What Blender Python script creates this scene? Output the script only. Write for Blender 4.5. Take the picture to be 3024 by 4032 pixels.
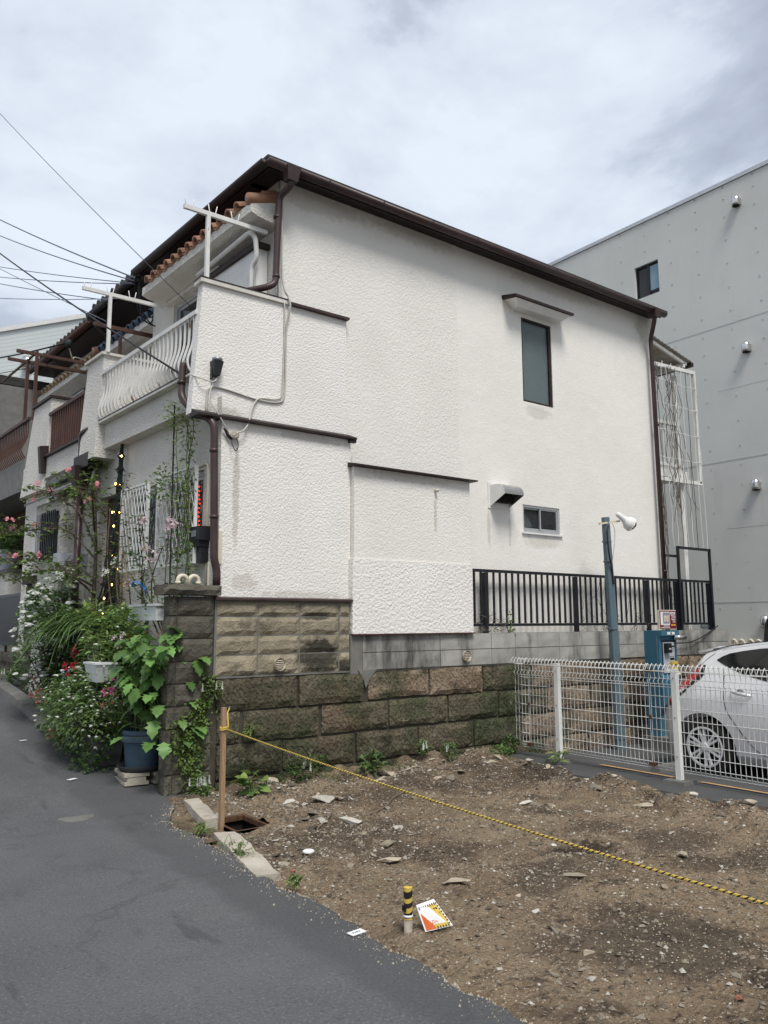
import bpy, bmesh, math, random
from mathutils import Vector, Matrix, noise
from math import sin, cos, pi, radians
random.seed(7)
for o in list(bpy.data.objects): bpy.data.objects.remove(o)
SC = bpy.context.scene
COL = SC.collection

# ------------------------------------------------------------------ camera
# x: along the white side wall (away from the road), y: along the road, z: up
CAMH = 1.55
pit, rol, hd = radians(8.0), radians(0.22), radians(53.2)
fwd = Vector((cos(hd)*cos(pit), sin(hd)*cos(pit), sin(pit)))
rgt = Vector((sin(hd), -cos(hd), 0))
dwn = fwd.cross(rgt)
R2 = rgt*cos(rol) + dwn*sin(rol)
D2 = dwn*cos(rol) - rgt*sin(rol)
cd = bpy.data.cameras.new('camera'); cam = bpy.data.objects.new('camera', cd); COL.objects.link(cam)
cam.matrix_world = Matrix((( R2.x, -D2.x, -fwd.x, 0), (R2.y, -D2.y, -fwd.y, 0), (R2.z, -D2.z, -fwd.z, CAMH), (0, 0, 0, 1)))
cd.sensor_fit = 'HORIZONTAL'; cd.sensor_width = 36.0; cd.lens = 36.0*3100/3024
cd.clip_start = 0.05; cd.clip_end = 2000
SC.camera = cam

# ------------------------------------------------------------------ world, sun, exposure
SUN_EL, SUN_AZ = radians(58), radians(-108)      # soft bright patch of an overcast sky, behind the camera on the right
w = bpy.data.worlds.new('World'); SC.world = w; w.use_nodes = True
nt = w.node_tree; N = nt.nodes; L = nt.links; N.clear()
out = N.new('ShaderNodeOutputWorld'); bg = N.new('ShaderNodeBackground'); L.new(bg.outputs[0], out.inputs[0])
bg.inputs[1].default_value = 0.1
sky = N.new('ShaderNodeTexSky'); sky.sky_type = 'NISHITA'; sky.sun_disc = False
sky.sun_elevation = SUN_EL; sky.sun_rotation = pi/2 - SUN_AZ
tc = N.new('ShaderNodeTexCoord'); sep = N.new('ShaderNodeSeparateXYZ'); L.new(tc.outputs['Generated'], sep.inputs[0])
mpw = N.new('ShaderNodeMapping'); mpw.inputs['Scale'].default_value = (1, 1, 1.9); mpw.inputs['Location'].default_value = (.35, 1.2, .1); L.new(tc.outputs['Generated'], mpw.inputs[0])
n1 = N.new('ShaderNodeTexNoise'); n1.inputs['Scale'].default_value = 2.3; n1.inputs['Detail'].default_value = 8; n1.inputs['Roughness'].default_value = .56; n1.inputs['Distortion'].default_value = .15
L.new(mpw.outputs[0], n1.inputs['Vector'])
r1 = N.new('ShaderNodeValToRGB'); L.new(n1.outputs['Fac'], r1.inputs[0])
e = r1.color_ramp.elements
e[0].position = .36; e[0].color = (1.85, 2.08, 2.55, 1)
e[1].position = .60; e[1].color = (3.75, 4.1, 4.55, 1)
m = e.new(.455); m.color = (2.45, 2.73, 3.25, 1)
m = e.new(.50); m.color = (3.15, 3.46, 3.98, 1)
mx = N.new('ShaderNodeMixRGB'); mx.inputs[0].default_value = .96; L.new(sky.outputs[0], mx.inputs[1]); L.new(r1.outputs[0], mx.inputs[2])
L.new(mx.outputs[0], bg.inputs[0])
sd = bpy.data.lights.new('sun', 'SUN'); sd.energy = 1.5; sd.angle = radians(20); sd.color = (1, .97, .92)
so = bpy.data.objects.new('sun', sd); COL.objects.link(so)
sdir = Vector((cos(SUN_EL)*cos(SUN_AZ), cos(SUN_EL)*sin(SUN_AZ), sin(SUN_EL)))
so.rotation_euler = sdir.to_track_quat('Z', 'Y').to_euler(); so.location = sdir*60
SC.view_settings.view_transform = 'Standard'; SC.view_settings.look = 'None'
SC.view_settings.exposure = 1.14; SC.view_settings.gamma = 1

# ------------------------------------------------------------------ materials
MATS = {}
def newmat(name):
    m = bpy.data.materials.new(name); m.use_nodes = True
    return m, m.node_tree.nodes, m.node_tree.links, m.node_tree.nodes['Principled BSDF']
def ramp(N, stops):
    r = N.new('ShaderNodeValToRGB'); e = r.color_ramp.elements
    for i, (p, c) in enumerate(stops):
        c4 = (c[0], c[1], c[2], 1) if hasattr(c, '__len__') else (c, c, c, 1)
        if i < 2: e[i].position = p; e[i].color = c4
        else: k = e.new(p); k.color = c4
    return r
def nz(N, L, vec, scale, detail=5, rough=.6, dist=0.0):
    n = N.new('ShaderNodeTexNoise'); n.inputs['Scale'].default_value = scale; n.inputs['Detail'].default_value = detail
    n.inputs['Roughness'].default_value = rough; n.inputs['Distortion'].default_value = dist
    L.new(vec, n.inputs['Vector']); return n.outputs['Fac']
def pm(name, stops, scale=4, rough=.8, bump=0, bscale=40, bdetail=4, metal=0, spec=.3, rand=0, stains=(), stretch=None, bstops=None, coat=0, detail=6, bstrength=1.0, trans=0, local=False, coarse=None, blots=(), bands=(), tool=None, cracks=None):
    """procedural material: noise colour ramp on world position, stains, bump, per-object tone"""
    if name in MATS: return MATS[name]
    m, N, L, b = newmat(name)
    if local:
        t = N.new('ShaderNodeTexCoord'); pos = t.outputs['Object']
    else:
        g = N.new('ShaderNodeNewGeometry'); pos = g.outputs['Position']
    vec = pos
    if stretch:
        mp = N.new('ShaderNodeMapping'); mp.inputs['Scale'].default_value = stretch; L.new(pos, mp.inputs[0]); vec = mp.outputs[0]
    if len(stops) == 1: stops = [(0, stops[0]), (1, stops[0])]
    rp = ramp(N, stops); L.new(nz(N, L, vec, scale, detail), rp.inputs[0]); col = rp.outputs[0]
    for st in stains:
        sc, sv, lo, hi, strch, amt = st
        v2 = pos
        if strch:
            mp = N.new('ShaderNodeMapping'); mp.inputs['Scale'].default_value = strch; mp.inputs['Location'].default_value = (3.1*lo, 1.7, .3); L.new(pos, mp.inputs[0]); v2 = mp.outputs[0]
        rr = ramp(N, [(lo, 0.0), (hi, amt)]); L.new(nz(N, L, v2, sv, 7, .65), rr.inputs[0])
        mx = N.new('ShaderNodeMixRGB'); L.new(rr.outputs[0], mx.inputs[0]); L.new(col, mx.inputs[1]); mx.inputs[2].default_value = (*sc, 1); col = mx.outputs[0]
    for bx_, soft_, bc_, am_ in bands:            # a strip laid along the road edge
        sx_ = N.new('ShaderNodeSeparateXYZ'); L.new(pos, sx_.inputs[0])
        ma = N.new('ShaderNodeMath'); ma.operation = 'MULTIPLY_ADD'; L.new(nz(N, L, pos, 2.5, 5, .6), ma.inputs[0]); ma.inputs[1].default_value = .35; L.new(sx_.outputs[0], ma.inputs[2])
        mr_ = N.new('ShaderNodeMapRange'); L.new(ma.outputs[0], mr_.inputs[0]); mr_.inputs[1].default_value = bx_+.17-soft_; mr_.inputs[2].default_value = bx_+.17+soft_; mr_.inputs[4].default_value = am_
        mx = N.new('ShaderNodeMixRGB'); L.new(mr_.outputs[0], mx.inputs[0]); L.new(col, mx.inputs[1]); mx.inputs[2].default_value = (*bc_, 1); col = mx.outputs[0]
    for bl_ in blots:
        c0_, r0_, bc_ = bl_[:3]; am_ = bl_[3] if len(bl_) > 3 else .85
        vm = N.new('ShaderNodeVectorMath'); vm.operation = 'SUBTRACT'; L.new(pos, vm.inputs[0]); vm.inputs[1].default_value = c0_
        vd = N.new('ShaderNodeVectorMath'); vd.operation = 'DIVIDE'; L.new(vm.outputs[0], vd.inputs[0]); vd.inputs[1].default_value = r0_
        ln = N.new('ShaderNodeVectorMath'); ln.operation = 'LENGTH'; L.new(vd.outputs[0], ln.inputs[0])
        ma = N.new('ShaderNodeMath'); ma.operation = 'MULTIPLY_ADD'; L.new(nz(N, L, pos, 14, 5, .65), ma.inputs[0]); ma.inputs[1].default_value = 1.5; L.new(ln.outputs['Value'], ma.inputs[2])
        rr = ramp(N, [(.0, 1.0), (1.0, 0.0)]); mr_ = N.new('ShaderNodeMapRange'); L.new(ma.outputs[0], mr_.inputs[0]); mr_.inputs[1].default_value = 1.35; mr_.inputs[2].default_value = 1.75
        L.new(mr_.outputs[0], rr.inputs[0]); ms_ = N.new('ShaderNodeMath'); ms_.operation = 'MULTIPLY'; L.new(rr.outputs[0], ms_.inputs[0]); ms_.inputs[1].default_value = am_
        mx = N.new('ShaderNodeMixRGB'); L.new(ms_.outputs[0], mx.inputs[0]); L.new(col, mx.inputs[1]); mx.inputs[2].default_value = (*bc_, 1); col = mx.outputs[0]
    if cracks:
        sc_, wd_, cc_, am_ = cracks
        nv = N.new('ShaderNodeTexNoise'); nv.inputs['Scale'].default_value = 3.0; nv.inputs['Detail'].default_value = 5; L.new(pos, nv.inputs['Vector'])
        va = N.new('ShaderNodeVectorMath'); va.operation = 'MULTIPLY_ADD'; L.new(nv.outputs['Color'], va.inputs[0]); va.inputs[1].default_value = (.5, .5, .5); L.new(pos, va.inputs[2])
        vo = N.new('ShaderNodeTexVoronoi'); vo.feature = 'DISTANCE_TO_EDGE'; vo.inputs['Scale'].default_value = sc_; L.new(va.outputs[0], vo.inputs['Vector'])
        rc = ramp(N, [(0, 1.0), (wd_, 0.0)]); L.new(vo.outputs['Distance'], rc.inputs[0]); rm_ = ramp(N, [(.46, 0.0), (.58, am_)]); L.new(nz(N, L, pos, .8, 3), rm_.inputs[0])
        mu = N.new('ShaderNodeMath'); mu.operation = 'MULTIPLY'; L.new(rc.outputs[0], mu.inputs[0]); L.new(rm_.outputs[0], mu.inputs[1])
        mx = N.new('ShaderNodeMixRGB'); L.new(mu.outputs[0], mx.inputs[0]); L.new(col, mx.inputs[1]); mx.inputs[2].default_value = (*cc_, 1); col = mx.outputs[0]
    if rand:
        oi = N.new('ShaderNodeObjectInfo'); mr = N.new('ShaderNodeMapRange'); L.new(oi.outputs['Random'], mr.inputs[0])
        mr.inputs[3].default_value = 1-rand; mr.inputs[4].default_value = 1+rand
        hs = N.new('ShaderNodeHueSaturation'); L.new(mr.outputs[0], hs.inputs['Value']); L.new(col, hs.inputs['Color']); col = hs.outputs[0]
    L.new(col, b.inputs['Base Color'])
    b.inputs['Roughness'].default_value = rough; b.inputs['Metallic'].default_value = metal
    b.inputs['Specular IOR Level'].default_value = spec; b.inputs['Coat Weight'].default_value = coat
    if coat: b.inputs['Coat Roughness'].default_value = .08
    if trans:
        b.inputs['Transmission Weight'].default_value = 0
        b.inputs['Subsurface Weight'].default_value = 0
    if bump:
        h = nz(N, L, pos, bscale, bdetail, .55)
        if bstops:
            rb = ramp(N, bstops); L.new(h, rb.inputs[0]); h = rb.outputs[0]
        if coarse:
            h2 = nz(N, L, pos, coarse[0], 3); mm = N.new('ShaderNodeMath'); mm.operation = 'MULTIPLY_ADD'
            L.new(h2, mm.inputs[0]); mm.inputs[1].default_value = coarse[1]; L.new(h, mm.inputs[2]); h = mm.outputs[0]
        if tool:
            mp = N.new('ShaderNodeMapping'); mp.inputs['Rotation'].default_value = (0, radians(40), 0); L.new(pos, mp.inputs[0])
            mp2 = N.new('ShaderNodeMapping'); mp2.inputs['Scale'].default_value = (1, 1, .14); L.new(mp.outputs[0], mp2.inputs[0])
            h3 = nz(N, L, mp2.outputs[0], tool[0], 2); mm = N.new('ShaderNodeMath'); mm.operation = 'MULTIPLY_ADD'; L.new(h3, mm.inputs[0]); mm.inputs[1].default_value = tool[1]; L.new(h, mm.inputs[2]); h = mm.outputs[0]
        bp = N.new('ShaderNodeBump'); bp.inputs['Distance'].default_value = bump; bp.inputs['Strength'].default_value = bstrength
        L.new(h, bp.inputs['Height']); L.new(bp.outputs[0], b.inputs['Normal'])
    MATS[name] = m; return m
def leafmat(name, c1, c2, rough=.5, var=.25, tl=.3):
    if name in MATS: return MATS[name]
    m, N, L, b = newmat(name)
    g = N.new('ShaderNodeNewGeometry'); oi = N.new('ShaderNodeObjectInfo')
    rp = ramp(N, [(.3, c1), (.72, c2)]); L.new(nz(N, L, g.outputs['Position'], 9, 4), rp.inputs[0])
    hs = N.new('ShaderNodeHueSaturation'); mr = N.new('ShaderNodeMapRange'); L.new(oi.outputs['Random'], mr.inputs[0]); mr.inputs[3].default_value = 1-var; mr.inputs[4].default_value = 1+var
    L.new(mr.outputs[0], hs.inputs['Value']); L.new(rp.outputs[0], hs.inputs['Color'])
    L.new(hs.outputs[0], b.inputs['Base Color']); b.inputs['Roughness'].default_value = rough; b.inputs['Specular IOR Level'].default_value = .35
    tr = N.new('ShaderNodeBsdfTranslucent'); L.new(hs.outputs[0], tr.inputs[0])
    mx = N.new('ShaderNodeMixShader'); mx.inputs[0].default_value = tl
    L.new(b.outputs[0], mx.inputs[1]); L.new(tr.outputs[0], mx.inputs[2]); L.new(mx.outputs[0], N['Material Output'].inputs[0])
    MATS[name] = m; return m
def emis(name, c, s):
    if name in MATS: return MATS[name]
    m, N, L, b = newmat(name)
    g = N.new('ShaderNodeNewGeometry'); rp = ramp(N, [(.2, c), (.8, tuple(min(1, x*1.1) for x in c))]); L.new(nz(N, L, g.outputs['Position'], 60), rp.inputs[0])
    L.new(rp.outputs[0], b.inputs['Base Color']); L.new(rp.outputs[0], b.inputs['Emission Color']); b.inputs['Emission Strength'].default_value = s
    MATS[name] = m; return m
def glassmat(name, tint, rough=.04, clear=.6):
    if name in MATS: return MATS[name]
    m, N, L, b = newmat(name)
    g = N.new('ShaderNodeNewGeometry'); rp = ramp(N, [(.3, tint), (.7, tuple(x*1.15 for x in tint))]); L.new(nz(N, L, g.outputs['Position'], 1.5), rp.inputs[0])
    L.new(rp.outputs[0], b.inputs['Base Color']); b.inputs['Roughness'].default_value = rough; b.inputs['Specular IOR Level'].default_value = .5
    t = N.new('ShaderNodeBsdfTransparent'); t.inputs[0].default_value = (.85, .9, .9, 1)
    mx = N.new('ShaderNodeMixShader'); mx.inputs[0].default_value = clear
    L.new(b.outputs[0], mx.inputs[1]); L.new(t.outputs[0], mx.inputs[2]); L.new(mx.outputs[0], N['Material Output'].inputs[0])
    MATS[name] = m; return m

W1 = (.745, .715, .665); W2 = (.81, .78, .73)
M = {}
M['stucco_coarse'] = pm('stucco_coarse', [(.3, W1), (.7, W2)], 1.6, .92, .0042, 46, 4, spec=.15, bstops=[(.34, 0), (.66, 1)], blots=[((3.44, 7.05, 2.85), (.045, 1, .62), (.40, .35, .28), .55), ((3.55, 7.05, 1.95), (.16, 1, .10), (.42, .37, .30), .4), ((4.3, 7.05, 3.5), (.5, 1, .05), (.38, .34, .28), .45), ((3.3, 7.15, 3.66), (.3, 1, .07), (.36, .33, .28), .5), ((4.2, 7.05, 1.83), (.6, 1, .05), (.45, .40, .33), .45)], stains=[((.42, .38, .33), 7, .66, .8, (1, 1, .12), .35)])
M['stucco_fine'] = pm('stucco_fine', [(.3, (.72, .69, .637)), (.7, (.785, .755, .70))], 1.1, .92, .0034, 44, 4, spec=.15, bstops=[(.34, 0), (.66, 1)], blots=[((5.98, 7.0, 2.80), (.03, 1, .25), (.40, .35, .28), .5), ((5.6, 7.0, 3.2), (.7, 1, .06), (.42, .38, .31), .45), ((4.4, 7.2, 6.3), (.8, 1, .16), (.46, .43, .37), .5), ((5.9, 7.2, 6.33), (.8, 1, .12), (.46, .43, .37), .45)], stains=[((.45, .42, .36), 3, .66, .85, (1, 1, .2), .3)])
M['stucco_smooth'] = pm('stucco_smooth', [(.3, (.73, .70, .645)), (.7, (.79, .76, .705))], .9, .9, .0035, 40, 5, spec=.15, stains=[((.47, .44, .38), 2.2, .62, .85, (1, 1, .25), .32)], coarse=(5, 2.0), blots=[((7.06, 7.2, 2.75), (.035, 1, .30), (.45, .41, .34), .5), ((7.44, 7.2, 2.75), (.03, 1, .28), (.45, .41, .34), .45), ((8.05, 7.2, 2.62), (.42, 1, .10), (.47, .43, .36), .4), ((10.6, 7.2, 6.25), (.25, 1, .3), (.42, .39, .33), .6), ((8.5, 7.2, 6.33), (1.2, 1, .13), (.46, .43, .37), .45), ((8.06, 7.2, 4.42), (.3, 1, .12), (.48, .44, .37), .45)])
M['stucco_trowel'] = pm('stucco_trowel', [(.3, (.745, .715, .67)), (.7, (.81, .78, .735))], 1.3, .92, .0062, 30, 3, spec=.15, bstops=[(.34, 0), (.66, 1)])
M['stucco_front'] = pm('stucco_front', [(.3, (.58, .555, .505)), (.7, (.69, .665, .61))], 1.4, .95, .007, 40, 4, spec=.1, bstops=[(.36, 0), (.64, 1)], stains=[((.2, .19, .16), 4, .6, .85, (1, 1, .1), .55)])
M['white_paint'] = pm('white_paint', [(.3, (.66, .65, .62)), (.7, (.76, .75, .72))], 6, .6, .001, 60)
M['rusty_white'] = pm('rusty_white', [(.3, (.60, .59, .56)), (.7, (.72, .71, .68))], 6, .55, .001, 80, stains=[((.22, .09, .035), 9, .62, .68, (1, 1, .35), .95)])
M['coping'] = pm('coping', [(.3, (.5, .48, .42)), (.7, (.66, .64, .58))], 6, .7, .002, 60, stains=[((.1, .09, .08), 5, .6, .8, None, .7)])
M['brown_metal'] = pm('brown_metal', [(.3, (.040, .022, .021)), (.7, (.065, .038, .035))], 5, .42, .001, 60, spec=.4)
M['dark_brown'] = pm('dark_brown', [(.3, (.018, .011, .010)), (.7, (.035, .022, .019))], 5, .55, .001, 60)
M['brown_wood'] = pm('brown_wood', [(.3, (.055, .024, .018)), (.7, (.095, .045, .032))], 6, .6, .001, 60, stains=[((.02, .015, .012), 6, .6, .75, None, .6)])
M['roof_dark'] = pm('roof_dark', [(.3, (.025, .025, .024)), (.7, (.06, .055, .05))], 8, .85, .006, 70)
M['black_metal'] = pm('black_metal', [(.3, (.006, .007, .010)), (.7, (.013, .014, .018))], 6, .42, .0005, 80, spec=.4)
M['grey_metal'] = pm('grey_metal', [(.3, (.26, .27, .28)), (.7, (.34, .35, .36))], 6, .4, .0005, 80, metal=.6)
M['alum'] = pm('alum', [(.3, (.45, .46, .47)), (.7, (.55, .56, .57))], 6, .38, .0005, 80, metal=.5)
M['steel'] = pm('steel', [(.3, (.5, .49, .47)), (.7, (.62, .61, .59))], 8, .22, .0005, 80, metal=.9)
M['tile_orange'] = pm('tile_orange', [(.3, (.25, .115, .065)), (.7, (.38, .205, .125))], 7, .45, .002, 80, rand=.25, stains=[((.06, .045, .035), 9, .58, .75, None, .7)])
M['tile_tan'] = pm('tile_tan', [(.3, (.30, .20, .11)), (.7, (.46, .34, .2))], 7, .5, .002, 80, rand=.25, stains=[((.07, .05, .04), 9, .55, .75, None, .7)])
M['tile_blue'] = pm('tile_blue', [(.3, (.016, .035, .065)), (.7, (.035, .065, .11))], 7, .35, .002, 80, rand=.25)
M['concrete'] = pm('concrete', [(.28, (.55, .555, .525)), (.72, (.63, .635, .60))], .55, .85, .002, 30, spec=.2, stains=[((.60, .61, .59), 1.1, .58, .8, None, .5), ((.40, .405, .385), 2.2, .58, .8, (1, 1, .3), .35)])
M['conc_joint'] = pm('conc_joint', [(.3, (.42, .425, .405)), (.7, (.49, .495, .475))], 3, .9)
M['asphalt'] = pm('asphalt', [(.3, (.084, .085, .087)), (.7, (.118, .118, .12))], .9, .88, .012, 70, 6, spec=.25, stains=[((.20, .20, .19), 70, .55, .65, None, .65), ((.04, .04, .042), 60, .55, .65, None, .6), ((.055, .055, .057), 1.1, .56, .76, None, .6), ((.165, .16, .15), .55, .55, .74, None, .55), ((.05, .05, .051), 3.5, .60, .66, (1, .25, 1), .5)], bands=[(2.12, .05, (.062, .062, .064), .5)], cracks=(.55, .010, (.035, .035, .035), .4))
M['asphalt_old'] = pm('asphalt_old', [(.3, (.060, .060, .061)), (.7, (.092, .092, .092))], 1.2, .9, .010, 110, 5, stains=[((.18, .175, .165), 65, .60, .69, None, .85), ((.13, .122, .108), 2, .58, .74, None, .6), ((.03, .03, .03), 60, .6, .7, None, .7)])
M['kerb'] = pm('kerb', [(.3, (.10, .098, .09)), (.7, (.17, .165, .15))], 3, .92, .004, 60, stains=[((.04, .045, .03), 4, .55, .75, None, .8)])
M['conc_light'] = pm('conc_light', [(.3, (.34, .30, .24)), (.7, (.46, .42, .35))], 4, .9, .006, 50, stains=[((.13, .095, .06), 6, .55, .72, None, .85)])
M['dirt'] = pm('dirt', [(.25, (.118, .084, .054)), (.45, (.195, .142, .092)), (.75, (.28, .212, .142))], 1.9, .96, .05, 30, 7, spec=.15,
               stains=[((.055, .042, .031), .9, .49, .60, None, .75), ((.050, .038, .028), 3.3, .57, .66, None, .8), ((.29, .235, .165), 1.7, .58, .74, None, .6), ((.42, .37, .29), 30, .61, .66, None, .85), ((.040, .030, .022), 22, .57, .65, None, .8), ((.36, .30, .22), 62, .59, .65, None, .8), ((.05, .038, .027), 48, .58, .65, None, .75)], coarse=(9, 1.2), detail=8,
               blots=[((4.69, 3.88, 0), (.32, .22, 1), (.028, .022, .017), .9), ((5.4, 3.6, 0), (.5, .3, 1), (.06, .046, .035), .6), ((3.6, 2.5, 0), (.55, .5, 1), (.055, .045, .036), .6), ((3.1, 1.6, 0), (.6, .4, 1), (.055, .045, .036), .55), ((6.5, 5.6, 0), (.4, .7, 1), (.055, .043, .033), .7), ((4.3, 4.6, 0), (.5, .3, 1), (.27, .21, .14), .5)])
M['rubble'] = pm('rubble', [(.3, (.23, .19, .135)), (.7, (.40, .35, .27))], 6, .92, .006, 60, rand=.45, stains=[((.13, .095, .06), 8, .52, .68, None, .85)])
M['rubble_white'] = pm('rubble_white', [(.3, (.36, .335, .285)), (.7, (.52, .49, .43))], 6, .85, .004, 60, rand=.2, stains=[((.2, .15, .1), 10, .55, .7, None, .7)])
M['rubble_dark'] = pm('rubble_dark', [(.3, (.075, .06, .045)), (.7, (.15, .125, .095))], 6, .92, .006, 60, rand=.35)
M['brick_red'] = pm('brick_red', [(.3, (.24, .085, .05)), (.7, (.34, .14, .09))], 8, .9, .004, 70)
M['oya_stone'] = pm('oya_stone', [(.25, (.070, .062, .042)), (.5, (.125, .108, .073)), (.78, (.205, .174, .122))], 2.6, .95, .02, 30, 6, spec=.1, rand=.2, tool=(28, 1.6), bstops=[(.3, 0), (.5, .9), (.75, 1)],
               stains=[((.046, .062, .030), 1.5, .48, .62, None, .8), ((.034, .030, .022), 2.6, .54, .67, None, .75), ((.27, .165, .11), 1.1, .58, .74, None, .5), ((.33, .29, .22), 9, .60, .70, None, .6), ((.022, .019, .015), 30, .64, .70, None, .85)], detail=9, blots=[((5.0, 7.0, -.05), (2.2, 1, .22), (.030, .036, .020), .7), ((3.6, 7.0, .0), (.6, 1, .3), (.030, .036, .020), .6)])
M['oya_stone_tan'] = pm('oya_stone_tan', [(.25, (.13, .095, .065)), (.5, (.23, .175, .122)), (.78, (.34, .27, .2))], 2.6, .95, .02, 32, 6, spec=.1, rand=.2, tool=(28, 1.6), bstops=[(.3, 0), (.5, .9), (.75, 1)],
               stains=[((.062, .066, .038), 1.6, .50, .64, None, .8), ((.040, .034, .025), 3.2, .54, .67, None, .85), ((.025, .021, .016), 30, .63, .69, None, .85), ((.5, .42, .33), 13, .60, .70, None, .6)], detail=9)
M['cream_block'] = pm('cream_block', [(.3, (.215, .185, .13)), (.7, (.33, .285, .205))], 5, .95, .014, 45, 4, spec=.1, rand=.14, stains=[((.075, .068, .055), 3.6, .56, .72, None, .75), ((.5, .45, .35), 22, .62, .72, None, .5)], blots=[((4.38, 7.0, 1.22), (.30, 1, .22), (.028, .027, .024)), ((4.72, 7.0, 1.10), (.14, 1, .10), (.035, .033, .028)), ((4.36, 7.0, 1.62), (.22, 1, .05), (.06, .055, .045)), ((3.75, 7.0, 1.03), (.5, 1, .06), (.07, .064, .05))])
M['black_block'] = pm('black_block', [(.3, (.028, .027, .024)), (.7, (.075, .070, .058))], 5, .95, .014, 45, 4, spec=.1, rand=.2, stains=[((.2, .18, .13), 6, .63, .75, None, .6)])
M['dark_block'] = pm('dark_block', [(.3, (.062, .057, .046)), (.7, (.135, .122, .096))], 4.5, .95, .016, 40, 4, spec=.1, rand=.22, stains=[((.19, .17, .125), 3, .62, .76, None, .6), ((.04, .052, .025), 2, .58, .72, None, .5)])
M['grey_block'] = pm('grey_block', [(.3, (.28, .27, .245)), (.7, (.40, .388, .355))], 3, .93, .004, 70, 4, spec=.1, rand=.12, stains=[((.060, .058, .050), 2.2, .47, .62, (1, 1, .3), .85), ((.5, .49, .46), 6, .66, .78, (1, 1, .2), .6)])
M['mortar'] = pm('mortar', [(.3, (.13, .125, .11)), (.7, (.21, .20, .18))], 5, .95, .004, 70, stains=[((.045, .045, .035), 3, .52, .7, None, .7)])
M['mortar_dark'] = pm('mortar_dark', [(.3, (.045, .040, .030)), (.7, (.085, .076, .058))], 5, .95, .004, 70)
M['wood_stake'] = pm('wood_stake', [(.3, (.25, .155, .085)), (.7, (.38, .25, .145))], 14, .8, .002, 60, stretch=(6, 6, .5))
M['mesh_white'] = pm('mesh_white', [(.3, (.66, .66, .62)), (.7, (.76, .76, .72))], 5, .5, .0005, 60, stains=[((.42, .36, .24), 5, .64, .8, None, .5)])
M['lamp_blue'] = pm('lamp_blue', [(.3, (.085, .125, .145)), (.7, (.12, .165, .185))], 3, .55, .001, 50, stains=[((.05, .045, .04), 5, .64, .78, None, .7)])
M['machine_blue'] = pm('machine_blue', [(.3, (.035, .115, .175)), (.7, (.05, .145, .21))], 3, .45, .0005, 60, spec=.4)
M['machine_dark'] = pm('machine_dark', [(.3, (.012, .016, .022)), (.7, (.02, .026, .034))], 3, .45)
M['panel_grey'] = pm('panel_grey', [(.3, (.40, .42, .46)), (.7, (.47, .49, .53))], 3, .4)
M['maroon'] = pm('maroon', [(.3, (.16, .008, .018)), (.7, (.20, .012, .024))], 3, .4)
M['yellow'] = pm('yellow', [(.3, (.50, .35, .06)), (.7, (.60, .43, .09))], 5, .5)
M['amber'] = pm('amber', [(.3, (.68, .36, .05)), (.7, (.76, .44, .08))], 5, .5)
M['black_plastic'] = pm('black_plastic', [(.3, (.012, .012, .013)), (.7, (.022, .022, .024))], 6, .45)
M['white_print'] = pm('white_print', [(.3, (.70, .69, .67)), (.7, (.78, .77, .75))], 6, .5)
M['grey_print'] = pm('grey_print', [(.3, (.22, .22, .25)), (.7, (.28, .28, .31))], 6, .5)
M['cream_plastic'] = pm('cream_plastic', [(.3, (.56, .50, .38)), (.7, (.66, .60, .48))], 6, .55)
M['orange_paint'] = pm('orange_paint', [(.3, (.55, .30, .10)), (.7, (.70, .42, .17))], 5, .7, stains=[((.1, .09, .08), 12, .6, .72, None, .6)])
M['sign_orange'] = pm('sign_orange', [(.3, (.55, .10, .02)), (.7, (.66, .16, .04))], 9, .5)
M['car_silver'] = pm('car_silver', [(.3, (.74, .745, .76)), (.7, (.78, .785, .80))], 4, .26, metal=.3, spec=.5, coat=.6, stains=[((.30, .27, .22), 5, .68, .9, None, .25)])
M['car_black'] = pm('car_black', [(.3, (.008, .008, .01)), (.7, (.012, .012, .014))], 4, .2, spec=.5, coat=.6)
M['car_glass'] = pm('car_glass', [(.3, (.010, .011, .011)), (.7, (.016, .017, .017))], 3, .06, spec=.5)
M['tyre'] = pm('tyre', [(.3, (.012, .012, .012)), (.7, (.022, .021, .02))], 12, .85, .002, 90)
M['red_light'] = pm('red_light', [(.3, (.30, .008, .012)), (.7, (.42, .02, .025))], 12, .15, spec=.6, coat=.5)
M['blue_pot'] = pm('blue_pot', [(.3, (.035, .065, .095)), (.7, (.055, .095, .13))], 4, .5, .001, 60, stains=[((.19, .23, .26), 4, .60, .78, (1, 1, .4), .5)])
M['black_saucer'] = pm('black_saucer', [(.3, (.018, .019, .02)), (.7, (.035, .035, .035))], 6, .6)
M['soil'] = pm('soil', [(.3, (.03, .022, .015)), (.7, (.07, .052, .036))], 12, .98, .01, 60)
M['white_pot'] = pm('white_pot', [(.3, (.52, .54, .52)), (.7, (.64, .66, .64))], 6, .5, stains=[((.2, .2, .17), 8, .6, .75, None, .5)])
M['terracotta'] = pm('terracotta', [(.3, (.30, .10, .05)), (.7, (.40, .16, .085))], 6, .8)
M['grey_pot'] = pm('grey_pot', [(.3, (.10, .10, .095)), (.7, (.17, .17, .16))], 6, .85, .002, 60)
M['bark'] = pm('bark', [(.3, (.055, .042, .032)), (.7, (.12, .095, .072))], 14, .95, .004, 60, stretch=(3, 3, .6))
M['twig'] = pm('twig', [(.3, (.11, .085, .06)), (.7, (.20, .155, .115))], 14, .95)
M['dry_vine'] = pm('dry_vine', [(.3, (.075, .065, .055)), (.7, (.19, .17, .14))], 8, .95)
M['stem_green'] = pm('stem_green', [(.3, (.07, .10, .03)), (.7, (.13, .16, .06))], 8, .8)
M['cable_black'] = pm('cable_black', [(.3, (.012, .012, .014)), (.7, (.025, .025, .028))], 8, .6)
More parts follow.
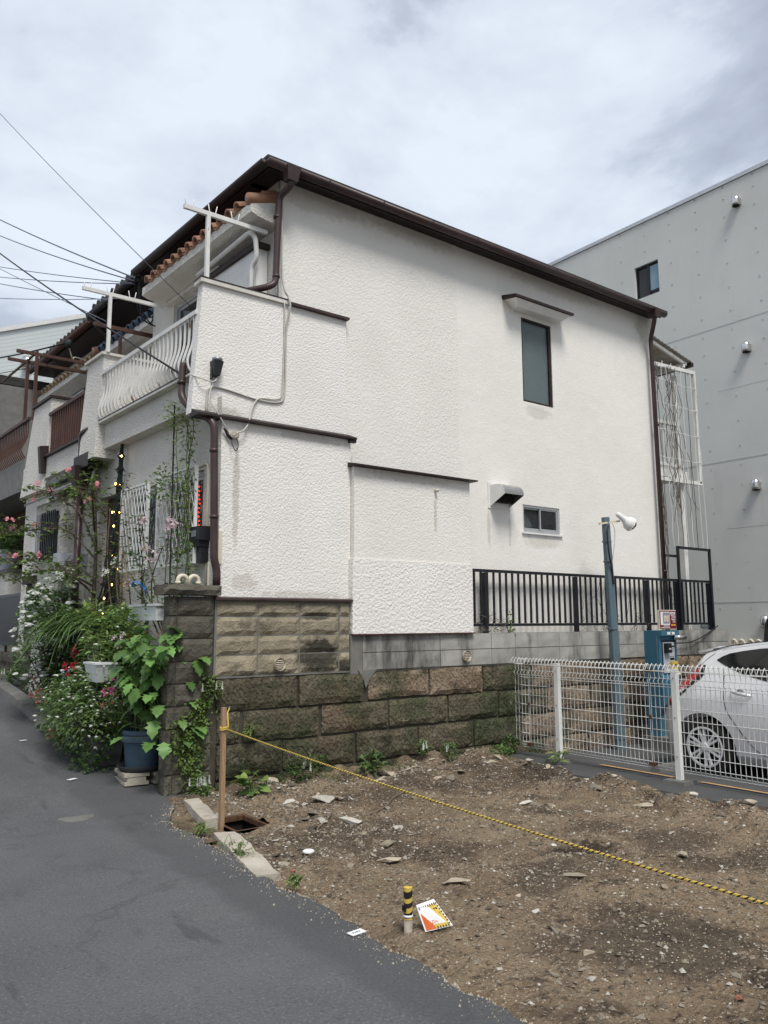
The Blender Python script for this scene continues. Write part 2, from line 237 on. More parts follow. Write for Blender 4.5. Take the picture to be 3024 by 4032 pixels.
M['cable_grey'] = pm('cable_grey', [(.3, (.42, .40, .36)), (.7, (.52, .50, .45))], 8, .6)
M['cable_blue'] = pm('cable_blue', [(.3, (.10, .12, .17)), (.7, (.15, .17, .22))], 8, .6)
M['wire_dark'] = pm('wire_dark', [(.3, (.010, .018, .016)), (.7, (.02, .03, .028))], 8, .6)
M['rust'] = pm('rust', [(.3, (.05, .025, .014)), (.7, (.13, .065, .035))], 20, .95, .003, 80)
M['pit'] = pm('pit', [(.3, (.012, .010, .008)), (.7, (.02, .017, .013))], 8, .98)
M['interior'] = pm('interior', [(.3, (.05, .05, .045)), (.7, (.085, .082, .075))], 3, .95)
M['blind'] = pm('blind', [(.3, (.20, .25, .26)), (.7, (.235, .285, .295))], 2, .85)
M['cwin_blue'] = pm('cwin_blue', [(.3, (.22, .34, .42)), (.7, (.28, .40, .48))], 2, .6)
M['frosted'] = glassmat('frosted', (.13, .165, .17), .22, .18)
M['glass'] = glassmat('glass', (.05, .055, .055), .05, .62)
M['glass_dark'] = glassmat('glass_dark', (.045, .045, .038), .05, .35)
M['siding'] = pm('siding', [(.3, (.56, .59, .575)), (.7, (.63, .66, .64))], .3, .7, .002, 20)
M['brickwall'] = pm('brickwall', [(.3, (.06, .035, .026)), (.7, (.12, .07, .05))], 9, .9, .006, 60)
M['tile_wall'] = pm('tile_wall', [(.3, (.15, .145, .135)), (.7, (.22, .21, .195))], 7, .8, .004, 40)
M['mat_roof'] = pm('mat_roof', [(.3, (.10, .10, .10)), (.7, (.15, .15, .15))], 5, .7)
M['corrugated'] = pm('corrugated', [(.3, (.30, .275, .235)), (.7, (.42, .39, .34))], 4, .6)
M['ground'] = pm('ground', [(.3, (.12, .11, .09)), (.7, (.17, .155, .13))], .5, .95)
LF = {}
LF['oak'] = leafmat('leaf_oak', (.085, .185, .045), (.175, .315, .085), .45, .38)
LF['mid'] = leafmat('leaf_mid', (.085, .16, .045), (.18, .30, .09))
LF['dark'] = leafmat('leaf_dark', (.032, .070, .024), (.075, .13, .042))
LF['lime'] = leafmat('leaf_lime', (.16, .25, .055), (.28, .38, .11))
LF['blade'] = leafmat('leaf_blade', (.06, .105, .03), (.16, .225, .07))
LF['ivy'] = leafmat('leaf_ivy', (.065, .12, .025), (.17, .24, .06))
LF['red'] = leafmat('leaf_bronze', (.10, .07, .025), (.18, .15, .05))
FL = {k: leafmat('petal_'+k, c, tuple(min(.9, x*1.2) for x in c), .7, .04, .45) for k, c in dict(white=(.74, .75, .70), pink=(.62, .27, .29), coral=(.62, .16, .15), red=(.46, .02, .05), magenta=(.56, .10, .26), mauve=(.42, .36, .60), pale=(.66, .52, .55)).items()}

# ------------------------------------------------------------------ mesh helpers
ORG = {}
def shear(p):
    """the row's front line: facade length scaled to metres and turned 3 degrees from the side wall's normal"""
    y = 7 + .83*(p[1]-7); return Vector((p[0] - .055*(y-7), y, p[2]))
def link(o, parent=None):
    COL.objects.link(o)
    if parent is not None: o.parent = parent
    return o
def thing(name, loc, label, cat, group=None, kind=None):
    o = bpy.data.objects.new(name, None); o.empty_display_size = .1; COL.objects.link(o); o.location = loc
    ORG[o.name] = Vector(loc); tag(o, label, cat, group, kind); return o
def tag(o, label=None, cat=None, group=None, kind=None):
    if label: o['label'] = label
    if cat: o['category'] = cat
    if group: o['group'] = group
    if kind: o['kind'] = kind
    return o
class MB:
    def __init__(s): s.v = []; s.f = []
    def add(s, vs, fs):
        n = len(s.v); s.v += [Vector(p) for p in vs]; s.f += [tuple(i+n for i in f) for f in fs]; return s
    def box(s, x0, x1, y0, y1, z0, z1):
        return s.hexa([(x0,y0,z0),(x1,y0,z0),(x1,y1,z0),(x0,y1,z0),(x0,y0,z1),(x1,y0,z1),(x1,y1,z1),(x0,y1,z1)])
    def hexa(s, p): return s.add(p, [(0,3,2,1),(4,5,6,7),(0,1,5,4),(1,2,6,5),(2,3,7,6),(3,0,4,7)])
    def prism(s, poly, d):
        n = len(poly); a = [Vector(p) for p in poly]; d = Vector(d)
        return s.add(a+[p+d for p in a], [tuple(range(n))[::-1], tuple(range(n, 2*n))]+[(i, (i+1)%n, (i+1)%n+n, i+n) for i in range(n)])
    def tube(s, pts, r, n=6, cap=True, flat=1):
        pts = [Vector(p) for p in pts]; k = len(pts); rs = r if isinstance(r, (list, tuple)) else [r]*k
        vs = []; up = None
        for i, p in enumerate(pts):
            t = (pts[min(i+1, k-1)] - pts[max(i-1, 0)])
            if t.length < 1e-9: t = Vector((0, 0, 1))
            t.normalize()
            if up is None:
                up = Vector((0, 0, 1)) if abs(t.z) < .9 else Vector((1, 0, 0))
            a = t.cross(up)
            if a.length < 1e-6: a = t.cross(Vector((0, 1, 0)))
            a.normalize(); b = a.cross(t); up = b
            for j in range(n):
                q = 2*pi*j/n + pi/n; vs.append(p + a*cos(q)*rs[i] + b*sin(q)*rs[i]*flat)
        fs = [(i*n+j, i*n+(j+1)%n, (i+1)*n+(j+1)%n, (i+1)*n+j) for i in range(k-1) for j in range(n)]
        if cap: fs += [tuple(range(n))[::-1], tuple(range((k-1)*n, k*n))]
        return s.add(vs, fs)
    def bar(s, a, b, wx, wy):
        """rectangular bar between a and b"""
        a, b = Vector(a), Vector(b); t = (b-a).normalized(); up = Vector((0,0,1)) if abs(t.z) < .9 else Vector((0,1,0))
        u = t.cross(up).normalized(); v = u.cross(t)
        c = [(-1,-1),(1,-1),(1,1),(-1,1)]
        return s.hexa([a+u*i*wx/2+v*j*wy/2 for i, j in c]+[b+u*i*wx/2+v*j*wy/2 for i, j in c])
    def lathe(s, prof, c=(0,0,0), n=20, axis='z', cap=True):
        vs = []; c = Vector(c)
        for r, h in prof:
            for j in range(n):
                q = 2*pi*j/n; a, b = r*cos(q), r*sin(q)
                vs.append(c + (Vector((a, b, h)) if axis == 'z' else Vector((h, a, b)) if axis == 'x' else Vector((a, h, b))))
        k = len(prof); fs = [(i*n+j, i*n+(j+1)%n, (i+1)*n+(j+1)%n, (i+1)*n+j) for i in range(k-1) for j in range(n)]
        if cap: fs += [tuple(range(n))[::-1], tuple(range((k-1)*n, k*n))]
        return s.add(vs, fs)
    def xf(s, fn): s.v = [Vector(fn(p)) for p in s.v]; return s
    def mesh(s, name, mat, smooth=False, off=None):
        me = bpy.data.meshes.new(name)
        vs = [p-off for p in s.v] if off is not None else s.v
        me.from_pydata([tuple(p) for p in vs], [], s.f); me.validate(); me.update()
        if mat: me.materials.append(mat)
        bm = bmesh.new(); bm.from_mesh(me); bmesh.ops.recalc_face_normals(bm, faces=bm.faces); bm.to_mesh(me); bm.free()
        if smooth:
            for p in me.polygons: p.use_smooth = True
        return me
    def build(s, name, mat, parent=None, smooth=False, label=None, cat=None, group=None, kind=None, sh=False, base=None, norecalc=False):
        if sh: s.xf(shear)
        if isinstance(mat, str): mat = M[mat]
        if parent is not None: off = ORG[parent.name]
        else:
            if base is None:
                xs = [p.x for p in s.v]; ys = [p.y for p in s.v]; base = ((min(xs)+max(xs))/2, (min(ys)+max(ys))/2, min(p.z for p in s.v))
            off = Vector(base)
        me = s.mesh(name, mat, smooth, off); o = bpy.data.objects.new(name, me); link(o, parent)
        ORG[o.name] = off
        if parent is None: o.location = off
        tag(o, label, cat, group, kind); return o
def inst(name, me, parent, loc, rot=(0,0,0), scale=(1,1,1), **kw):
    o = bpy.data.objects.new(name, me); link(o, parent)
    o.location = Vector(loc) - (ORG[parent.name] if parent is not None else Vector((0,0,0)))
    o.rotation_euler = rot; o.scale = scale; ORG[o.name] = Vector(loc); tag(o, **kw); return o
def smooth_angle(o):
    for p in o.data.polygons: p.use_smooth = True
def wall_holes(mb, x0, x1, z0, z1, y, dep, holes):
    """wall in plane y facing -y, with rectangular holes that have reveals"""
    xs = sorted({x0, x1} | {h[0] for h in holes} | {h[1] for h in holes}); zs = sorted({z0, z1} | {h[2] for h in holes} | {h[3] for h in holes})
    for a, b in zip(xs, xs[1:]):
        for c, d in zip(zs, zs[1:]):
            if any(h[0] <= a and b <= h[1] and h[2] <= c and d <= h[3] for h in holes): continue
            mb.add([(a,y,c),(b,y,c),(b,y,d),(a,y,d)], [(0,1,2,3)])
    for h in holes:
        a, b, c, d = h
        mb.add([(a,y,c),(b,y,c),(b,y,d),(a,y,d),(a,y+dep,c),(b,y+dep,c),(b,y+dep,d),(a,y+dep,d)], [(0,1,5,4),(1,2,6,5),(2,3,7,6),(3,0,4,7)])
def bez(pts, n=8):
    """smooth Catmull-Rom through points"""
    P = [Vector(p) for p in pts]; P = [P[0]*2-P[1]]+P+[P[-1]*2-P[-2]]; out = []
    for i in range(1, len(P)-2):
        for k in range(n):
            t = k/n; a, b, c, d = P[i-1:i+3]
            out.append(.5*((2*b)+(c-a)*t+(2*a-5*b+4*c-d)*t*t+(3*b-a-3*c+d)*t**3))
    out.append(P[-2]); return out
def round_path(pts, r=.05, n=4):
    P = [Vector(p) for p in pts]; out = [P[0]]
    for a, b, c in zip(P, P[1:], P[2:]):
        u = (a-b).normalized()*min(r, (a-b).length*.45); v = (c-b).normalized()*min(r, (c-b).length*.45)
        for k in range(n+1):
            t = k/n; out.append((b+u)*(1-t)**2 + b*2*t*(1-t) + (b+v)*t*t)
    out.append(P[-1]); return out
def text_mesh(body, size, org, xd, yd, mat, parent, name='lettering', align='CENTER'):
    c = bpy.data.curves.new('t', 'FONT'); c.body = body; c.size = size; c.align_x = align; c.align_y = 'CENTER'; c.resolution_u = 2
    o = bpy.data.objects.new('t', c); COL.objects.link(o); dg = bpy.context.evaluated_depsgraph_get()
    me = bpy.data.meshes.new_from_object(o.evaluated_get(dg)); bpy.data.objects.remove(o)
    x = Vector(xd).normalized(); y = Vector(yd).normalized(); z = x.cross(y)
    off = ORG[parent.name]
    for v in me.vertices: v.co = x*v.co.x + y*v.co.y + z*v.co.z + Vector(org) - off
    me.materials.clear(); me.materials.append(M[mat] if isinstance(mat, str) else mat); me.name = name
    o = bpy.data.objects.new(name, me); link(o, parent); ORG[o.name] = off; return o
def grid_block(w, h, d, nx, nz_, amp, seed, freq, chamf=.012, mat=None, name='block', ej=0):
    """stone or split-face block: rough front face at y=0 facing -y, body behind it"""
    rng = random.Random(seed); vs = []; o = Vector((seed*3.17, seed*1.3, 0))
    for j in range(nz_+1):
        for i in range(nx+1):
            x, z = w*i/nx, h*j/nz_; edge = i in (0, nx) or j in (0, nz_)
            yy = chamf if edge else -amp*(noise.noise((Vector((x, 0, z))+o)*freq)+.25) - amp*.4*rng.random()
            if not edge: x += rng.uniform(-.2, .2)*w/nx; z += rng.uniform(-.2, .2)*h/nz_
            else:
                yy += rng.uniform(0, chamf*.6)
                if ej: x += (1 if i == 0 else -1 if i == nx else 0)*rng.uniform(-.2, 1)*ej; z += (1 if j == 0 else -1 if j == nz_ else 0)*rng.uniform(-.2, 1)*ej
            vs.append((x, yy, z))
    fs = [(j*(nx+1)+i, j*(nx+1)+i+1, (j+1)*(nx+1)+i+1, (j+1)*(nx+1)+i) for j in range(nz_) for i in range(nx)]
    m = MB(); m.add(vs, fs); n = len(vs)
    m.v += [Vector(p) for p in ((0,d,0),(w,d,0),(w,d,h),(0,d,h))]
    top = [nz_*(nx+1)+i for i in range(nx+1)]; bot = list(range(nx+1)); lf = [j*(nx+1) for j in range(nz_+1)]; rt = [j*(nx+1)+nx for j in range(nz_+1)]
    m.f += [tuple(bot[::-1])+(n, n+1), tuple(top)+(n+2, n+3), tuple(lf)+(n+3, n), tuple(rt[::-1])+(n+1, n+2)]
    return m.mesh(name, mat)
def hull_mesh(name, pts, mat):
    bm = bmesh.new()
    for p in pts: bm.verts.new(p)
    r = bmesh.ops.convex_hull(bm, input=bm.verts)
    dead = [g for g in r['geom_interior'] if isinstance(g, bmesh.types.BMVert)]
    bmesh.ops.delete(bm, geom=dead, context='VERTS')
    me = bpy.data.meshes.new(name); bm.to_mesh(me); bm.free(); me.materials.append(mat); return me
# ------------------------------------------------------------------ ground, road, dirt lot, parking
def lerp_tab(tab, t):
    if t <= tab[0][0]: return tab[0][1]
    for (a, b), (c, d) in zip(tab, tab[1:]):
        if t <= c: k = (t-a)/(c-a); return b+(d-b)*k
    return tab[-1][1]
def zroad(y): return lerp_tab([(6.5, 0), (7.1, .03), (7.6, .08), (8.5, .17), (9.4, .28), (10.4, .40), (11.5, .55), (13, .68), (16, .85), (22, 1.1), (40, 1.6), (80, 2.0)], y)
def xedge(y):
    if y > 7.02: return 3.3
    if y > 5.9: return lerp_tab([(5.9, 2.50), (6.25, 2.54), (6.55, 2.68), (6.9, 2.88), (7.02, 3.0)], y) + .015*noise.noise(Vector((y*6, 0, 0)))
    return 2.47 + .09*noise.noise(Vector((y*.9, 3.3, 0))) + .05*noise.noise(Vector((y*4.1, 1.3, 0))) + .03*noise.noise(Vector((y*11, 0, 5)))+.014*noise.noise(Vector((y*27, 4, 5))) + .03*max(0, (y-4.2))
g = MB(); g.add([(-600,-600,-.6),(600,-600,-.6),(600,600,-.6),(-600,600,-.6)], [(0,1,2,3)])
g.build('ground', 'ground', kind='structure')
# road sheet with its broken edge
g = MB(); ys = [-6+.04*i for i in range(int(14.5/.04))]+[8.5+.25*i for i in range(0, 60)]+[24, 28, 34, 42, 60, 90]
cols = [-14, -6, -3.5, -1, 0, .8, 1.4, 1.9, 2.15, 2.26]
rows = []
for y in ys:
    e = xedge(y); z = zroad(y); r = []
    for x in cols: r.append((x, y, z + .006*noise.noise(Vector((x*.8, y*.8, 0)))))
    r += [(e-.03, y, z+.002), (e, y, z-.012+.006*noise.noise(Vector((0, y*20, 0)))), (e+.004, y, z-.10)]
    rows.append(r)
w_ = len(rows[0]); g.v = [Vector(p) for r in rows for p in r]
g.f = [(i*w_+j, i*w_+j+1, (i+1)*w_+j+1, (i+1)*w_+j) for i in range(len(rows)-1) for j in range(w_-1)]
g.build('road', 'asphalt', kind='structure', smooth=False)
# dirt lot
PX0, PX1, PY0, PY1 = 2.86, 3.14, 5.72, 6.16      # drain pit opening
def zdirt(x, y):
    p = Vector((x, y, 0))
    z = -.035 + .055*noise.fractal(p*1.3, .9, 2.0, 5) + .018*noise.noise(p*9) + .010*noise.noise(p*23)
    z += .13*max(0, 1-(7.0-y)/.9)**1.3*(.6+.8*noise.noise(p*2.6)+.3*noise.noise(p*7))                         # rubble heaped against the wall
    z += .13*math.exp(-((x-6.30)**2/.10))*(.45+1.1*noise.noise(p*3.1)+.4*noise.noise(p*8))*(1 if y > 2 else .5)  # heap along the parking edge
    z -= .07*math.exp(-((x-4.69)**2+(y-3.88)**2)/.03)
    z -= .06*math.exp(-((x-6.55)**2+(y-5.4)**2)/.05)
    if x < 2.75: z = min(z, -.02) - (2.75-x)*.05
    return z
g = MB(); st = .034; nx = int((6.78-2.3)/st); ny = int((7.06+1.8)/st)
for j in range(ny+1):
    for i in range(nx+1):
        x, y = 2.3+st*i, -1.8+st*j; g.v.append(Vector((x, y, zdirt(x, y))))
for j in range(ny):
    for i in range(nx):
        x, y = 2.3+st*(i+.5), -1.8+st*(j+.5)
        if PX0 < x < PX1 and PY0 < y < PY1: continue
        g.f.append((j*(nx+1)+i, j*(nx+1)+i+1, (j+1)*(nx+1)+i+1, (j+1)*(nx+1)+i))
g.build('dirt_lot', 'dirt', kind='structure', smooth=True)
# ground strip between road and wall head (by the stake), and garden floor
def zstrip(x, y): return zroad(y)-.03+.03*noise.noise(Vector((x*3, y*3, 0)))
g = MB()
yy = [5.55+.1*i for i in range(16)]; xx = [2.42+.09*i for i in range(8)]
g.v = [Vector((x, y, min(zstrip(x, y), zroad(y)-.02 if y < 6.9 else -.02)-(.07 if x > 2.95 else 0))) for y in yy for x in xx]
g.f = [(j*8+i, j*8+i+1, j*8+i+9, j*8+i+8) for j in range(15) for i in range(7) if not (PX0-.05 < xx[i]+.035 < PX1 and PY0-.1 < yy[j]+.05 < PY1+.05)]
g.build('verge', 'dirt', kind='structure', smooth=True)
# parking lot asphalt: strip under the fence, then falling slightly
def zpark(x): return lerp_tab([(6.5, -.03), (6.62, .0), (7.25, .0), (7.9, -.12), (40, -.14)], x)
g = MB(); ys = [-4+.08*i for i in range(int(10.98/.08)+1)]
xs = [0, .05, .12, .35, .6, .9, 1.2, 2, 4, 8, 14, 30]
for y in ys:
    x0 = 6.56+.05*noise.noise(Vector((y*1.7, 9, 0)))+.02*noise.noise(Vector((y*9, 2, 0)))
    for k, d in enumerate(xs):
        x = x0+d; z = zpark(x) if k > 1 else (-.16 if k == 0 else -.006)
        g.v.append(Vector((x, y, z)))
w_ = len(xs); g.f = [(i*w_+j, i*w_+j+1, (i+1)*w_+j+1, (i+1)*w_+j) for i in range(len(ys)-1) for j in range(w_-1)]
g.build('parking_lot', 'asphalt_old', kind='structure')
g = MB()
for y0, y1 in ((3.0, 4.55), (4.85, 5.75)):
    g.add([(7.22, y0, .005), (7.30, y0, -.009), (7.30, y1, -.009), (7.22, y1, .005)], [(0, 1, 2, 3)])
g.xf(lambda p: (p.x, p.y, zpark(p.x)+.004)); g.build('parking_line', 'orange_paint', kind='structure')
# concrete edging beams
def beam(a, b, wd, z0, z1, lab, nm='concrete_kerb'):
    a, b = Vector((*a, 0)), Vector((*b, 0)); t = (b-a).normalized(); s = Vector((-t.y, t.x, 0))*wd/2; m = MB(); n = 8; rng = random.Random(int(a.x*100))
    for i in range(n+1):
        p = a.lerp(b, i/n); j = [rng.uniform(-.012, .012) for _ in range(4)]
        m.v += [p-s*(1+j[0]*8)+Vector((0,0,z0)), p+s*(1+j[1]*8)+Vector((0,0,z0)), p+s*(.93+j[2]*6)+Vector((0,0,z1+j[0])), p-s*(.93+j[3]*6)+Vector((0,0,z1+j[1]*.6))]
    m.f = [(i*4+k, i*4+(k+1)%4, (i+1)*4+(k+1)%4, (i+1)*4+k) for i in range(n) for k in range(4)]+[(3,2,1,0),(n*4,n*4+1,n*4+2,n*4+3)]
    m.build(nm, 'conc_light', label=lab, cat='kerb')
beam((2.73, 5.66), (2.50, 4.55), .17, -.12, .006, 'pale broken concrete edging strip beside the drain pit')
beam((2.93, 6.75), (2.77, 5.97), .14, -.12, .035, 'pale concrete edging strip between stake and dark block wall')
# drain pit
t = thing('drain_pit', (3.0, 5.94, -.5), 'dark open drain pit with rusty frame at the foot of the wooden stake', 'drain')
m = MB(); a, b, c, d = PX0-.02, PX1+.02, PY0-.02, PY1+.02
m.add([(a,c,-.5),(b,c,-.5),(b,d,-.5),(a,d,-.5),(a,c,-.02),(b,c,-.02),(b,d,-.02),(a,d,-.02)], [(0,1,2,3),(0,1,5,4),(1,2,6,5),(2,3,7,6),(3,0,4,7)])
m.build('shaft', 'pit', t)
for k in ((a,b,c,c+.03),(a,b,d-.03,d),(a,a+.03,c+.03,d-.03),(b-.03,b,c+.03,d-.03)):
    MB().box(*k, -.06, -.022).build('frame_bar', 'rust', t)
# roadside kerb further up
g = MB()
for i in range(40):
    y0, y1 = 9.6+.3*i, 9.6+.3*(i+1)-.006
    e = [2.58-.012*(y-9.6) for y in (y0, y1)]
    q = [(e[0]-.14, y0, zroad(y0)+.004), (e[0]-.14, y1, zroad(y1)+.004)]
    g.hexa([(e[0]-.16,y0,zroad(y0)-.1),(e[0]+.02,y0,zroad(y0)-.1),(e[1]+.02,y1,zroad(y1)-.1),(e[1]-.16,y1,zroad(y1)-.1),
            (e[0]-.13,y0,zroad(y0)+.07),(e[0]+.02,y0,zroad(y0)+.10),(e[1]+.02,y1,zroad(y1)+.10),(e[1]-.13,y1,zroad(y1)+.07)])
g.build('kerb', 'kerb', kind='structure')
# manhole and survey tags on the road
t = thing('manhole_cover', (1.97, 6.78, .003), 'small round iron valve cover set in the asphalt road', 'manhole cover')
MB().lathe([(.145, -.03), (.145, .005), (.125, .006)], (1.97, 6.78, .010), 24).build('rim', 'kerb', t, True)
MB().lathe([(.118, -.03), (.118, .004)], (1.97, 6.78, .010), 24).build('plate', 'kerb', t, True)
for i in range(-2, 3):
    MB().box(1.89, 2.05, 6.775+i*.036, 6.787+i*.036, .013, .0165).build('ridge', 'kerb', t)
for k, (x, y, s, a, lab) in enumerate([(2.41, 3.465, .045, .1, 'white paper survey tag on the road near the taped warning stake'), (2.23, 7.86, .045, .5, 'white square tag on the asphalt beside the blue planter'), (2.14, 9.45, .035, .4, 'small white square tag far up the asphalt road')]):
    m = MB(); m.box(-s, s, -s*.55, s*.55, 0, .003); ca, sa = cos(a), sin(a)
    t = thing('survey_tag', (x, y, zroad(y)+.006), lab, 'tag')
    m.xf(lambda p: (x+p.x*ca-p.y*sa, y+p.x*sa+p.y*ca, zroad(y)+.006+p.z)).build('sheet', 'white_print', t)
    if k == 0:
        for q in range(4):
            m = MB(); m.box(-.026+q*.013, -.018+q*.013, -.006, .008-.004*(q % 2), .0035, .004); m.xf(lambda p: (x+p.x*ca-p.y*sa, y+p.x*sa+p.y*ca, zroad(y)+.006+p.z)).build('printed_mark', 'lamp_blue', t)

# ------------------------------------------------------------------ retaining wall: stones, blocks
rw = thing('retaining_wall', (6.0, 7.1, -.1), 'mossy brown stone retaining wall topped with cream and grey concrete blocks', 'wall')
MB().box(3.215, 12.2, 7.035, 7.30, -.5, 1.03).build('core', 'mortar_dark', rw)
C1 = [3.26, 4.15, 5.02, 5.88, 6.71, 7.58, 8.44, 9.3, 10.2, 11.05, 12.15]; C2 = [3.27, 3.53, 4.43, 5.3, 6.16, 6.97, 7.85, 8.7, 9.6, 10.45, 11.3, 12.15]
C3 = [3.27, 3.98, 4.86, 5.71, 6.55, 7.4, 8.3, 9.15, 10.0, 10.9, 11.7, 12.15]; C4 = [3.27, 3.5, 4.4, 5.2, 6.04, 6.9, 7.75, 8.6, 9.5, 10.4, 11.3, 12.15]
k = 0
for (z0, z1), xs in (((.73, 1.035), C1), ((.42, .72), C2), ((.11, .41), C3), ((-.22, .10), C4)):
    for a, b in zip(xs, xs[1:]):
        k += 1; rng = random.Random(k)
        ga = .012+rng.uniform(0, .012) + (.03 if (a == 3.53 and z0 == .42) else 0)
        if z0 == .73 and b == 5.02: b = 4.96
        me = grid_block(b-a-ga, z1-z0-rng.uniform(.002, .012), .12, 11, 5, .012, k, 7.0, .011, M['oya_stone_tan'] if a > 7.3 or (z0 == .73 and a > 5) and rng.random() < .6 else M['oya_stone'], 'stone', .014)
        inst('stone', me, rw, (a+ga/2, 6.995+rng.uniform(-.014, .012), z0+rng.uniform(0, .006)), (rng.uniform(-.02, .02), rng.uniform(-.006, .006), 0))
m = MB(); m.prism([(4.88, 7.0, 1.05), (5.12, 7.0, 1.05), (5.02, 7.0, .93), (4.98, 7.0, .86), (4.95, 7.0, .95)], (0, .1, 0)); m.xf(lambda p: (p.x, p.y-.012, p.z)); m.build('mortar_patch', 'mortar', rw)
# cream split-face blocks, stack bond
MB().box(3.232, 4.78, 7.012, 7.28, 1.03, 1.772).build('mortar_bed', 'mortar', rw)
CX = [3.245, 3.69, 4.165, 4.645, 4.785]; CZ = [1.045, 1.245, 1.43, 1.615, 1.765]
for j, (z0, z1) in enumerate(zip(CZ, CZ[1:])):
    for i, (a, b) in enumerate(zip(CX, CX[1:])):
        k += 1; dark = (i == 2 and j == 0) or (i == 3 and j == 0)
        me = grid_block(b-a-.013, z1-z0-.013, .06, 8, 4, .013, k, 11.0, .010, M['cream_block'], 'split_face_block')
        o = inst('split_face_block', me, rw, (a+.006, 6.998, z0+.006))
MB().box(4.785, 4.94, 7.0, 7.28, 1.0, 1.425).build('end_pier', 'mortar', rw)
# plain grey blocks
MB().box(4.94, 12.2, 7.014, 7.16, 1.03, 1.418).build('block_bed', 'mortar', rw)
me_c = {}
xs = [4.945, 5.215]+[5.63+.412*i for i in range(17)]
for j, (z0, z1) in enumerate(((1.05, 1.228), (1.236, 1.416))):
    for i, (a, b) in enumerate(zip(xs, xs[1:])):
        k += 1; me = grid_block(b-a-.006, z1-z0, .10, 2, 2, .0015, k, 5, .003, M['grey_block'], 'concrete_block')
        inst('concrete_block', me, rw, (a+.003, 6.998+random.uniform(-.003, .003), z0))
# round vents in the blocks
for x, z, nm in ((3.92, 1.145, 'cream'), (6.43, 1.155, 'grey')):
    t = thing('wall_vent', (x, 6.97, z-.06), 'small round louvred vent in the %s blocks of the retaining wall' % nm, 'vent')
    MB().lathe([(.062, 0), (.062, .03), (.048, .03), (.048, .01)], (x, 6.962, z), 20, 'y', False).build('ring', 'cream_plastic', t, True)
    MB().lathe([(.05, .026), (.05, .03)], (x, 6.962, z), 20, 'y').build('back', 'pit', t)
    for q in range(-2, 3):
        hw = math.sqrt(.047**2-(q*.018)**2)
        m = MB(); m.hexa([(x-hw,6.965,z+q*.018-.002),(x+hw,6.965,z+q*.018-.002),(x+hw,6.985,z+q*.018+.006),(x-hw,6.985,z+q*.018+.006),(x-hw,6.965,z+q*.018+.0005),(x+hw,6.965,z+q*.018+.0005),(x+hw,6.985,z+q*.018+.0085),(x-hw,6.985,z+q*.018+.0085)]); m.build('slat', 'cream_plastic', t)
# ------------------------------------------------------------------ gate walls of dark split-face blocks
gw = thing('block_gate_wall', (2.97, 7.09, 0), 'dark weathered split-face block gate wall with a stone cap, ivy on it', 'wall')
MB().box(2.79, 3.222, 7.02, 7.155, -.3, 1.80).build('mortar_bed', 'mortar_dark', gw)
zs = [-.2, .0, .20, .40, .60, .80, 1.0, 1.2, 1.41, 1.62, 1.805]
for j, (z0, z1) in enumerate(zip(zs, zs[1:])):
    k += 1
    me = grid_block(.36, z1-z0-.014, .07, 7, 4, .014, k, 10.0, .010, M['dark_block'], 'split_face_block'); inst('split_face_block', me, gw, (2.86, 7.0, z0+.007))
    me = grid_block(.068, z1-z0-.014, .07, 2, 4, .010, k+500, 10.0, .008, M['dark_block'], 'split_face_block'); inst('split_face_block', me, gw, (2.786, 7.0, z0+.007))
    me = grid_block(.142, z1-z0-.014, .06, 3, 4, .012, k+900, 10.0, .008, M['dark_block'], 'split_face_block'); inst('split_face_block', me, gw, (2.776, 7.158, z0+.007), (0, 0, -pi/2))
def capstone(parent, x0, x1, y0, y1, z0, z1, seed):
    me = grid_block(x1-x0, z1-z0, (y1-y0), 9, 2, .018, seed, 9, .012, M['dark_block'], 'capstone'); inst('capstone', me, parent, (x0, y0, z0))
capstone(gw, 2.70, 3.27, 6.945, 7.20, 1.812, 1.905, 77)
gf = thing('block_gate_post', (2.85, 12.3, .5), 'dark split-face block gate post with white pipe on its cap beyond the plants', 'gate post')
MB().box(2.715, 3.185, 11.84, 12.30, .4, 2.11).build('mortar_bed', 'mortar_dark', gf)
z = .5; j = 0
while z < 2.09:
    z1 = min(z+.205, 2.11); k += 1
    me = grid_block(.47, z1-z-.012, .05, 6, 3, .014, k, 9, .01, M['dark_block'], 'split_face_block'); inst('split_face_block', me, gf, (2.715, 11.82, z))
    for yy in (12.30, 12.065):
        me = grid_block(.235, z1-z-.012, .05, 4, 3, .014, k+300+int(yy*10), 9, .01, M['dark_block'], 'split_face_block'); inst('split_face_block', me, gf, (2.70, yy, z), (0, 0, -pi/2))
    z = z1
me = grid_block(.60, .11, .62, 8, 2, .016, 321, 9, .012, M['dark_block'], 'capstone'); inst('capstone', me, gf, (2.66, 11.74, 2.115))
MB().box(2.698, 2.704, 12.12, 12.2, 1.72, 1.86).build('name_plate', 'panel_grey', gf)
for (x, y, z, lab, s) in ((2.98, 7.08, 1.905, 'white curled pipe vents on top of the dark block gate wall', 1.0), (2.9, 12.05, 2.225, 'white curled pipe vents on top of the far gate post', 1.0)):
    t = thing('pipe_outlet', (x, y, z), lab, 'pipe')
    for q in (-1, 1):
        pts = [(x+q*.012, y, z-.002), (x+q*.012, y, z+.045)]+[(x+q*(.012+.045-.045*cos(a)), y-.01, z+.045+.045*sin(a)) for a in [pi*i/8 for i in range(1, 9)]]+[(x+q*.102, y-.01, z+.01)]
        MB().tube(pts, .021, 8).build('elbow', 'cream_plastic', t, True)
        MB().lathe([(.027, 0), (.027, .025)], (x+q*.102, y-.01, z+.012), 10).build('collar', 'cream_plastic', t, True)
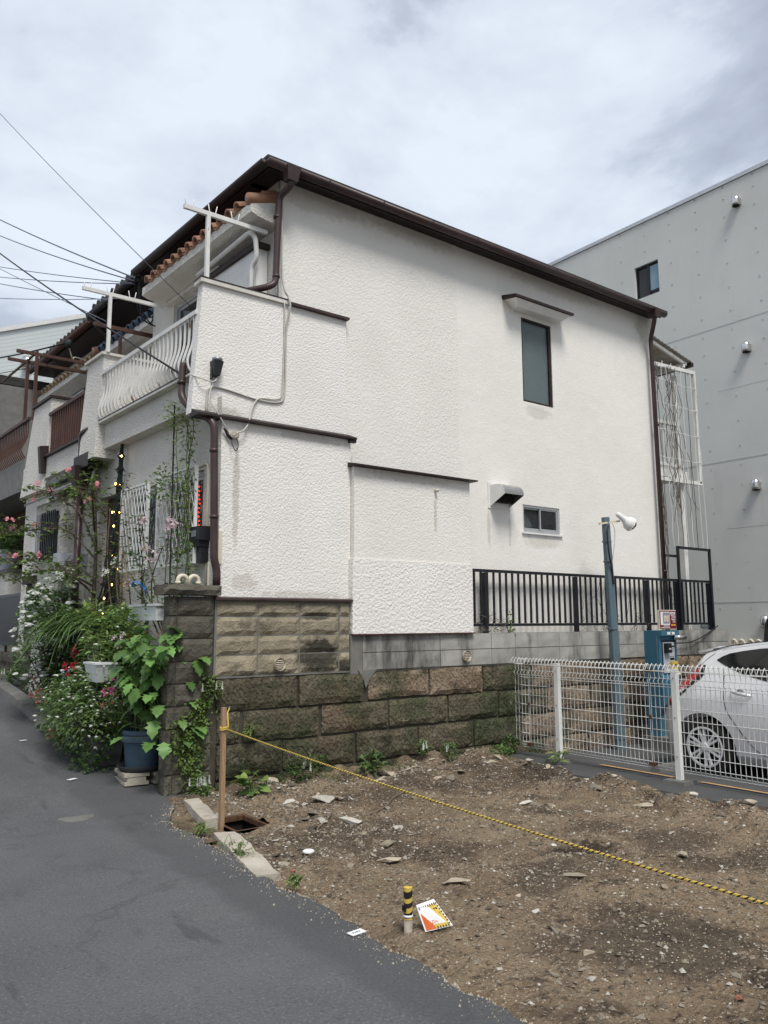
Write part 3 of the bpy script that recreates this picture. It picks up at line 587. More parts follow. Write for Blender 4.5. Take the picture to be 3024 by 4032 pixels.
# ------------------------------------------------------------------ the white corner house
H1 = thing('row_house', (6.5, 7.4, .9), 'white stucco two-storey corner house with brown eaves and blank side wall', 'house')
SY = 7.2
WIN = (7.765, 8.375, 4.535, 5.735); SW = (7.695, 8.425, 2.735, 3.105)
m = MB(); wall_holes(m, 6.565, 10.85, 1.3, 6.43, SY, .10, [WIN, SW]); m.add([(10.85,SY,1.3),(10.85,10.5,1.3),(10.85,10.5,6.43),(10.85,SY,6.43)], [(0,1,2,3)])
m.build('side_wall', 'stucco_smooth', H1)
m = MB(); m.box(3.97, 6.565, SY-.006, 7.4, 1.3, 6.43); m.build('side_wall', 'stucco_fine', H1)
MB().box(4.3, 10.8, 7.45, 10.4, .8, 6.4).build('inner_walls', 'interior', H1)
# upper front wall with sliding window
m = MB(); XF = 3.97
def fwall(m, y0, y1, z0, z1, x, dep, holes):
    q = MB(); wall_holes(q, y0, y1, z0, z1, 0, dep, holes); q.xf(lambda p: (x+p.y, p.x, p.z)); m.add(q.v, q.f)
UW = (8.85, 10.40, 4.12, 5.80)
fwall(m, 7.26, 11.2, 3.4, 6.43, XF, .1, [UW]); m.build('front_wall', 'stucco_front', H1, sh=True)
def sliding(parent, y0, y1, z0, z1, x, fm, gm, fw=.045, interior=True, sh=True, nm='window', panes=2):
    o = MB(); o.box(x, x+.06, y0, y1, z0, z0+fw); o.box(x, x+.06, y0, y1, z1-fw, z1); o.box(x, x+.06, y0, y0+fw, z0+fw, z1-fw); o.box(x, x+.06, y1-fw, y1, z0+fw, z1-fw)
    f = o.build(nm, fm, parent, sh=sh)
    for i in range(panes):
        a = y0+fw+(y1-y0-2*fw)/panes*i; b = a+(y1-y0-2*fw)/panes; xo = x+.012+.02*(i % 2)
        s = MB(); s.box(xo, xo+.018, a, a+.035, z0+fw, z1-fw); s.box(xo, xo+.018, b-.035, b, z0+fw, z1-fw); s.box(xo, xo+.018, a+.035, b-.035, z0+fw, z0+fw+.04); s.box(xo, xo+.018, a+.035, b-.035, z1-fw-.035, z1-fw)
        s.build('sash', fm, f, sh=sh)
        MB().box(xo+.006, xo+.010, a+.03, b-.03, z0+fw+.03, z1-fw-.03).build('pane', gm, f, sh=sh)
    if interior: MB().box(x+.3, x+.32, y0-.3, y1+.3, z0-.3, z1+.3).build('curtain', 'blind', f, sh=sh)
    return f
sliding(H1, *UW, XF+.03, 'alum', 'glass')
# lower front wall
DOOR = (10.12, 10.92, 1.2, 3.15); G1 = (7.48, 8.50, 2.2, 3.1); G2 = (8.85, 9.72, 2.2, 3.1)
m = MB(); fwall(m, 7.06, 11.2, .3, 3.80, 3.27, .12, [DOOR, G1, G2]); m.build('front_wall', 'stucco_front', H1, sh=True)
MB().box(3.37, 3.42, 10.05, 11.0, 1.1, 3.2).build('door', 'brown_wood', H1, sh=True)
for gy in (G1, G2): sliding(H1, *gy, 3.31, 'alum', 'glass_dark')
# lower side wall, projecting a little, and flashings
m = MB(); m.box(3.27, 4.815, 7.05, 7.19, 1.80, 3.555); m.build('side_wall', 'stucco_coarse', H1)
m = MB(); m.hexa([(2.99,6.985,3.555),(4.86,6.985,3.555),(4.86,7.19,3.555),(2.99,7.19,3.555),(2.99,6.985,3.575),(4.86,6.985,3.575),(4.86,7.148,3.64),(2.99,7.148,3.64)]); m.build('flashing', 'dark_brown', H1)
MB().box(4.78, 4.86, 7.0, 7.05, 3.52, 3.553).build('flashing', 'dark_brown', H1)
m = MB(); m.hexa([(3.215,6.955,1.772),(4.79,6.955,1.772),(4.79,7.12,1.772),(3.215,7.12,1.772),(3.215,6.955,1.792),(4.79,6.955,1.792),(4.79,7.048,1.806),(3.215,7.048,1.806)]); m.build('cap_flashing', 'brown_metal', H1)
# projecting extension of the lower wall
m = MB(); m.box(4.82, 6.535, 6.985, 7.193, 2.235, 3.25); m.build('extension_wall', 'stucco_fine', H1)
m = MB(); m.box(4.79, 6.54, 6.968, 7.193, 1.432, 2.232); m.build('extension_wall', 'stucco_trowel', H1)
m = MB(); m.hexa([(4.775,6.90,3.252),(6.60,6.90,3.252),(6.60,7.193,3.252),(4.775,7.193,3.252),(4.775,6.90,3.268),(6.60,6.90,3.268),(6.60,7.193,3.33),(4.775,7.193,3.33)]); m.build('flashing', 'dark_brown', H1)
MB().box(4.80, 6.56, 6.955, 7.05, 1.419, 1.431).build('base_flashing', 'brown_wood', H1)
# balcony: end wall, fascia, far pier, floor
m = MB(); m.hexa([(2.985,7.15,3.60),(4.82,7.15,3.60),(4.82,7.193,3.60),(2.985,7.27,3.60),(3.075,7.15,4.965),(4.82,7.15,4.965),(4.82,7.193,4.965),(3.075,7.27,4.965)]); m.build('balcony_end_wall', 'stucco_coarse', H1)
m = MB(); m.hexa([(3.04,7.12,4.967),(4.06,7.12,4.967),(4.06,7.193,4.967),(3.04,7.30,4.967),(3.04,7.12,5.01),(4.06,7.12,5.01),(4.06,7.193,5.01),(3.04,7.30,5.01)]); m.build('coping', 'coping', H1)
m = MB(); m.hexa([(3.035,7.115,5.012),(4.065,7.115,5.012),(4.065,7.193,5.012),(3.035,7.305,5.012),(3.035,7.115,5.022),(4.065,7.115,5.022),(4.065,7.193,5.022),(3.035,7.305,5.022)]); m.build('coping_top', 'dark_brown', H1)
m = MB(); m.hexa([(4.075,7.10,4.967),(4.835,7.10,4.967),(4.835,7.193,4.967),(4.075,7.193,4.967),(4.075,7.10,4.995),(4.835,7.10,4.995),(4.835,7.193,5.035),(4.075,7.193,5.035)]); m.build('flashing', 'brown_metal', H1)
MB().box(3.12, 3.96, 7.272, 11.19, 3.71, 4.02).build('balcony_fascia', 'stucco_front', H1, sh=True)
MB().box(3.035, 3.14, 7.272, 10.36, 4.022, 4.048).build('balcony_sill', 'coping', H1, sh=True)
MB().box(3.035, 3.10, 7.272, 10.36, 4.05, 4.066).build('balcony_gutter_edge', 'dark_brown', H1, sh=True)
m = MB(); m.hexa([(3.0,10.37,3.60),(3.95,10.37,3.60),(3.95,11.12,3.60),(3.0,11.12,3.60),(3.07,10.37,4.92),(3.95,10.37,4.92),(3.95,11.05,4.92),(3.07,11.05,4.92)]); m.build('balcony_pier', 'stucco_front', H1, sh=True)
MB().box(3.03, 3.97, 10.33, 11.09, 4.922, 4.955).build('coping', 'coping', H1, sh=True)
# balcony railing with belly-shaped bars
r = MB(); r.box(3.05, 3.10, 7.275, 10.365, 4.655, 4.70); rail = r.build('railing', 'rusty_white', H1, sh=True)
bp = bez([(0, 0, .655), (0, 0, .45), (-.008, 0, .33), (-.045, 0, .20), (-.06, 0, .13), (-.045, 0, .06), (-.01, 0, .01)], 3)
bm_ = MB().tube(bp, .013, 4).mesh('baluster', M['rusty_white'])
for i in range(25):
    y = 7.36+i*.1225; p = shear((3.07, y, 4.045)); inst('baluster', bm_, rail, p, (0, 0, random.uniform(-.03, .03)))
# hood with clay tiles above the balcony window
m = MB(); m.prism([(3.965, 7.22, 6.17), (3.965, 7.22, 5.86), (3.70, 7.22, 5.90), (3.62, 7.22, 5.93), (3.62, 7.22, 6.035)], (0, 3.45, 0)); m.build('hood', 'stucco_front', H1, sh=True)
def tile_mesh(mat, r=.062, ln=.62, tag_='roof_tile'):
    m = MB(); n = 7; vs = []
    for xx, rr in ((0, r*1.08), (ln, r)):
        for t_ in (0, -.014):
            for j in range(n+1):
                a = pi*j/n; vs.append((xx, cos(a)*(rr+t_), sin(a)*(rr+t_)*1.05))
    q = n+1
    fs = [(j, j+1, 2*q+j+1, 2*q+j) for j in range(n)]+[(q+j, q+j+1, 3*q+j+1, 3*q+j) for j in range(n)]+[(j, j+1, q+j+1, q+j) for j in range(n)]
    m.add(vs, fs); return m.mesh(tag_, mat, True)
def pan_mesh(mat, ln=.62):
    m = MB(); vs = []
    for xx in (0, ln):
        for t_ in (0, .016):
            for j in range(7):
                a = pi+pi*j/6; vs.append((xx, cos(a)*.075, .055+sin(a)*.055+t_))
    fs = [(j, j+1, 14+j+1, 14+j) for j in range(6)]+[(7+j, 7+j+1, 21+j+1, 21+j) for j in range(6)]+[(j, j+1, 7+j+1, 7+j) for j in range(6)]
    return m.add(vs, fs).mesh('pan_tile', mat, True)
def tile_hood(parent, y0, y1, x, z, mat, ln=.6, pitch=.24, ang=.36):
    tm, pn = tile_mesh(M[mat], .066, ln), pan_mesh(M[mat], ln); n = int((y1-y0)/pitch)
    for i in range(n):
        y = y0+pitch*(i+.5); p = shear((x, y, z)); inst('roof_tile', tm, parent, p, (0, -ang, 0))
        if i < n-1: p = shear((x+.02, y+pitch/2, z-.035)); inst('pan_tile', pn, parent, p, (0, -ang, 0))
hood_part = MB().box(3.955, 3.965, 7.22, 10.65, 6.175, 6.20); hood_o = hood_part.build('hood_flashing', 'dark_brown', H1, sh=True)
tile_hood(hood_o, 7.40, 10.65, 3.585, 6.05, 'tile_orange', .38)
# big verge tile at the right end of the hood
m = MB().tube([(3.59, 7.22, 6.075), (3.95, 7.22, 6.19)], [.07, .066], 10); m.build('verge_tile', 'tile_orange', H1, True)
MB().tube([(3.78, 7.26, 6.20), (3.95, 7.26, 6.26)], .05, 8).build('verge_tile', 'tile_orange', H1, True)
# shutter box beside the window with pipe cover
m = MB(); m.box(3.83, 3.962, 7.50, 8.95, 4.1, 5.66); m.build('shutter_box', 'white_paint', H1, sh=True)
m = MB(); m.box(3.79, 3.962, 7.44, 9.0, 5.662, 5.72); m.build('shutter_box_top', 'dark_brown', H1, sh=True)
m = MB(); m.tube(round_path([shear((3.74, 9.0, 5.76)), shear((3.72, 7.46, 5.80)), (3.74, 7.33, 5.74), (3.77, 7.34, 5.5), (3.75, 7.42, 5.42), (3.75, 7.46, 4.3)], .06), .027, 8); m.build('pipe_cover', 'rusty_white', H1, True)
# brow over the upper front window
MB().box(3.90, 3.968, 8.75, 10.5, 5.81, 5.86).build('window_head', 'coping', H1, sh=True)
# eaves, gutters, roof
EX0, EX1, EY0, EY1, EZ = 3.68, 10.86, 6.95, 11.2, 6.415
m = MB(); m.box(EX0+.06, EX1-.1, EY0+.05, 7.5, EZ, EZ+.02); m.build('soffit', 'dark_brown', H1)
m = MB(); m.box(EX0+.04, 4.4, 7.5, EY1-.1, EZ, EZ+.02); m.build('soffit', 'dark_brown', H1, sh=True)
MB().box(EX0+.045, EX1-.09, EY0+.028, EY0+.048, EZ-.055, EZ+.018).build('fascia_board', 'dark_brown', H1)
MB().box(EX0+.02, EX0+.04, EY0+.03, EY1-.08, EZ-.055, EZ+.018).build('fascia_board', 'dark_brown', H1, sh=True)
m = MB(); zt = EZ+.024
c = [(EX0-.02, EY0-.03), (EX1, EY0-.03), (EX1, 10.52), (EX0-.02-.055*3.5, 10.52)]
rdg = [(5.4, 8.7, 6.95), (9.3, 8.7, 6.95)]
lo = [(x, y, zt) for x, y in c]; hi = [(x, y, zt+.035) for x, y in c]
m.add(lo+hi+rdg, [(0,1,5,4),(1,2,6,5),(2,3,7,6),(3,0,4,7),(3,2,1,0),(4,5,9,8),(5,6,9),(6,7,8,9),(7,4,8)]); m.build('roof', 'roof_dark', H1)
def gutter(parent, a, b, r, mat, inward, sh=False, nm='gutter', n=8):
    a, b, inward = Vector(a), Vector(b), Vector(inward); m = MB(); vs = []
    for p in (a, b):
        for rr in (r, r*.88):
            for j in range(n+1):
                q = pi*j/n; vs.append(p + inward*cos(q)*rr - Vector((0, 0, 1))*sin(q)*rr*1.1)
    k_ = n+1
    m.add(vs, [(j, j+1, 2*k_+j+1, 2*k_+j) for j in range(n)]+[(k_+j, k_+j+1, 3*k_+j+1, 3*k_+j) for j in range(n)]+[(0, k_, 3*k_, 2*k_), (n, k_+n, 3*k_+n, 2*k_+n)]+[tuple(range(0, k_)), tuple(range(2*k_, 3*k_))])
    return m.build(nm, mat, parent, True, sh=sh)
gu = gutter(H1, (EX0-.03, EY0-.032, EZ-.005), (EX1-.08, EY0-.032, EZ-.005), .058, 'brown_metal', (0, 1, 0))
gutter(H1, (EX0-.035, EY0-.03, EZ-.005), (EX0-.035, 11.1, EZ-.005), .058, 'dark_brown', (1, 0, 0), sh=True)
for i in range(9): 
    x = 4.4+i*.75; MB().box(x, x+.012, EY0-.095, EY0+.03, EZ-.017, EZ-.006).build('gutter_bracket', 'brown_metal', gu)
# hopper and downpipes
m = MB(); m.hexa([(3.88,6.87,6.25),(4.0,6.87,6.25),(4.0,6.96,6.25),(3.88,6.96,6.25),(3.855,6.84,6.40),(4.025,6.84,6.40),(4.025,6.975,6.40),(3.855,6.975,6.40)]); m.build('hopper', 'brown_metal', H1)
def pipe(pts, r=.034, mat='brown_metal', nm='downpipe', collars=(), parent=None, n=10, rr=.07):
    pts_ = round_path(pts, rr); o = MB().tube(pts_, r, n).build(nm, mat, parent or H1, True)
    for c_ in collars: MB().lathe([(r+.006, 0), (r+.006, .03)], c_, n).build('collar', mat, o, True)
    return o
pipe([(3.94, 6.91, 6.27), (3.94, 6.93, 6.20), (3.90, 7.10, 6.15), (3.88, 7.11, 5.16), (3.80, 7.12, 5.10), (3.55, 7.34, 5.045), (3.5, 7.5, 5.03)], .036, collars=[(3.885, 7.11, 5.9), (3.885, 7.11, 5.22)])
pipe([(10.50, 6.91, 6.38), (10.50, 6.92, 6.24), (10.64, 7.10, 6.02), (10.685, 7.105, 1.40)], .036, collars=[(10.668, 7.103, 5.8), (10.677, 7.104, 4.6), (10.681, 7.104, 3.3), (10.684, 7.104, 2.3)])
m = MB(); m.hexa([(10.45,6.87,6.28),(10.55,6.87,6.28),(10.55,6.96,6.28),(10.45,6.96,6.28),(10.425,6.84,6.40),(10.575,6.84,6.40),(10.575,6.975,6.40),(10.425,6.975,6.40)]); m.build('hopper', 'brown_metal', H1)
pipe([(3.12, 7.40, 4.15), (3.00, 7.42, 4.20), (2.98, 7.40, 3.82), (3.02, 7.30, 3.70), (3.15, 7.03, 3.52), (3.17, 7.0, 3.45), (3.20, 6.995, 2.16), (3.235, 7.0, 2.06), (3.235, 7.0, 1.91)], .038, collars=[(2.98, 7.40, 3.95), (3.17, 6.997, 3.2), (3.19, 6.995, 2.55)])
# windows on the side wall
def side_window(nm, W, y, fm, gm, label, split, back):
    x0, x1, z0, z1 = W; f = .03
    t = MB(); t.box(x0, x1, y, y+.06, z0, z0+f); t.box(x0, x1, y, y+.06, z1-f, z1); t.box(x0, x0+f, y, y+.06, z0+f, z1-f); t.box(x1-f, x1, y, y+.06, z0+f, z1-f)
    o = t.build('window', fm, H1); o['label'] = label
    if split:
        c_ = (x0+x1)/2; g_ = .02
        for a, b, yo in ((x0+f, c_+.015, y+.035), (c_-.015, x1-f, y+.010)):
            s = MB(); s.box(a, b, yo, yo+.018, z0+f, z0+f+.035); s.box(a, b, yo, yo+.018, z1-f-g_, z1-f); s.box(a, a+g_, yo, yo+.018, z0+f+.035, z1-f-g_); s.box(b-g_, b, yo, yo+.018, z0+f+.035, z1-f-g_); s.build('sash', fm, o)
            MB().box(a+.01, b-.01, yo+.007, yo+.011, z0+f+.02, z1-f-.01).build('pane', gm, o)
    else:
        MB().box(x0+f, x1-f, y+.03, y+.036, z0+f, z1-f).build('pane', gm, o)
    MB().box(x0-.05, x1+.05, y+.22, y+.24, z0-.05, z1+.05).build('room_back', back, o)
    return o
wo = side_window('w', WIN, SY+.012, 'dark_brown', 'frosted', 'tall narrow frosted window with dark brown frame', False, 'blind')
MB().box(8.27, 8.30, SY+.07, SY+.09, 4.56, 5.71).build('inner_frame', 'wood_stake', wo)
MB().box(8.325, 8.345, SY+.01, SY+.05, 4.565, 5.70).build('inner_jamb', 'dark_brown', wo)
so_ = side_window('s', SW, SY+.012, 'alum', 'glass', 'small aluminium sliding window', True, 'interior')
MB().box(7.665, 8.455, SY-.03, SY+.03, 2.712, 2.733).build('sill', 'white_paint', so_)
m = MB(); rr = random.Random(5); pts = [(7.87+rr.gauss(0, .05), SY+.15+rr.gauss(0, .02), 2.86+rr.gauss(0, .06)) for _ in range(40)]+[(7.85, SY+.14, 3.02), (7.88, SY+.14, 3.01)]
bagme = hull_mesh('plastic_bag', pts, M['white_paint']); bo = bpy.data.objects.new('plastic_bag', bagme); COL.objects.link(bo); tag(bo, 'white plastic bag standing behind the small sliding window', 'bag')
# canopy over the tall window
m = MB(); m.hexa([(7.55,7.05,5.785),(8.45,7.05,5.785),(8.40,7.199,5.79),(7.60,7.199,5.79),(7.44,6.97,5.86),(8.54,6.97,5.86),(8.54,7.199,5.90),(7.44,7.199,5.90)]); m.build('window_canopy', 'white_paint', H1)
m = MB(); m.hexa([(7.40,6.94,5.862),(8.58,6.94,5.862),(8.58,7.199,5.902),(7.40,7.199,5.902),(7.40,6.94,5.895),(8.58,6.94,5.895),(8.58,7.199,5.955),(7.40,7.199,5.955)]); m.build('canopy_flashing', 'dark_brown', H1)
# stainless vent hood
x0, x1 = 7.08, 7.42; m = MB(); arc = [(7.199, 3.30)]+[(7.06-.14*sin(a), 3.16+.14*cos(a)) for a in [pi/2*i/7 for i in range(8)]]
vs = []; 
for x in (x0, x1): vs += [(x, y, z) for y, z in arc]
n = len(arc); m.add(vs, [(i, i+1, n+i+1, n+i) for i in range(n-1)])
vh = m.build('vent_hood', 'steel', H1, True)
for x in (x0, x1):
    MB().prism([(x, y, z) for y, z in arc]+[(x, 7.199, 3.02)], (.004, 0, 0)).build('cheek', 'steel' if x == x1 else 'white_paint', vh)
MB().box(x0+.03, x1-.03, 7.10, 7.198, 3.08, 3.2).build('duct_opening', 'pit', vh)
MB().box(x0-.03, x1+.03, 7.188, 7.199, 3.0, 3.335).build('back_plate', 'white_paint', vh)
# drip nipple, wall light, cables
MB().lathe([(.018, 0), (.016, .05)], (5.98, 6.93, 3.09), 10, 'y').build('pipe_stub', 'cream_plastic', H1, True)
t = thing('outdoor_sensor', (3.20, 7.10, 4.02), 'small black outdoor light fixture with grey top on the balcony end wall', 'light fixture')
m = MB(); m.hexa([(3.185,7.06,4.0),(3.245,7.06,4.0),(3.245,7.149,4.0),(3.185,7.149,4.0),(3.17,7.045,4.15),(3.275,7.045,4.15),(3.275,7.149,4.15),(3.17,7.149,4.15)]); m.build('body', 'black_plastic', t)
MB().lathe([(.05, 0), (.055, .03), (.03, .045)], (3.225, 7.095, 4.152), 14).build('cap', 'grey_metal', t, True)
MB().box(3.175, 3.19, 7.10, 7.149, 3.97, 4.13).build('bracket', 'black_plastic', t)
def cable(pts, r, mat, label, cat='cable', group=None, smooth_n=6, nm='wall_cable'):
    return MB().tube(bez(pts, smooth_n), r, 5).build(nm, mat, smooth=True, label=label, cat=cat, group=group)
cable([(3.96, 7.13, 6.2), (3.97, 7.14, 5.4), (3.98, 7.10, 5.12), (4.03, 7.10, 5.04), (4.05, 7.085, 4.93), (4.03, 7.13, 4.7), (4.03, 7.14, 4.3), (4.02, 7.14, 3.95), (3.95, 7.14, 3.86), (3.7, 7.14, 3.85), (3.3, 7.14, 3.90), (3.16, 7.14, 3.86), (3.14, 7.13, 3.62)], .011, 'cable_grey', 'grey cable running down and along the balcony end wall')
cable([(4.00, 7.125, 5.0), (4.01, 7.135, 4.6), (3.99, 7.135, 4.0), (3.93, 7.135, 3.89), (3.72, 7.135, 3.86), (3.62, 7.10, 3.72), (3.55, 7.02, 3.56), (3.48, 6.99, 3.46), (3.40, 7.0, 3.42)], .009, 'cable_grey', 'thin grey cable sagging from the balcony wall to a black connector')
cable([(3.24, 7.09, 4.0), (3.18, 7.08, 3.93), (3.05, 7.10, 3.95), (2.99, 7.2, 4.0)], .007, 'cable_grey', 'short pale cable from the black light fixture to the downpipe')
cable([(3.24, 7.09, 3.99), (3.16, 7.09, 3.85), (3.14, 7.05, 3.72), (3.20, 7.0, 3.60), (3.28, 6.99, 3.47), (3.33, 7.02, 3.42)], .007, 'cable_grey', 'pale cable hanging from the light fixture over the brown ledge')
t = thing('cable_connector', (3.38, 7.03, 3.34), 'black cable connector with grey putty lump on the side wall', 'connector')
MB().tube([(3.28, 7.02, 3.46), (3.33, 7.02, 3.39), (3.36, 7.02, 3.36)], [.008, .018, .014], 8).build('plug', 'cable_black', t, True)
rr = random.Random(3); me = hull_mesh('putty', [Vector((rr.gauss(0, 1), rr.gauss(0, 1), rr.gauss(0, 1))).normalized()*.05 for _ in range(30)], M['conc_light']); inst('putty', me, t, (3.40, 7.03, 3.40))
MB().tube(bez([(3.37, 7.02, 3.38), (3.36, 6.99, 3.30), (3.40, 6.99, 3.24), (3.43, 7.0, 3.30), (3.42, 7.03, 3.38)]), .005, 5).build('loop', 'cable_black', t, True)
# clothes pole brackets
def clothes(y, x0, x1, z, zb, xp, label, sh=True):
    f = shear if sh else Vector
    t = thing('clothes_pole_bracket', tuple(f((xp, y, zb))), label, 'clothes rack', 'clothes pole brackets on the corner house balcony')
    MB().bar(f((x0, y, z)), f((x1, y, z)), .035, .045).build('arm', 'rusty_white', t)
    MB().bar(f((xp, y, zb)), f((xp, y, z-.024)), .04, .04).build('post', 'rusty_white', t)
    for q in (.06, .33, .60):
        xx = x0+(x1-x0)*q
        MB().tube([f((xx-.05, y, z+.11)), f((xx-.035, y, z+.03)), f((xx, y, z+.02)), f((xx+.035, y, z+.03)), f((xx+.05, y, z+.11))], .006, 5).build('hook', 'rusty_white', t, True)
clothes(7.29, 2.90, 3.86, 5.80, 5.02, 3.17, 'rusty white clothes pole bracket standing on the balcony end wall', False)
clothes(10.33, 2.75, 3.80, 5.72, 4.955, 3.10, 'white clothes pole bracket standing by the far balcony pier')
# window grilles (folding lattice)
def grille(y0, y1, z0, z1, x, label):
    t = MB(); fw = .03
    t.box(x-.03, x, y0, y1, z0, z0+.02); t.box(x-.03, x, y0, y1, z1-.02, z1); t.box(x-.03, x, y0, y0+fw, z0+.02, z1-.02); t.box(x-.03, x, y1-fw, y1, z0+.02, z1-.02)
    o = t.build('window_grille', 'mesh_white', H1, sh=True)
    n = 9; wd = y1-y0; hh = z1-z0-.04; kx = .34
    for sgn in (1, -1):
        for i in range(-4, n+1):
            a = y0+wd*i/n; b = a+wd*4/n; za, zb_ = (z0+.02, z1-.02) if sgn > 0 else (z1-.02, z0+.02)
            ya, yb = a, b; ta, tb = 0, 1
            if ya < y0+.01: ta = (y0+.01-a)/(b-a)
            if yb > y1-.01: tb = (y1-.01-a)/(b-a)
            if tb-ta < .08: continue
            p = Vector((x-.02-.006*sgn, a+(b-a)*ta, za+(zb_-za)*ta)); q = Vector((x-.02-.006*sgn, a+(b-a)*tb, za+(zb_-za)*tb))
            MB().bar(shear(p), shear(q), .005, .016).build('lattice_bar', 'mesh_white', o)
    for yy in (y0+.04, y1-.04):
        for zz in (z0+.08, z1-.08): MB().box(x, 3.268, yy-.01, yy+.01, zz-.008, zz+.008).build('stand_off', 'alum', o, sh=True)
grille(7.42, 8.52, 2.14, 3.13, 3.19, ''); grille(8.82, 9.75, 2.14, 3.12, 3.19, '')
# LED strip, meter, utility panel, small pipes on the front corner
t = thing('led_light_strip', (3.24, 7.44, 2.2), 'red LED light string hanging beside the barred window', 'string lights')
MB().tube([(3.235, 7.44, 2.95), (3.235, 7.445, 2.6), (3.235, 7.44, 2.22)], .006, 5).build('wire', 'wire_dark', t)
for i in range(16):
    z = 2.92-i*.044; MB().lathe([(.005, 0), (.010, .006), (.005, .014)], (3.225+random.uniform(-.004, .004), 7.44+random.uniform(-.012, .012), z), 6).build('bulb', emis('led_red', (1, .02, .01), 1.6), t, True)
t = thing('electric_meter', (3.2, 7.38, 2.2), 'dark grey electricity meter on the front corner behind the downpipe', 'meter')
MB().box(3.15, 3.268, 7.26, 7.52, 2.36, 2.50).build('body', 'black_plastic', t, sh=True)
MB().box(3.16, 3.268, 7.29, 7.47, 2.30, 2.358).build('lower_body', 'black_plastic', t, sh=True)
MB().box(3.19, 3.268, 7.30, 7.42, 2.14, 2.298).build('terminal_box', 'black_plastic', t, sh=True)
MB().box(3.146, 3.149, 7.34, 7.46, 2.40, 2.46).build('dial_window', 'grey_metal', t, sh=True)
MB().box(3.262, 3.30, 7.035, 7.049, 2.12, 2.44).build('utility_panel', 'cream_plastic', H1)
MB().tube(round_path([(3.24, 7.55, 3.14), (3.24, 7.30, 3.15), (3.245, 7.28, 3.10), (3.245, 7.27, 1.4)], .04), .014, 8).build('conduit', 'cream_plastic', H1, True)
MB().tube([(3.25, 7.22, 2.15), (3.25, 7.22, 1.4)], .012, 8).build('conduit', 'cream_plastic', H1, True)
# ------------------------------------------------------------------ neighbouring row houses
def rail_straight(parent, y0, y1, x, z0, z1, mat, step, curved=False):
    o = MB(); o.box(x, x+.05, y0, y1, z1-.05, z1); o = o.build('railing', mat, parent, sh=True)
    if curved: me = MB().tube(bez([(0,0,z1-z0-.05),(0,0,.38),(-.07,0,.2),(-.09,0,.12),(-.02,0,0)], 3), .012, 4).mesh('baluster', M[mat])
    else: me = MB().box(-.015, .015, -.012, .012, 0, z1-z0-.05).mesh('baluster', M[mat])
    n = int((y1-y0)/step)
    for i in range(n): inst('baluster', me, o, shear((x+.025, y0+step*(i+.5), z0)))
    return o
def house(y0, y1, xw, eave_x, eave_z, hood_x, hood_z, tile, label, gut, base):
    t = thing('row_house', tuple(shear((xw, (y0+y1)/2, base))), label, 'house')
    MB().box(xw, xw+5, y0, y1, 3.5, eave_z+.02).build('upper_wall', 'stucco_front', t, sh=True)
    m = MB(); m.prism([(xw-.002, y0+.05, hood_z+.3), (xw-.002, y0+.05, hood_z-.28), (hood_x+.14, y0+.05, hood_z-.18), (hood_x+.03, y0+.05, hood_z-.12), (hood_x+.03, y0+.05, hood_z-.015)], (0, y1-y0-.15, 0)); m.build('hood', 'stucco_front', t, sh=True)
    h = MB().box(xw-.01, xw-.004, y0+.05, y1-.1, hood_z+.31, hood_z+.36).build('hood_flashing', 'dark_brown', t, sh=True)
    tile_hood(h, y0+.15, y1-.1, hood_x, hood_z, tile, .55, .25, .38)
    MB().box(eave_x+.06, xw+.2, y0, y1-.05, eave_z-.02, eave_z).build('soffit', 'dark_brown', t, sh=True)
    gutter(t, (eave_x, y0, eave_z+.06), (eave_x, y1-.03, eave_z+.06), .065, gut, (1, 0, 0), sh=True)
    m = MB(); z = eave_z+.09; m.hexa([(eave_x,y0,z),(xw+5,y0,z),(xw+5,y1,z),(eave_x,y1,z),(eave_x+.02,y0,z+.05),(xw+2.4,y0,z+.75),(xw+2.4,y1,z+.75),(eave_x+.02,y1,z+.05)]); rf = m.build('roof', 'roof_dark', t, sh=True)
    n = int((y1-y0)/.25)
    tm = MB().lathe([(.055, 0), (.055, .14)], (0, 0, 0), 8, 'x').mesh('eave_tile', M['roof_dark'], True)
    for i in range(n): inst('eave_tile', tm, rf, shear((eave_x-.02, y0+.25*(i+.5), z+.055)))
    return t
H2 = house(11.23, 14.9, 4.72, 4.10, 6.80, 4.2, 6.17, 'tile_blue', 'second white row house with blue tiled hood and brown straight balcony railing', 'dark_brown', .5)
MB().box(3.27, 4.9, 11.23, 14.9, .3, 3.72).build('lower_wall', 'stucco_front', H2, sh=True)
MB().box(3.20, 4.7, 11.2, 14.9, 3.72, 4.03).build('balcony_fascia', 'stucco_front', H2, sh=True)
MB().box(3.15, 3.26, 11.2, 13.6, 4.032, 4.06).build('balcony_sill', 'dark_brown', H2, sh=True)
rail_straight(H2, 11.15, 13.5, 3.2, 4.06, 4.73, 'brown_wood', .118)
MB().box(4.15, 4.20, 13.3, 13.34, 4.03, 6.1).build('hood_post', 'brown_wood', H2, sh=True)
m = MB(); m.hexa([(3.16,13.52,3.55),(4.7,13.52,3.55),(4.7,14.85,3.55),(3.16,14.85,3.55),(3.24,13.52,4.98),(4.7,13.52,4.98),(4.7,14.55,4.98),(3.24,14.55,4.98)]); m.build('balcony_pier', 'stucco_front', H2, sh=True)
MB().box(3.2, 4.72, 13.48, 14.6, 4.982, 5.02).build('coping', 'dark_brown', H2, sh=True)
m = MB(); m.prism([(3.22, 13.46, 4.22), (3.09, 13.46, 4.20), (3.13, 13.46, 3.80), (3.22, 13.46, 3.80)], (0, .14, 0)); m.build('scupper', 'dark_brown', H2, sh=True)
sh_ = MB().box(4.66, 4.715, 11.9, 13.5, 4.2, 5.85); sh_ = sh_.build('window_shutter', 'dark_brown', H2, sh=True)
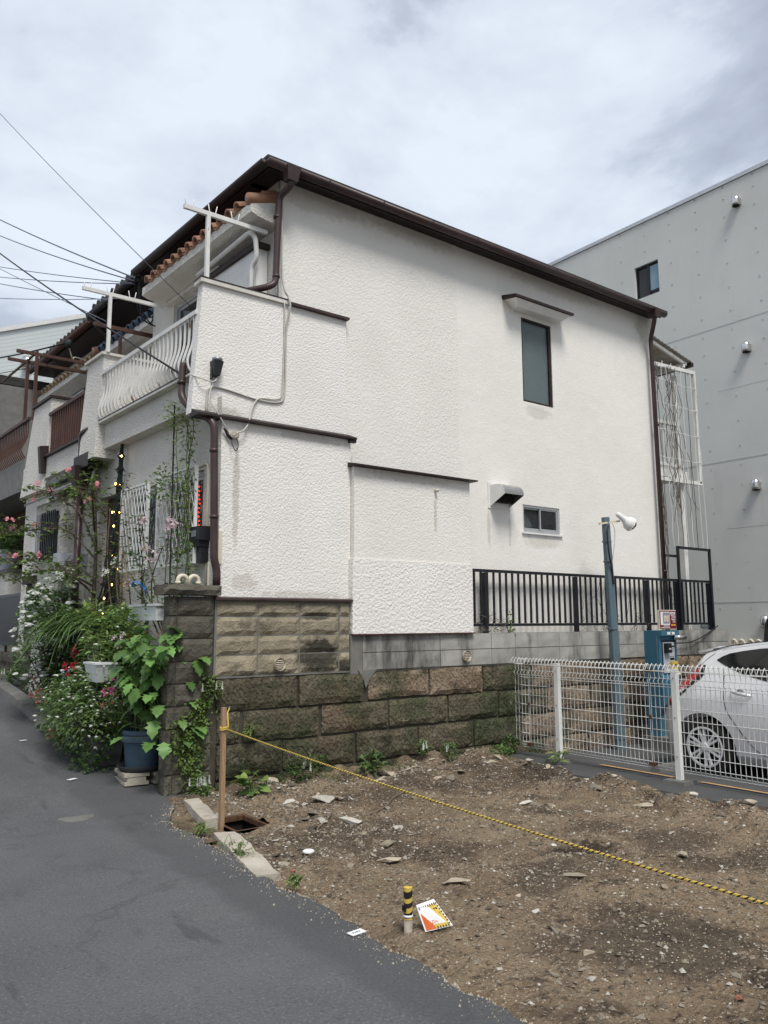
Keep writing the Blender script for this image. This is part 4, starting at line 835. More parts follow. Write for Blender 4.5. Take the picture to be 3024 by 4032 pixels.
for i in range(20): MB().box(4.645, 4.659, 11.95, 13.45, 4.25+i*.08, 4.25+i*.08+.05).build('slat', 'black_plastic', sh_, sh=True)
MB().box(4.2, 4.24, 11.35, 11.39, 4.03, 5.95).build('frame_post', 'brown_wood', H2, sh=True)
MB().bar(shear((3.2, 11.37, 5.62)), shear((4.7, 11.37, 5.62)), .04, .05).build('frame_beam', 'brown_wood', H2)
# pipe and hopper between the houses
MB().tube(round_path([shear((3.10, 10.5, 4.05)), shear((3.02, 11.0, 4.0)), shear((3.04, 11.08, 3.95)), shear((3.04, 11.05, 3.55))], .08), .04, 8).build('downpipe', 'brown_metal', H2, True)
m = MB(); m.box(3.0, 3.19, 10.62, 11.25, 3.52, 3.70); m.build('box_gutter', 'dark_brown', H2, sh=True)
m = MB(); c_ = shear((3.05, 11.06, 0)); m.hexa([(c_.x-.07,c_.y-.07,3.22),(c_.x+.07,c_.y-.07,3.22),(c_.x+.07,c_.y+.07,3.22),(c_.x-.07,c_.y+.07,3.22),(c_.x-.12,c_.y-.12,3.56),(c_.x+.12,c_.y-.12,3.56),(c_.x+.12,c_.y+.12,3.56),(c_.x-.12,c_.y+.12,3.56)]); m.build('hopper', 'dark_brown', H2)
MB().tube([(c_.x, c_.y, 3.24), (c_.x, c_.y, .4)], .045, 10).build('downpipe', 'brown_metal', H2, True)
MB().tube(round_path([shear((4.12, 14.85, 6.82)), shear((4.3, 14.8, 6.6)), shear((4.66, 14.6, 6.3)), shear((4.66, 14.6, 4.3))], .1), .045, 8).build('downpipe', 'dark_brown', H2, True)
# entrance bay with metal lean-to roof
m = MB(); m.box(2.98, 3.5, 11.62, 12.95, .5, 3.22); bay = m.build('entrance_bay', 'stucco_front', H2, sh=True)
m = MB(); m.hexa([(2.84,11.5,3.22),(3.28,11.5,3.52),(3.28,13.1,3.52),(2.84,13.1,3.22),(2.84,11.5,3.25),(3.28,11.5,3.55),(3.28,13.1,3.55),(2.84,13.1,3.25)]); m.build('lean_to_roof', 'mat_roof', H2, sh=True)
MB().box(3.16, 3.26, 11.5, 13.3, 3.56, 3.62).build('drip_ledge', 'mat_roof', H2, sh=True)
bw = MB().box(2.955, 2.979, 11.75, 12.75, 2.42, 3.05).build('barred_window', 'black_plastic', bay, sh=True)
for i in range(11): MB().box(2.93, 2.945, 11.78+.094*i, 11.80+.094*i, 2.40, 3.07).build('window_bar', 'alum' if i > 7 else 'black_metal', bay, sh=True)
MB().box(2.90, 3.26, 11.36, 11.61, 2.30, 2.46).build('letterbox_shelf', 'panel_grey', H2, sh=True)
MB().box(3.0, 3.26, 11.4, 11.60, 1.8, 2.29).build('meter_box', 'white_paint', H2, sh=True)
# third house
H3 = house(14.95, 19.2, 4.62, 4.15, 6.72, 4.28, 6.22, 'tile_tan', 'third row house with tan tiled hood, dark shutters and brown clothes frame', 'brown_wood', .8)
MB().box(3.9, 4.9, 14.95, 19.2, .5, 3.7).build('lower_wall', 'brickwall', H3, sh=True)
MB().box(3.22, 4.6, 14.95, 19.2, 3.70, 4.22).build('balcony_fascia', 'tile_wall', H3, sh=True)
rail_straight(H3, 14.9, 19.0, 3.22, 4.23, 4.92, 'brown_wood', .12, True)
s3 = MB().box(4.54, 4.615, 16.2, 17.4, 4.9, 6.0).build('window_shutter', 'black_plastic', H3, sh=True)
for i in range(15): MB().box(4.525, 4.539, 16.55, 17.38, 4.92+i*.07, 4.92+i*.07+.045).build('slat', 'alum', s3, sh=True)
MB().box(4.50, 4.615, 15.6, 16.18, 4.9, 6.02).build('shutter_box', 'dark_brown', H3, sh=True)
m = MB().tube([shear((4.26, 15.05, 6.27)), shear((4.6, 15.05, 6.42))], .085, 10); m.build('verge_tile', 'tile_orange', H3, True)
MB().tube([shear((4.45, 15.0, 6.5)), shear((4.45, 15.0, 4.6))], .05, 10).build('downpipe', 'brown_wood', H3, True)
fr = thing('drying_rack', tuple(shear((3.4, 15.5, 4.9))), 'brown metal clothes frame on posts above the third balcony', 'clothes rack')
for y in (14.98, 15.6):
    MB().bar(shear((3.32, y, 4.9)), shear((3.32, y, 6.0)), .05, .05).build('post', 'brown_wood', fr)
    MB().bar(shear((3.0, y, 6.02)), shear((4.3, y, 6.02)), .045, .05).build('beam', 'brown_wood', fr)
MB().bar(shear((3.32, 14.95, 6.06)), shear((3.32, 17.5, 6.06)), .03, .03).build('rail', 'brown_wood', fr)
m = MB(); m.box(3.24, 4.6, 19.2, 24, .5, 6.4); t = thing('row_house', tuple(shear((4, 21, .8))), 'fourth row house at the far end of the row', 'house'); m.build('wall', 'tile_wall', t, sh=True); MB().box(3.0, 4.6, 19.2, 24, 6.42, 6.6).build('roof', 'roof_dark', t, sh=True)
# low wall, gate and planter in front of the third house
lw = thing('low_block_wall', (2.9, 14.5, .6), 'low dark block wall under the black metal gate panel', 'wall')
MB().box(2.87, 3.02, 12.32, 18, .4, 1.08).build('mortar_bed', 'mortar_dark', lw)
for j in range(3):
    for i in range(13):
        k += 1; me = grid_block(.42, .2, .05, 5, 3, .012, k, 9, .01, M['dark_block'], 'split_face_block'); inst('split_face_block', me, lw, (2.86, 12.32+.43*(i+1), .47+.21*j), (0, 0, -pi/2))
gt = thing('gate_panel', (2.98, 14.4, 1.1), 'black vertical slat gate panel on the low wall', 'gate')
MB().box(2.93, 2.97, 12.65, 16.5, 2.0, 2.05).build('top_rail', 'black_metal', gt); MB().box(2.93, 2.97, 12.65, 16.5, 1.2, 1.25).build('bottom_rail', 'black_metal', gt)
me = MB().box(-.012, .012, -.024, .024, 0, .75).mesh('slat', M['black_metal'])
for i in range(62): inst('slat', me, gt, (2.95, 12.68+.061*i, 1.25))
for y in (12.9, 13.4, 14.6, 16): MB().box(2.935, 2.965, y, y+.06, 1.08, 1.2).build('foot', 'black_metal', gt)
MB().box(2.9, 3.0, 12.52, 12.62, .9, 2.15).build('gate_stile', 'cream_plastic', gt)
pl = thing('ledge_pier', (3.2, 16.3, .6), 'grey concrete ledge pier carrying a potted plant', 'pier'); MB().box(3.08, 3.4, 15.4, 17.5, .5, 2.46).build('pier', 'stucco_front', pl); MB().box(3.04, 3.45, 15.35, 17.5, 2.462, 2.54).build('top', 'kerb', pl)

# ------------------------------------------------------------------ far pale building
t = thing('apartment_block', (9.0, 37.0, 0), 'large pale siding building rising behind the row houses', 'building')
ang = radians(-70); u = Vector((cos(hd-ang), sin(hd-ang), 0)); v = Vector((-u.y, u.x, 0))
p0 = Vector((8.9, 33.8, 0))
def bx(a0, a1, b0, b1, z0, z1):
    m = MB(); q = [p0+u*a+v*b for a, b in ((a0, b0), (a1, b0), (a1, b1), (a0, b1))]
    return m.hexa([(p.x, p.y, z0) for p in q]+[(p.x, p.y, z1) for p in q])
dv = 1 if (v.dot(Vector((.6, .8, 0))) > 0) else -1
bx(-14, 26, 0, 14*dv, 0, 14.5).build('wall', 'siding', t)
for i in range(50): bx(-14, 26, -.03*dv, -.001*dv, 5.5+i*.18, 5.5+i*.18+.172).build('siding_board', 'siding', t)
bx(-14.1, 26.1, -.12*dv, 14.1*dv, 14.5, 14.7).build('parapet_cap', 'white_paint', t)
pc = p0+u*2.55-v*.12*dv
MB().lathe([(.28, 0), (.28, .35), (.2, .5), (.02, .55)], (pc.x, pc.y, 12.6), 14).build('vent_cap', 'steel', t, True)

# ------------------------------------------------------------------ exposed concrete building on the right
CB = thing('concrete_building', (18, 5, -.3), 'tall exposed grey concrete building with form-tie holes on the right', 'building')
wy0, wy1, wz0, wz1 = 9.72, 10.34, 8.87, 9.64
m = MB(); q = MB(); wall_holes(q, -14, 19, -.3, 10.64, 0, .16, [(wy0, wy1, wz0, wz1)]); q.xf(lambda p: (15+p.y, p.x, p.z)); m.add(q.v, q.f)
m.add([(15,-14,-.3),(28,-14,-.3),(28,-14,10.64),(15,-14,10.64),(15,19,-.3),(28,19,-.3),(28,19,10.64),(15,19,10.64)], [(0,1,2,3),(4,5,6,7),(3,2,6,7)]); m.build('wall', 'concrete', CB)
MB().box(14.97, 28.05, -14.05, 19.05, 10.645, 10.73).build('parapet_cap', 'alum', CB)
for z in (7.62, 4.78, 1.925): MB().box(14.996, 15.01, -14, 19, z-.012, z+.012).build('joint', 'conc_joint', CB)
for zz in (6.25, 3.4):
    m = MB(); m.box(14.9975, 15.01, -14, 8.5, zz-.004, zz+.004); m.build('joint', 'conc_joint', CB)
hm = MB(); hm.lathe([(.026, 0), (.022, -.002), (.010, .004), (.004, .004)], (0, 0, 0), 10, 'x', True); hm = hm.mesh('tie_hole', M['conc_joint'], True)
rows_ = []
for b in (7.62, 4.78, 1.94): rows_ += [b+.26+.513*i for i in range(5)]+[b+2.70]
rows_ += [1.80, 1.28, .77, 10.60]
for iy in range(12):
    y = 10.69-.645*iy
    for z in rows_:
        if wy0-.1 < y < wy1+.1 and wz0-.1 < z < wz1+.1: continue
        if y < 5.5 or (y > 9.6 and z < 7.9): continue
        inst('tie_hole', hm, CB, (14.9985, y, z))
f = MB(); x = 15.06; f.box(x, x+.06, wy0, wy1, wz0, wz0+.04); f.box(x, x+.06, wy0, wy1, wz1-.04, wz1); f.box(x, x+.06, wy0, wy0+.03, wz0+.04, wz1-.04); f.box(x, x+.06, wy1-.03, wy1, wz0+.04, wz1-.04); f.box(x-.01, x+.05, 9.985, 10.03, wz0+.04, wz1-.04)
f = f.build('window', 'black_metal', CB)
MB().box(x+.03, x+.035, 10.03, wy1-.03, wz0+.04, wz1-.04).build('pane', 'glass_dark', f)
MB().box(x+.01, x+.015, wy0+.03, 9.985, wz0+.13, wz1-.06).build('blue_panel', 'cwin_blue', f)
MB().box(x+.02, x+.05, wy0+.03, 9.985, wz0+.04, wz0+.129).build('lower_rail', 'black_metal', f)
MB().box(15.3, 15.32, wy0-.2, wy1+.2, wz0-.2, wz1+.2).build('room_back', 'interior', f)
for i, z in enumerate((10.13, 7.0, 4.2, 1.55)):
    m = MB(); m.lathe([(.078, -.10), (.085, -.06), (.085, .03), (.07, .08), (.04, .105), (.01, .11)], (14.91, 7.8, z), 14); o = m.build('vent_cap', 'steel', CB, True)
    MB().lathe([(.07, 0), (.07, .02)], (14.91, 7.8, z-.115), 12).build('vent_mouth', 'pit', o)
    MB().box(14.92, 14.999, 7.73, 7.87, z-.08, z+.05).build('flange', 'steel', o)
for i in range(4):
    y = 8.5-i*.34; t = thing('gas_meter', (14.85, y, .75), 'cream gas meter with curled white pipes at the foot of the concrete building', 'meter', 'gas meters along the concrete building')
    MB().box(14.75, 14.95, y-.11, y+.11, .86, 1.06).build('body', 'cream_plastic', t)
    MB().box(14.742, 14.749, y-.05, y+.03, .94, 1.02).build('dial', 'black_plastic', t)
    for s_ in (-1, 1):
        MB().tube(bez([(14.85, y+s_*.05, 1.06), (14.85, y+s_*.05, 1.14), (14.83, y+s_*.09, 1.19), (14.84, y+s_*.13, 1.15), (14.86, y+s_*.13, 1.06)]), .028, 7).build('pipe', 'cream_plastic', t, True)
    MB().tube([(14.86, y-.1, .0), (14.86, y-.1, .86)], .02, 6).build('riser', 'cream_plastic', t)

# ------------------------------------------------------------------ overhead cables
def ohc(a, b, sag, r, mat, label):
    a, b = Vector(a), Vector(b); pts = []
    for i in range(25):
        s_ = i/24; p = a.lerp(b, s_); p.z -= sag*4*s_*(1-s_); pts.append(p)
    MB().tube(pts, r, 5).build('overhead_cable', mat, smooth=True, label=label, cat='cable', group='overhead cables')
A1 = Vector((3.48, 10.45, 6.34)); A2 = Vector((2.98, 7.42, 4.06)); A3 = Vector((3.25, 7.9, 5.02))
PC = Vector((1.6, 22, 0))
T_ = [
 (A3, 16.9, .12, .005, 'cable_black', 'thin black overhead wire coming down to the balcony of the corner house'),
 (A1, 12.9, .12, .011, 'cable_blue', 'thick grey overhead cable highest of those reaching the eave corner'),
 (A1+Vector((.02, .06, -.02)), 12.35, .16, .009, 'cable_blue', 'grey overhead cable close below the thick one at the eave corner'),
 (A2, 12.7, .18, .012, 'cable_black', 'thick black service cable sloping down to the brown downpipe'),
 (A1+Vector((0, .1, -.04)), 10.9, .10, .007, 'cable_blue', 'thin bluish overhead wire, upper of the nearly level pair'),
 (A1+Vector((.03, .06, -.06)), 10.5, .12, .007, 'cable_blue', 'thin bluish overhead wire, lower of the nearly level pair'),
 (Vector((3.1, 10.4, 5.9)), 10.56, .1, .007, 'cable_blue', 'thin bluish overhead wire passing behind the far clothes bracket'),
 (Vector((3.1, 10.4, 5.6)), 11.64, .05, .006, 'cable_blue', 'thin bluish overhead wire crossing the others steeply'),
 (Vector((3.1, 9.9, 5.75)), 9.8, .1, .006, 'cable_blue', 'lowest thin bluish wire running to the far clothes bracket'),
 (Vector((3.55, 14.1, 6.50)), 7.96, .2, .016, 'cable_black', 'thick black cable ending at the third house insulator'),
 (Vector((3.3, 13.8, 6.0)), 7.39, .1, .008, 'cable_black', 'thin dark cable above the brown clothes frame'),
]
for a, z, sg, r_, mt, lab in T_: ohc(a, (PC.x, PC.y, z), sg, r_, mt, lab)
t = thing('service_bracket', tuple(A1), 'dark cluster of cable clamps and loops at the eave corner', 'bracket')
for i in range(5):
    rr = random.Random(i); p = A1+Vector((.1, .1, -.02*i)); 
    MB().tube(bez([p, p+Vector((.05, rr.uniform(-.1, .15), -.2-.06*i)), p+Vector((.25, rr.uniform(-.2, .2), -.35-.05*i)), p+Vector((.3, .0, -.1)), p+Vector((.35, .05, -.6))]), .010, 5).build('loop', 'cable_black', t, True)
MB().tube([A1, A1+Vector((.25, .05, .03))], .04, 8).build('clamp', 'cable_black', t, True)
MB().bar(A1+Vector((.05, -.15, 0)), A1+Vector((.4, .3, .02)), .05, .09).build('bracket_arm', 'dark_brown', t)
t = thing('insulator', tuple(Vector((3.57, 14.1, 6.45))), 'dark green cable insulator at the third house eave', 'insulator'); c_ = Vector((3.57, 14.1, 6.45))
MB().lathe([(.03, -.05), (.06, 0), (.06, .06), (.03, .1)], tuple(c_), 10).build('bell', 'wire_dark', t, True)
MB().tube(bez([c_, c_+Vector((.1, .1, -.2)), c_+Vector((.2, .3, -.1)), c_+Vector((.4, .2, -.15))]), .012, 5).build('pigtail', 'cream_plastic', t, True)
# ------------------------------------------------------------------ black railing on the block wall
bf = thing('black_railing', (9.2, 7.07, 1.42), 'black metal railing with vertical bars standing on the grey block wall', 'railing')
BY = 7.07
r_ = MB(); r_.box(6.58, 11.82, BY-.025, BY+.025, 2.165, 2.20); r_.build('top_rail', 'black_metal', bf)
r_ = MB(); r_.box(6.64, 11.82, BY-.018, BY+.018, 1.50, 1.535); r_.build('bottom_rail', 'black_metal', bf)
for x in (6.84, 8.54, 10.17, 10.93, 11.80): MB().box(x-.026, x+.026, BY-.026, BY+.026, 1.405, 2.16).build('post', 'black_metal', bf)
me = MB().box(-.011, .011, -.011, .011, 1.537, 2.163).mesh('bar', M['black_metal'])
for i in range(46):
    x = 6.66+.1105*i
    if min(abs(x-p) for p in (6.84, 8.54, 10.17, 10.93, 11.8)) < .035: continue
    inst('bar', me, bf, (x, BY, 0))
g_ = MB(); g_.box(10.94, 11.84, BY-.06, BY-.03, 2.67, 2.71); g_.box(10.92, 10.965, BY-.06, BY-.03, 1.42, 2.71); g_.box(11.80, 11.845, BY-.06, BY-.03, 1.42, 2.71); g_.build('gate_frame', 'black_metal', bf)
g_ = MB(); g_.box(10.96, 11.80, 7.5, 7.53, 2.6, 2.64); g_.box(10.96, 11.8, 7.5, 7.53, 1.62, 1.66); g_.box(11.0, 11.04, 7.5, 7.53, 1.42, 2.6); g_.build('gate_frame', 'black_metal', bf)
for i in range(8): MB().box(11.06+i*.095, 11.08+i*.095, 7.505, 7.525, 1.64, 2.1).build('bar', 'black_metal', bf)
t = thing('plastic_bottle', (11.62, 7.05, 1.46), 'clear plastic bottle lying on the end of the block wall', 'bottle')
MB().lathe([(.02, 0), (.04, .02), (.045, .06), (.045, .15), (.02, .2), (.018, .23)], (11.5, 7.04, 1.47), 12, 'x').build('body', 'glass', t, True)

# ------------------------------------------------------------------ white steel balcony and trellis behind the house
sb = thing('steel_balcony', (11.6, 7.4, 1.2), 'rusty white steel balcony and trellis frame behind the corner house', 'balcony')
TY = 7.32
def sbar(a, b, w1=.05, w2=.05, nm='beam', mat='rusty_white', p=None): return MB().bar(a, b, w1, w2).build(nm, mat, p or sb)
sbar((10.93, TY, 5.74), (12.18, TY, 5.80), .05, .06, 'trellis_rail'); sbar((12.16, TY, 3.86), (12.16, TY, 5.77), .05, .05, 'trellis_post'); sbar((10.93, TY, 3.83), (12.2, TY, 3.86), .05, .06, 'trellis_rail')
sbar((10.95, TY, 3.86), (10.95, TY, 5.72), .05, .05, 'trellis_post')
sbar((11.72, TY+.1, 3.95), (11.72, TY+.1, 5.70), .055, .055, 'post'); sbar((11.4, TY+.3, 4.9), (11.4, TY+.3, 5.70), .04, .04, 'post')
sbar((10.9, TY+.1, 4.82), (11.74, TY+.1, 4.84), .05, .06, 'handrail'); sbar((10.9, TY+.1, 4.12), (11.74, TY+.1, 4.12), .04, .05, 'lower_rail')
for i in range(6): sbar((11.05+i*.13, TY+.1, 4.12), (11.05+i*.13, TY+.1, 4.82), .025, .025, 'baluster')
MB().box(10.88, 11.9, TY+.06, TY+.9, 3.9, 4.04).build('deck', 'rusty_white', sb)
sbar((11.72, TY+.1, 1.2), (11.72, TY+.1, 3.9), .10, .10, 'column')
for i in range(5): sbar((11.0+i*.25, TY, 5.72), (11.0+i*.25, TY, 5.84), .012, .012, 'spike')
aw = MB(); n = 26
for j in range(n+1):
    for (yy, zz) in ((7.33, 6.27), (8.6, 6.27)):
        x = 10.87+(12.15-10.87)*j/n; aw.v.append(Vector((x, yy, zz - (x-10.87)*.21 + .014*(j % 2))))
aw.f = [(2*j, 2*j+2, 2*j+3, 2*j+1) for j in range(n)]; aw.build('awning', 'corrugated', sb)
for q in (7.40, 7.9, 8.4): sbar((10.87, q, 6.22), (12.08, q, 5.96), .04, .05, 'awning_rafter')
sbar((12.0, 7.38, 5.93), (12.0, 8.6, 5.93), .05, .08, 'awning_fascia'); sbar((12.17, 7.33, 5.96), (12.17, 8.7, 5.96), .07, .07, 'awning_gutter', 'dark_brown')
MB().box(10.9, 11.25, 7.6, 7.9, 5.3, 5.62).build('extractor', 'grey_metal', sb)
rng = random.Random(11)
for i in range(9):
    x = 11.02+.14*i; pts = [(x+rng.uniform(-.012, .012)+.10*(k_/14), TY-.03, 5.76-k_*.215+rng.uniform(-.02, .02)) for k_ in range(15)]
    MB().tube(bez(pts, 3), .006, 4).build('trellis_rope', 'mesh_white' if i % 3 else 'dry_vine', sb)
for zz in (4.2, 4.65, 5.1, 5.5): MB().tube(bez([(11.0+.12*k_, TY-.03, zz+rng.uniform(-.015, .015)) for k_ in range(11)], 2), .005, 4).build('trellis_rope', 'mesh_white', sb)
def vine(name, label, paths, r, mat='dry_vine', cat='vine', group=None, leaves=None):
    t = thing(name, tuple(paths[0][0]), label, cat, group); m = MB()
    for p in paths: m.tube(bez(p, 3), r, 4)
    m.build('stems', mat, t, kind='stuff'); return t
ps = []
for i in range(11):
    x = 11.0+rng.random()*.65; z = 5.75; p = []
    for k_ in range(18): p.append(Vector((x, TY-.05+rng.uniform(-.03, .05), z))); x += rng.uniform(-.06, .06)+.008; z -= rng.uniform(.08, .2)
    ps.append(p)
vine('dead_vine', 'leafless dry vine tangled down the white steel trellis', ps, .0048)
ps = []
for i in range(30):
    x = rng.choice([rng.uniform(6.7, 7.1), rng.uniform(8.6, 10.2), rng.uniform(8.8, 9.9)]); z = 1.43; p = []; h = rng.uniform(.15, .75) if x > 8 else rng.uniform(.1, .3)
    for k_ in range(9): p.append(Vector((x, BY+rng.uniform(-.035, .035), z))); x += rng.uniform(-.09, .09); z += h/8*rng.uniform(.5, 1.5)
    ps.append(p)
vine('dead_vine', 'thin dry creeper climbing the bars of the black railing', ps, .0032)
ps = []
for i in range(5):
    x = 10.8; z = 3.7; p = []
    for k_ in range(9): p.append(Vector((x+rng.uniform(-.03, .05), 7.16, z))); x += rng.uniform(-.05, .05); z -= .22
    ps.append(p)
vine('dead_vine', 'dry vine hanging along the right downpipe of the corner house', ps, .005)
cable([(9.9, 6.95, 1.25), (10.6, 6.94, 1.23), (11.0, 6.94, 1.24), (11.4, 6.96, 1.32), (11.9, 7.0, 1.48)], .009, 'cable_black', 'black cable lying along the block wall behind the pay machine')

# ------------------------------------------------------------------ white mesh fence
mf = thing('mesh_fence', (7.05, 5.0, 0), 'white welded wire mesh fence with looped top edge between dirt lot and parking', 'fence')
FX = 7.05
for y in (6.12, 4.62, 3.12, 1.6):
    MB().box(FX-.055, FX+.0, y-.028, y+.028, .0, 1.085).build('post', 'mesh_white', mf)
    m = MB(); m.hexa([(FX-.16,y-.13,-.06),(FX+.10,y-.13,-.06),(FX+.10,y+.13,-.06),(FX-.16,y+.13,-.06),(FX-.14,y-.11,.035),(FX+.08,y-.11,.035),(FX+.08,y+.11,.035),(FX-.14,y+.11,.035)]); m.build('footing', 'kerb', mf)
    for zz in (.25, .62, 1.0): MB().lathe([(.008, 0), (.006, .006)], (FX-.062, y, zz), 6, 'x').build('bolt', 'grey_metal', mf)
wire = MB().tube([(.012, 0, .10), (.0, 0, .16), (0, 0, .93), (-.02, 0, .955), (.01, 0, .985), (-.0, 0, 1.06), (-.012, 0, 1.115), (-.03, 0, 1.13), (-.05, 0, 1.115), (-.085, 0, 1.06)], .0036, 5).mesh('wire', M['mesh_white'], True)
hz = MB().tube([(0, 0, 0), (0, 1, 0)], .0036, 5).mesh('cross_wire', M['mesh_white'], True)
for (y0, y1) in ((6.80, 6.59), (6.57, 4.94), (4.92, 2.95), (2.93, .95)):
    pn = MB().tube([(FX, y1, 1.06), (FX, y0, 1.06)], .0045, 5).build('panel', 'mesh_white', mf, True)
    n = max(3, int(round((y0-y1)/.0505)))
    for i in range(n+1): inst('wire', wire, pn, (FX, y1+(y0-y1)*i/n, 0))
    for z, xo in ((.10, .012), (.16, 0), (.93, 0), (.985, .008), (.26, -.004), (.37, -.004), (.48, -.004), (.59, -.004), (.70, -.004), (.81, -.004), (.905, -.004), (1.115, -.05), (1.06, -.085), (.125, .008)):
        inst('cross_wire', hz, pn, (FX+xo, y1, z), (0, 0, 0), (1, y0-y1, 1))
for y in (6.58, 4.93, 2.94):
    for z in (1.06, .14, .6): MB().box(FX-.025, FX+.02, y-.035 if z != .6 else y-.012, y+.035 if z != .6 else y+.012, z-.018, z+.014).build('joint_clamp', 'rust', mf)
# ------------------------------------------------------------------ lamp post with reflector lamp
lp = thing('lamp_post', (8.9, 6.72, -.13), 'blue-grey octagonal post with a white reflector lamp on top', 'lamp post')
LX, LY = 8.90, 6.72
MB().tube([(LX, LY, -.14), (LX-.01, LY, .7), (LX-.035, LY, 1.4), (LX-.07, LY, 2.2), (LX-.10, LY, 2.96)], [.075, .073, .068, .060, .056], 8).build('post', 'lamp_blue', lp)
for z, s_ in ((.02, .078), (1.45, .069), (2.35, .061), (2.62, .060)): MB().lathe([(s_+.004, 0), (s_+.004, .02)], (LX-.035*z, LY, z), 8).build('band', 'lamp_blue', lp)
MB().bar((LX-.26, LY-.02, 2.86), (LX+.12, LY-.06, 2.92), .03, .025).build('arm', 'cream_plastic', lp)
ax = Vector((.72, -.35, -.60)).normalized(); b0 = Vector((LX+.05, LY-.1, 3.0))
def along(prof, org, ax, n=18):
    q = ax.to_track_quat('Z', 'Y'); m = MB(); m.lathe(prof, (0, 0, 0), n, 'z', False); m.xf(lambda p: q @ p + org); return m
along([(.002, -.03), (.025, -.025), (.036, 0), (.040, .07), (.048, .11), (.066, .14), (.092, .175), (.098, .21), (.095, .235)], b0, ax).build('reflector', 'white_paint', lp, True)
along([(.092, .228), (.05, .218), (.002, .215)], b0, ax).build('lens', 'grey_metal', lp, True)
for q in range(3):
    a_ = pi*q/3; s1 = ax.orthogonal().normalized(); s2 = ax.cross(s1); d_ = s1*cos(a_)+s2*sin(a_)
    MB().tube(bez([b0+ax*.235-d_*.094, b0+ax*.275-d_*.05, b0+ax*.285, b0+ax*.275+d_*.05, b0+ax*.235+d_*.094], 3), .006, 5).build('guard_wire', 'brown_wood', lp)
MB().tube(bez([(LX-.12, LY-.06, 2.84), (LX-.19, LY-.09, 2.75), (LX-.18, LY-.09, 2.5), (LX-.10, LY-.07, 2.25), (LX-.08, LY-.07, 2.05)]), .012, 6).build('cable', 'cable_black', lp, True)
MB().tube(bez([(LX-.04, LY-.07, 2.88), (LX-.03, LY-.09, 2.72), (LX-.09, LY-.07, 2.3)]), .006, 5).build('cable', 'cable_grey', lp, True)
# ------------------------------------------------------------------ parking pay machine
pmx = thing('pay_machine', (9.62, 6.5, -.14), 'blue parking payment machine with maroon price board on top', 'pay machine')
X0, X1, Y0, Y1 = 9.42, 9.83, 6.36, 6.64; ZB, ZT = .0, 1.43
MB().box(X0-.08, X1+.08, Y0-.08, Y1+.05, -.16, .03).build('plinth', 'kerb', pmx)
m = MB(); m.prism([(X0, Y0+.10, .03), (X0, Y1, .03), (X0, Y1, ZT), (X0, Y0, ZT), (X0, Y0, 1.36), (X0, Y0+.05, 1.34), (X0, Y0+.05, .85), (X0, Y0+.02, .80), (X0, Y0+.02, .45), (X0, Y0+.10, .30)], (X1-X0, 0, 0)); m.build('cabinet', 'machine_blue', pmx)
yf = Y0+.048
MB().box(X0+.06, X1-.05, yf-.004, yf, .84, 1.30).build('recess', 'machine_dark', pmx)
cp_ = MB().box(X0+.075, X1-.075, yf-.012, yf-.005, .86, 1.27).build('control_panel', 'panel_grey', pmx)
MB().box(X0+.085, X0+.19, yf-.07, yf-.013, 1.13, 1.26).build('note_slot', 'black_plastic', cp_); MB().box(X0+.12, X0+.17, yf-.074, yf-.071, 1.175, 1.195).build('note_mouth', 'panel_grey', cp_)
MB().box(X0+.22, X0+.33, yf-.0145, yf-.0125, 1.205, 1.225).build('printed_bar', 'machine_dark', cp_)
for z in (1.185, 1.165, 1.145): MB().box(X0+.22, X0+.32, yf-.0145, yf-.0125, z, z+.008).build('printed_line', 'grey_print', cp_)
MB().box(X0+.20, X0+.32, yf-.0145, yf-.0125, 1.075, 1.085).build('printed_line', 'grey_print', cp_)
MB().box(X0+.22, X0+.32, yf-.0155, yf-.0125, 1.03, 1.062).build('display', 'machine_dark', cp_)
MB().lathe([(.02, 0), (.02, .02)], (X0+.175, yf-.03, .97), 10, 'y').build('coin_slot', 'steel', cp_)
MB().box(X0+.215, X0+.345, yf-.05, yf-.013, .90, 1.015).build('ticket_unit', 'yellow', cp_); MB().box(X0+.26, X0+.305, yf-.053, yf-.051, .94, .975).build('ticket_mouth', 'machine_dark', cp_)
MB().box(X0+.11, X0+.19, yf-.018, yf-.013, .865, .905).build('paper_notice', 'white_print', cp_)
m = MB(); m.hexa([(X0+.23,yf-.09,.84),(X0+.34,yf-.09,.84),(X0+.34,yf-.013,.84),(X0+.23,yf-.013,.84),(X0+.23,yf-.06,.885),(X0+.34,yf-.06,.885),(X0+.34,yf-.013,.885),(X0+.23,yf-.013,.885)]); m.build('change_tray', 'cream_plastic', pmx)
MB().box(X0+.13, X0+.30, Y0-.003, Y0+.0, 1.375, 1.41).build('sticker', 'white_print', pmx); MB().box(X0+.20, X0+.23, Y0-.005, Y0-.0032, 1.38, 1.405).build('printed_bar', 'machine_dark', pmx)
MB().tube([(X1-.10, Y0+.02, 1.335), (X1-.02, Y0-.03, 1.335), (X1+.10, Y0-.02, 1.335)], [.03, .034, .034], 10).build('lamp_tube', 'steel', pmx, True)
MB().box(X0+.012, X0+.015, Y0+.09, Y0+.10, .1, 1.36).build('door_seam', 'machine_dark', pmx); MB().box(X0-.002, X0+.001, Y0+.075, Y0+.083, .35, 1.34).build('door_seam', 'grey_metal', pmx)
MB().box(X0+.25, X0+.33, Y0+.008, Y0+.019, .58, .70).build('lock_plate', 'machine_dark', pmx)
ps_ = MB().box(X0+.01, X1-.01, Y0+.03, Y0+.06, ZT+0.0180, ZT+0.2775).build('price_board', 'cream_plastic', pmx); yb = Y0+.029
MB().box(X0+.018, X1-.018, yb-.003, yb, ZT+0.0270, ZT+0.2670).build('board_face', 'maroon', pmx)
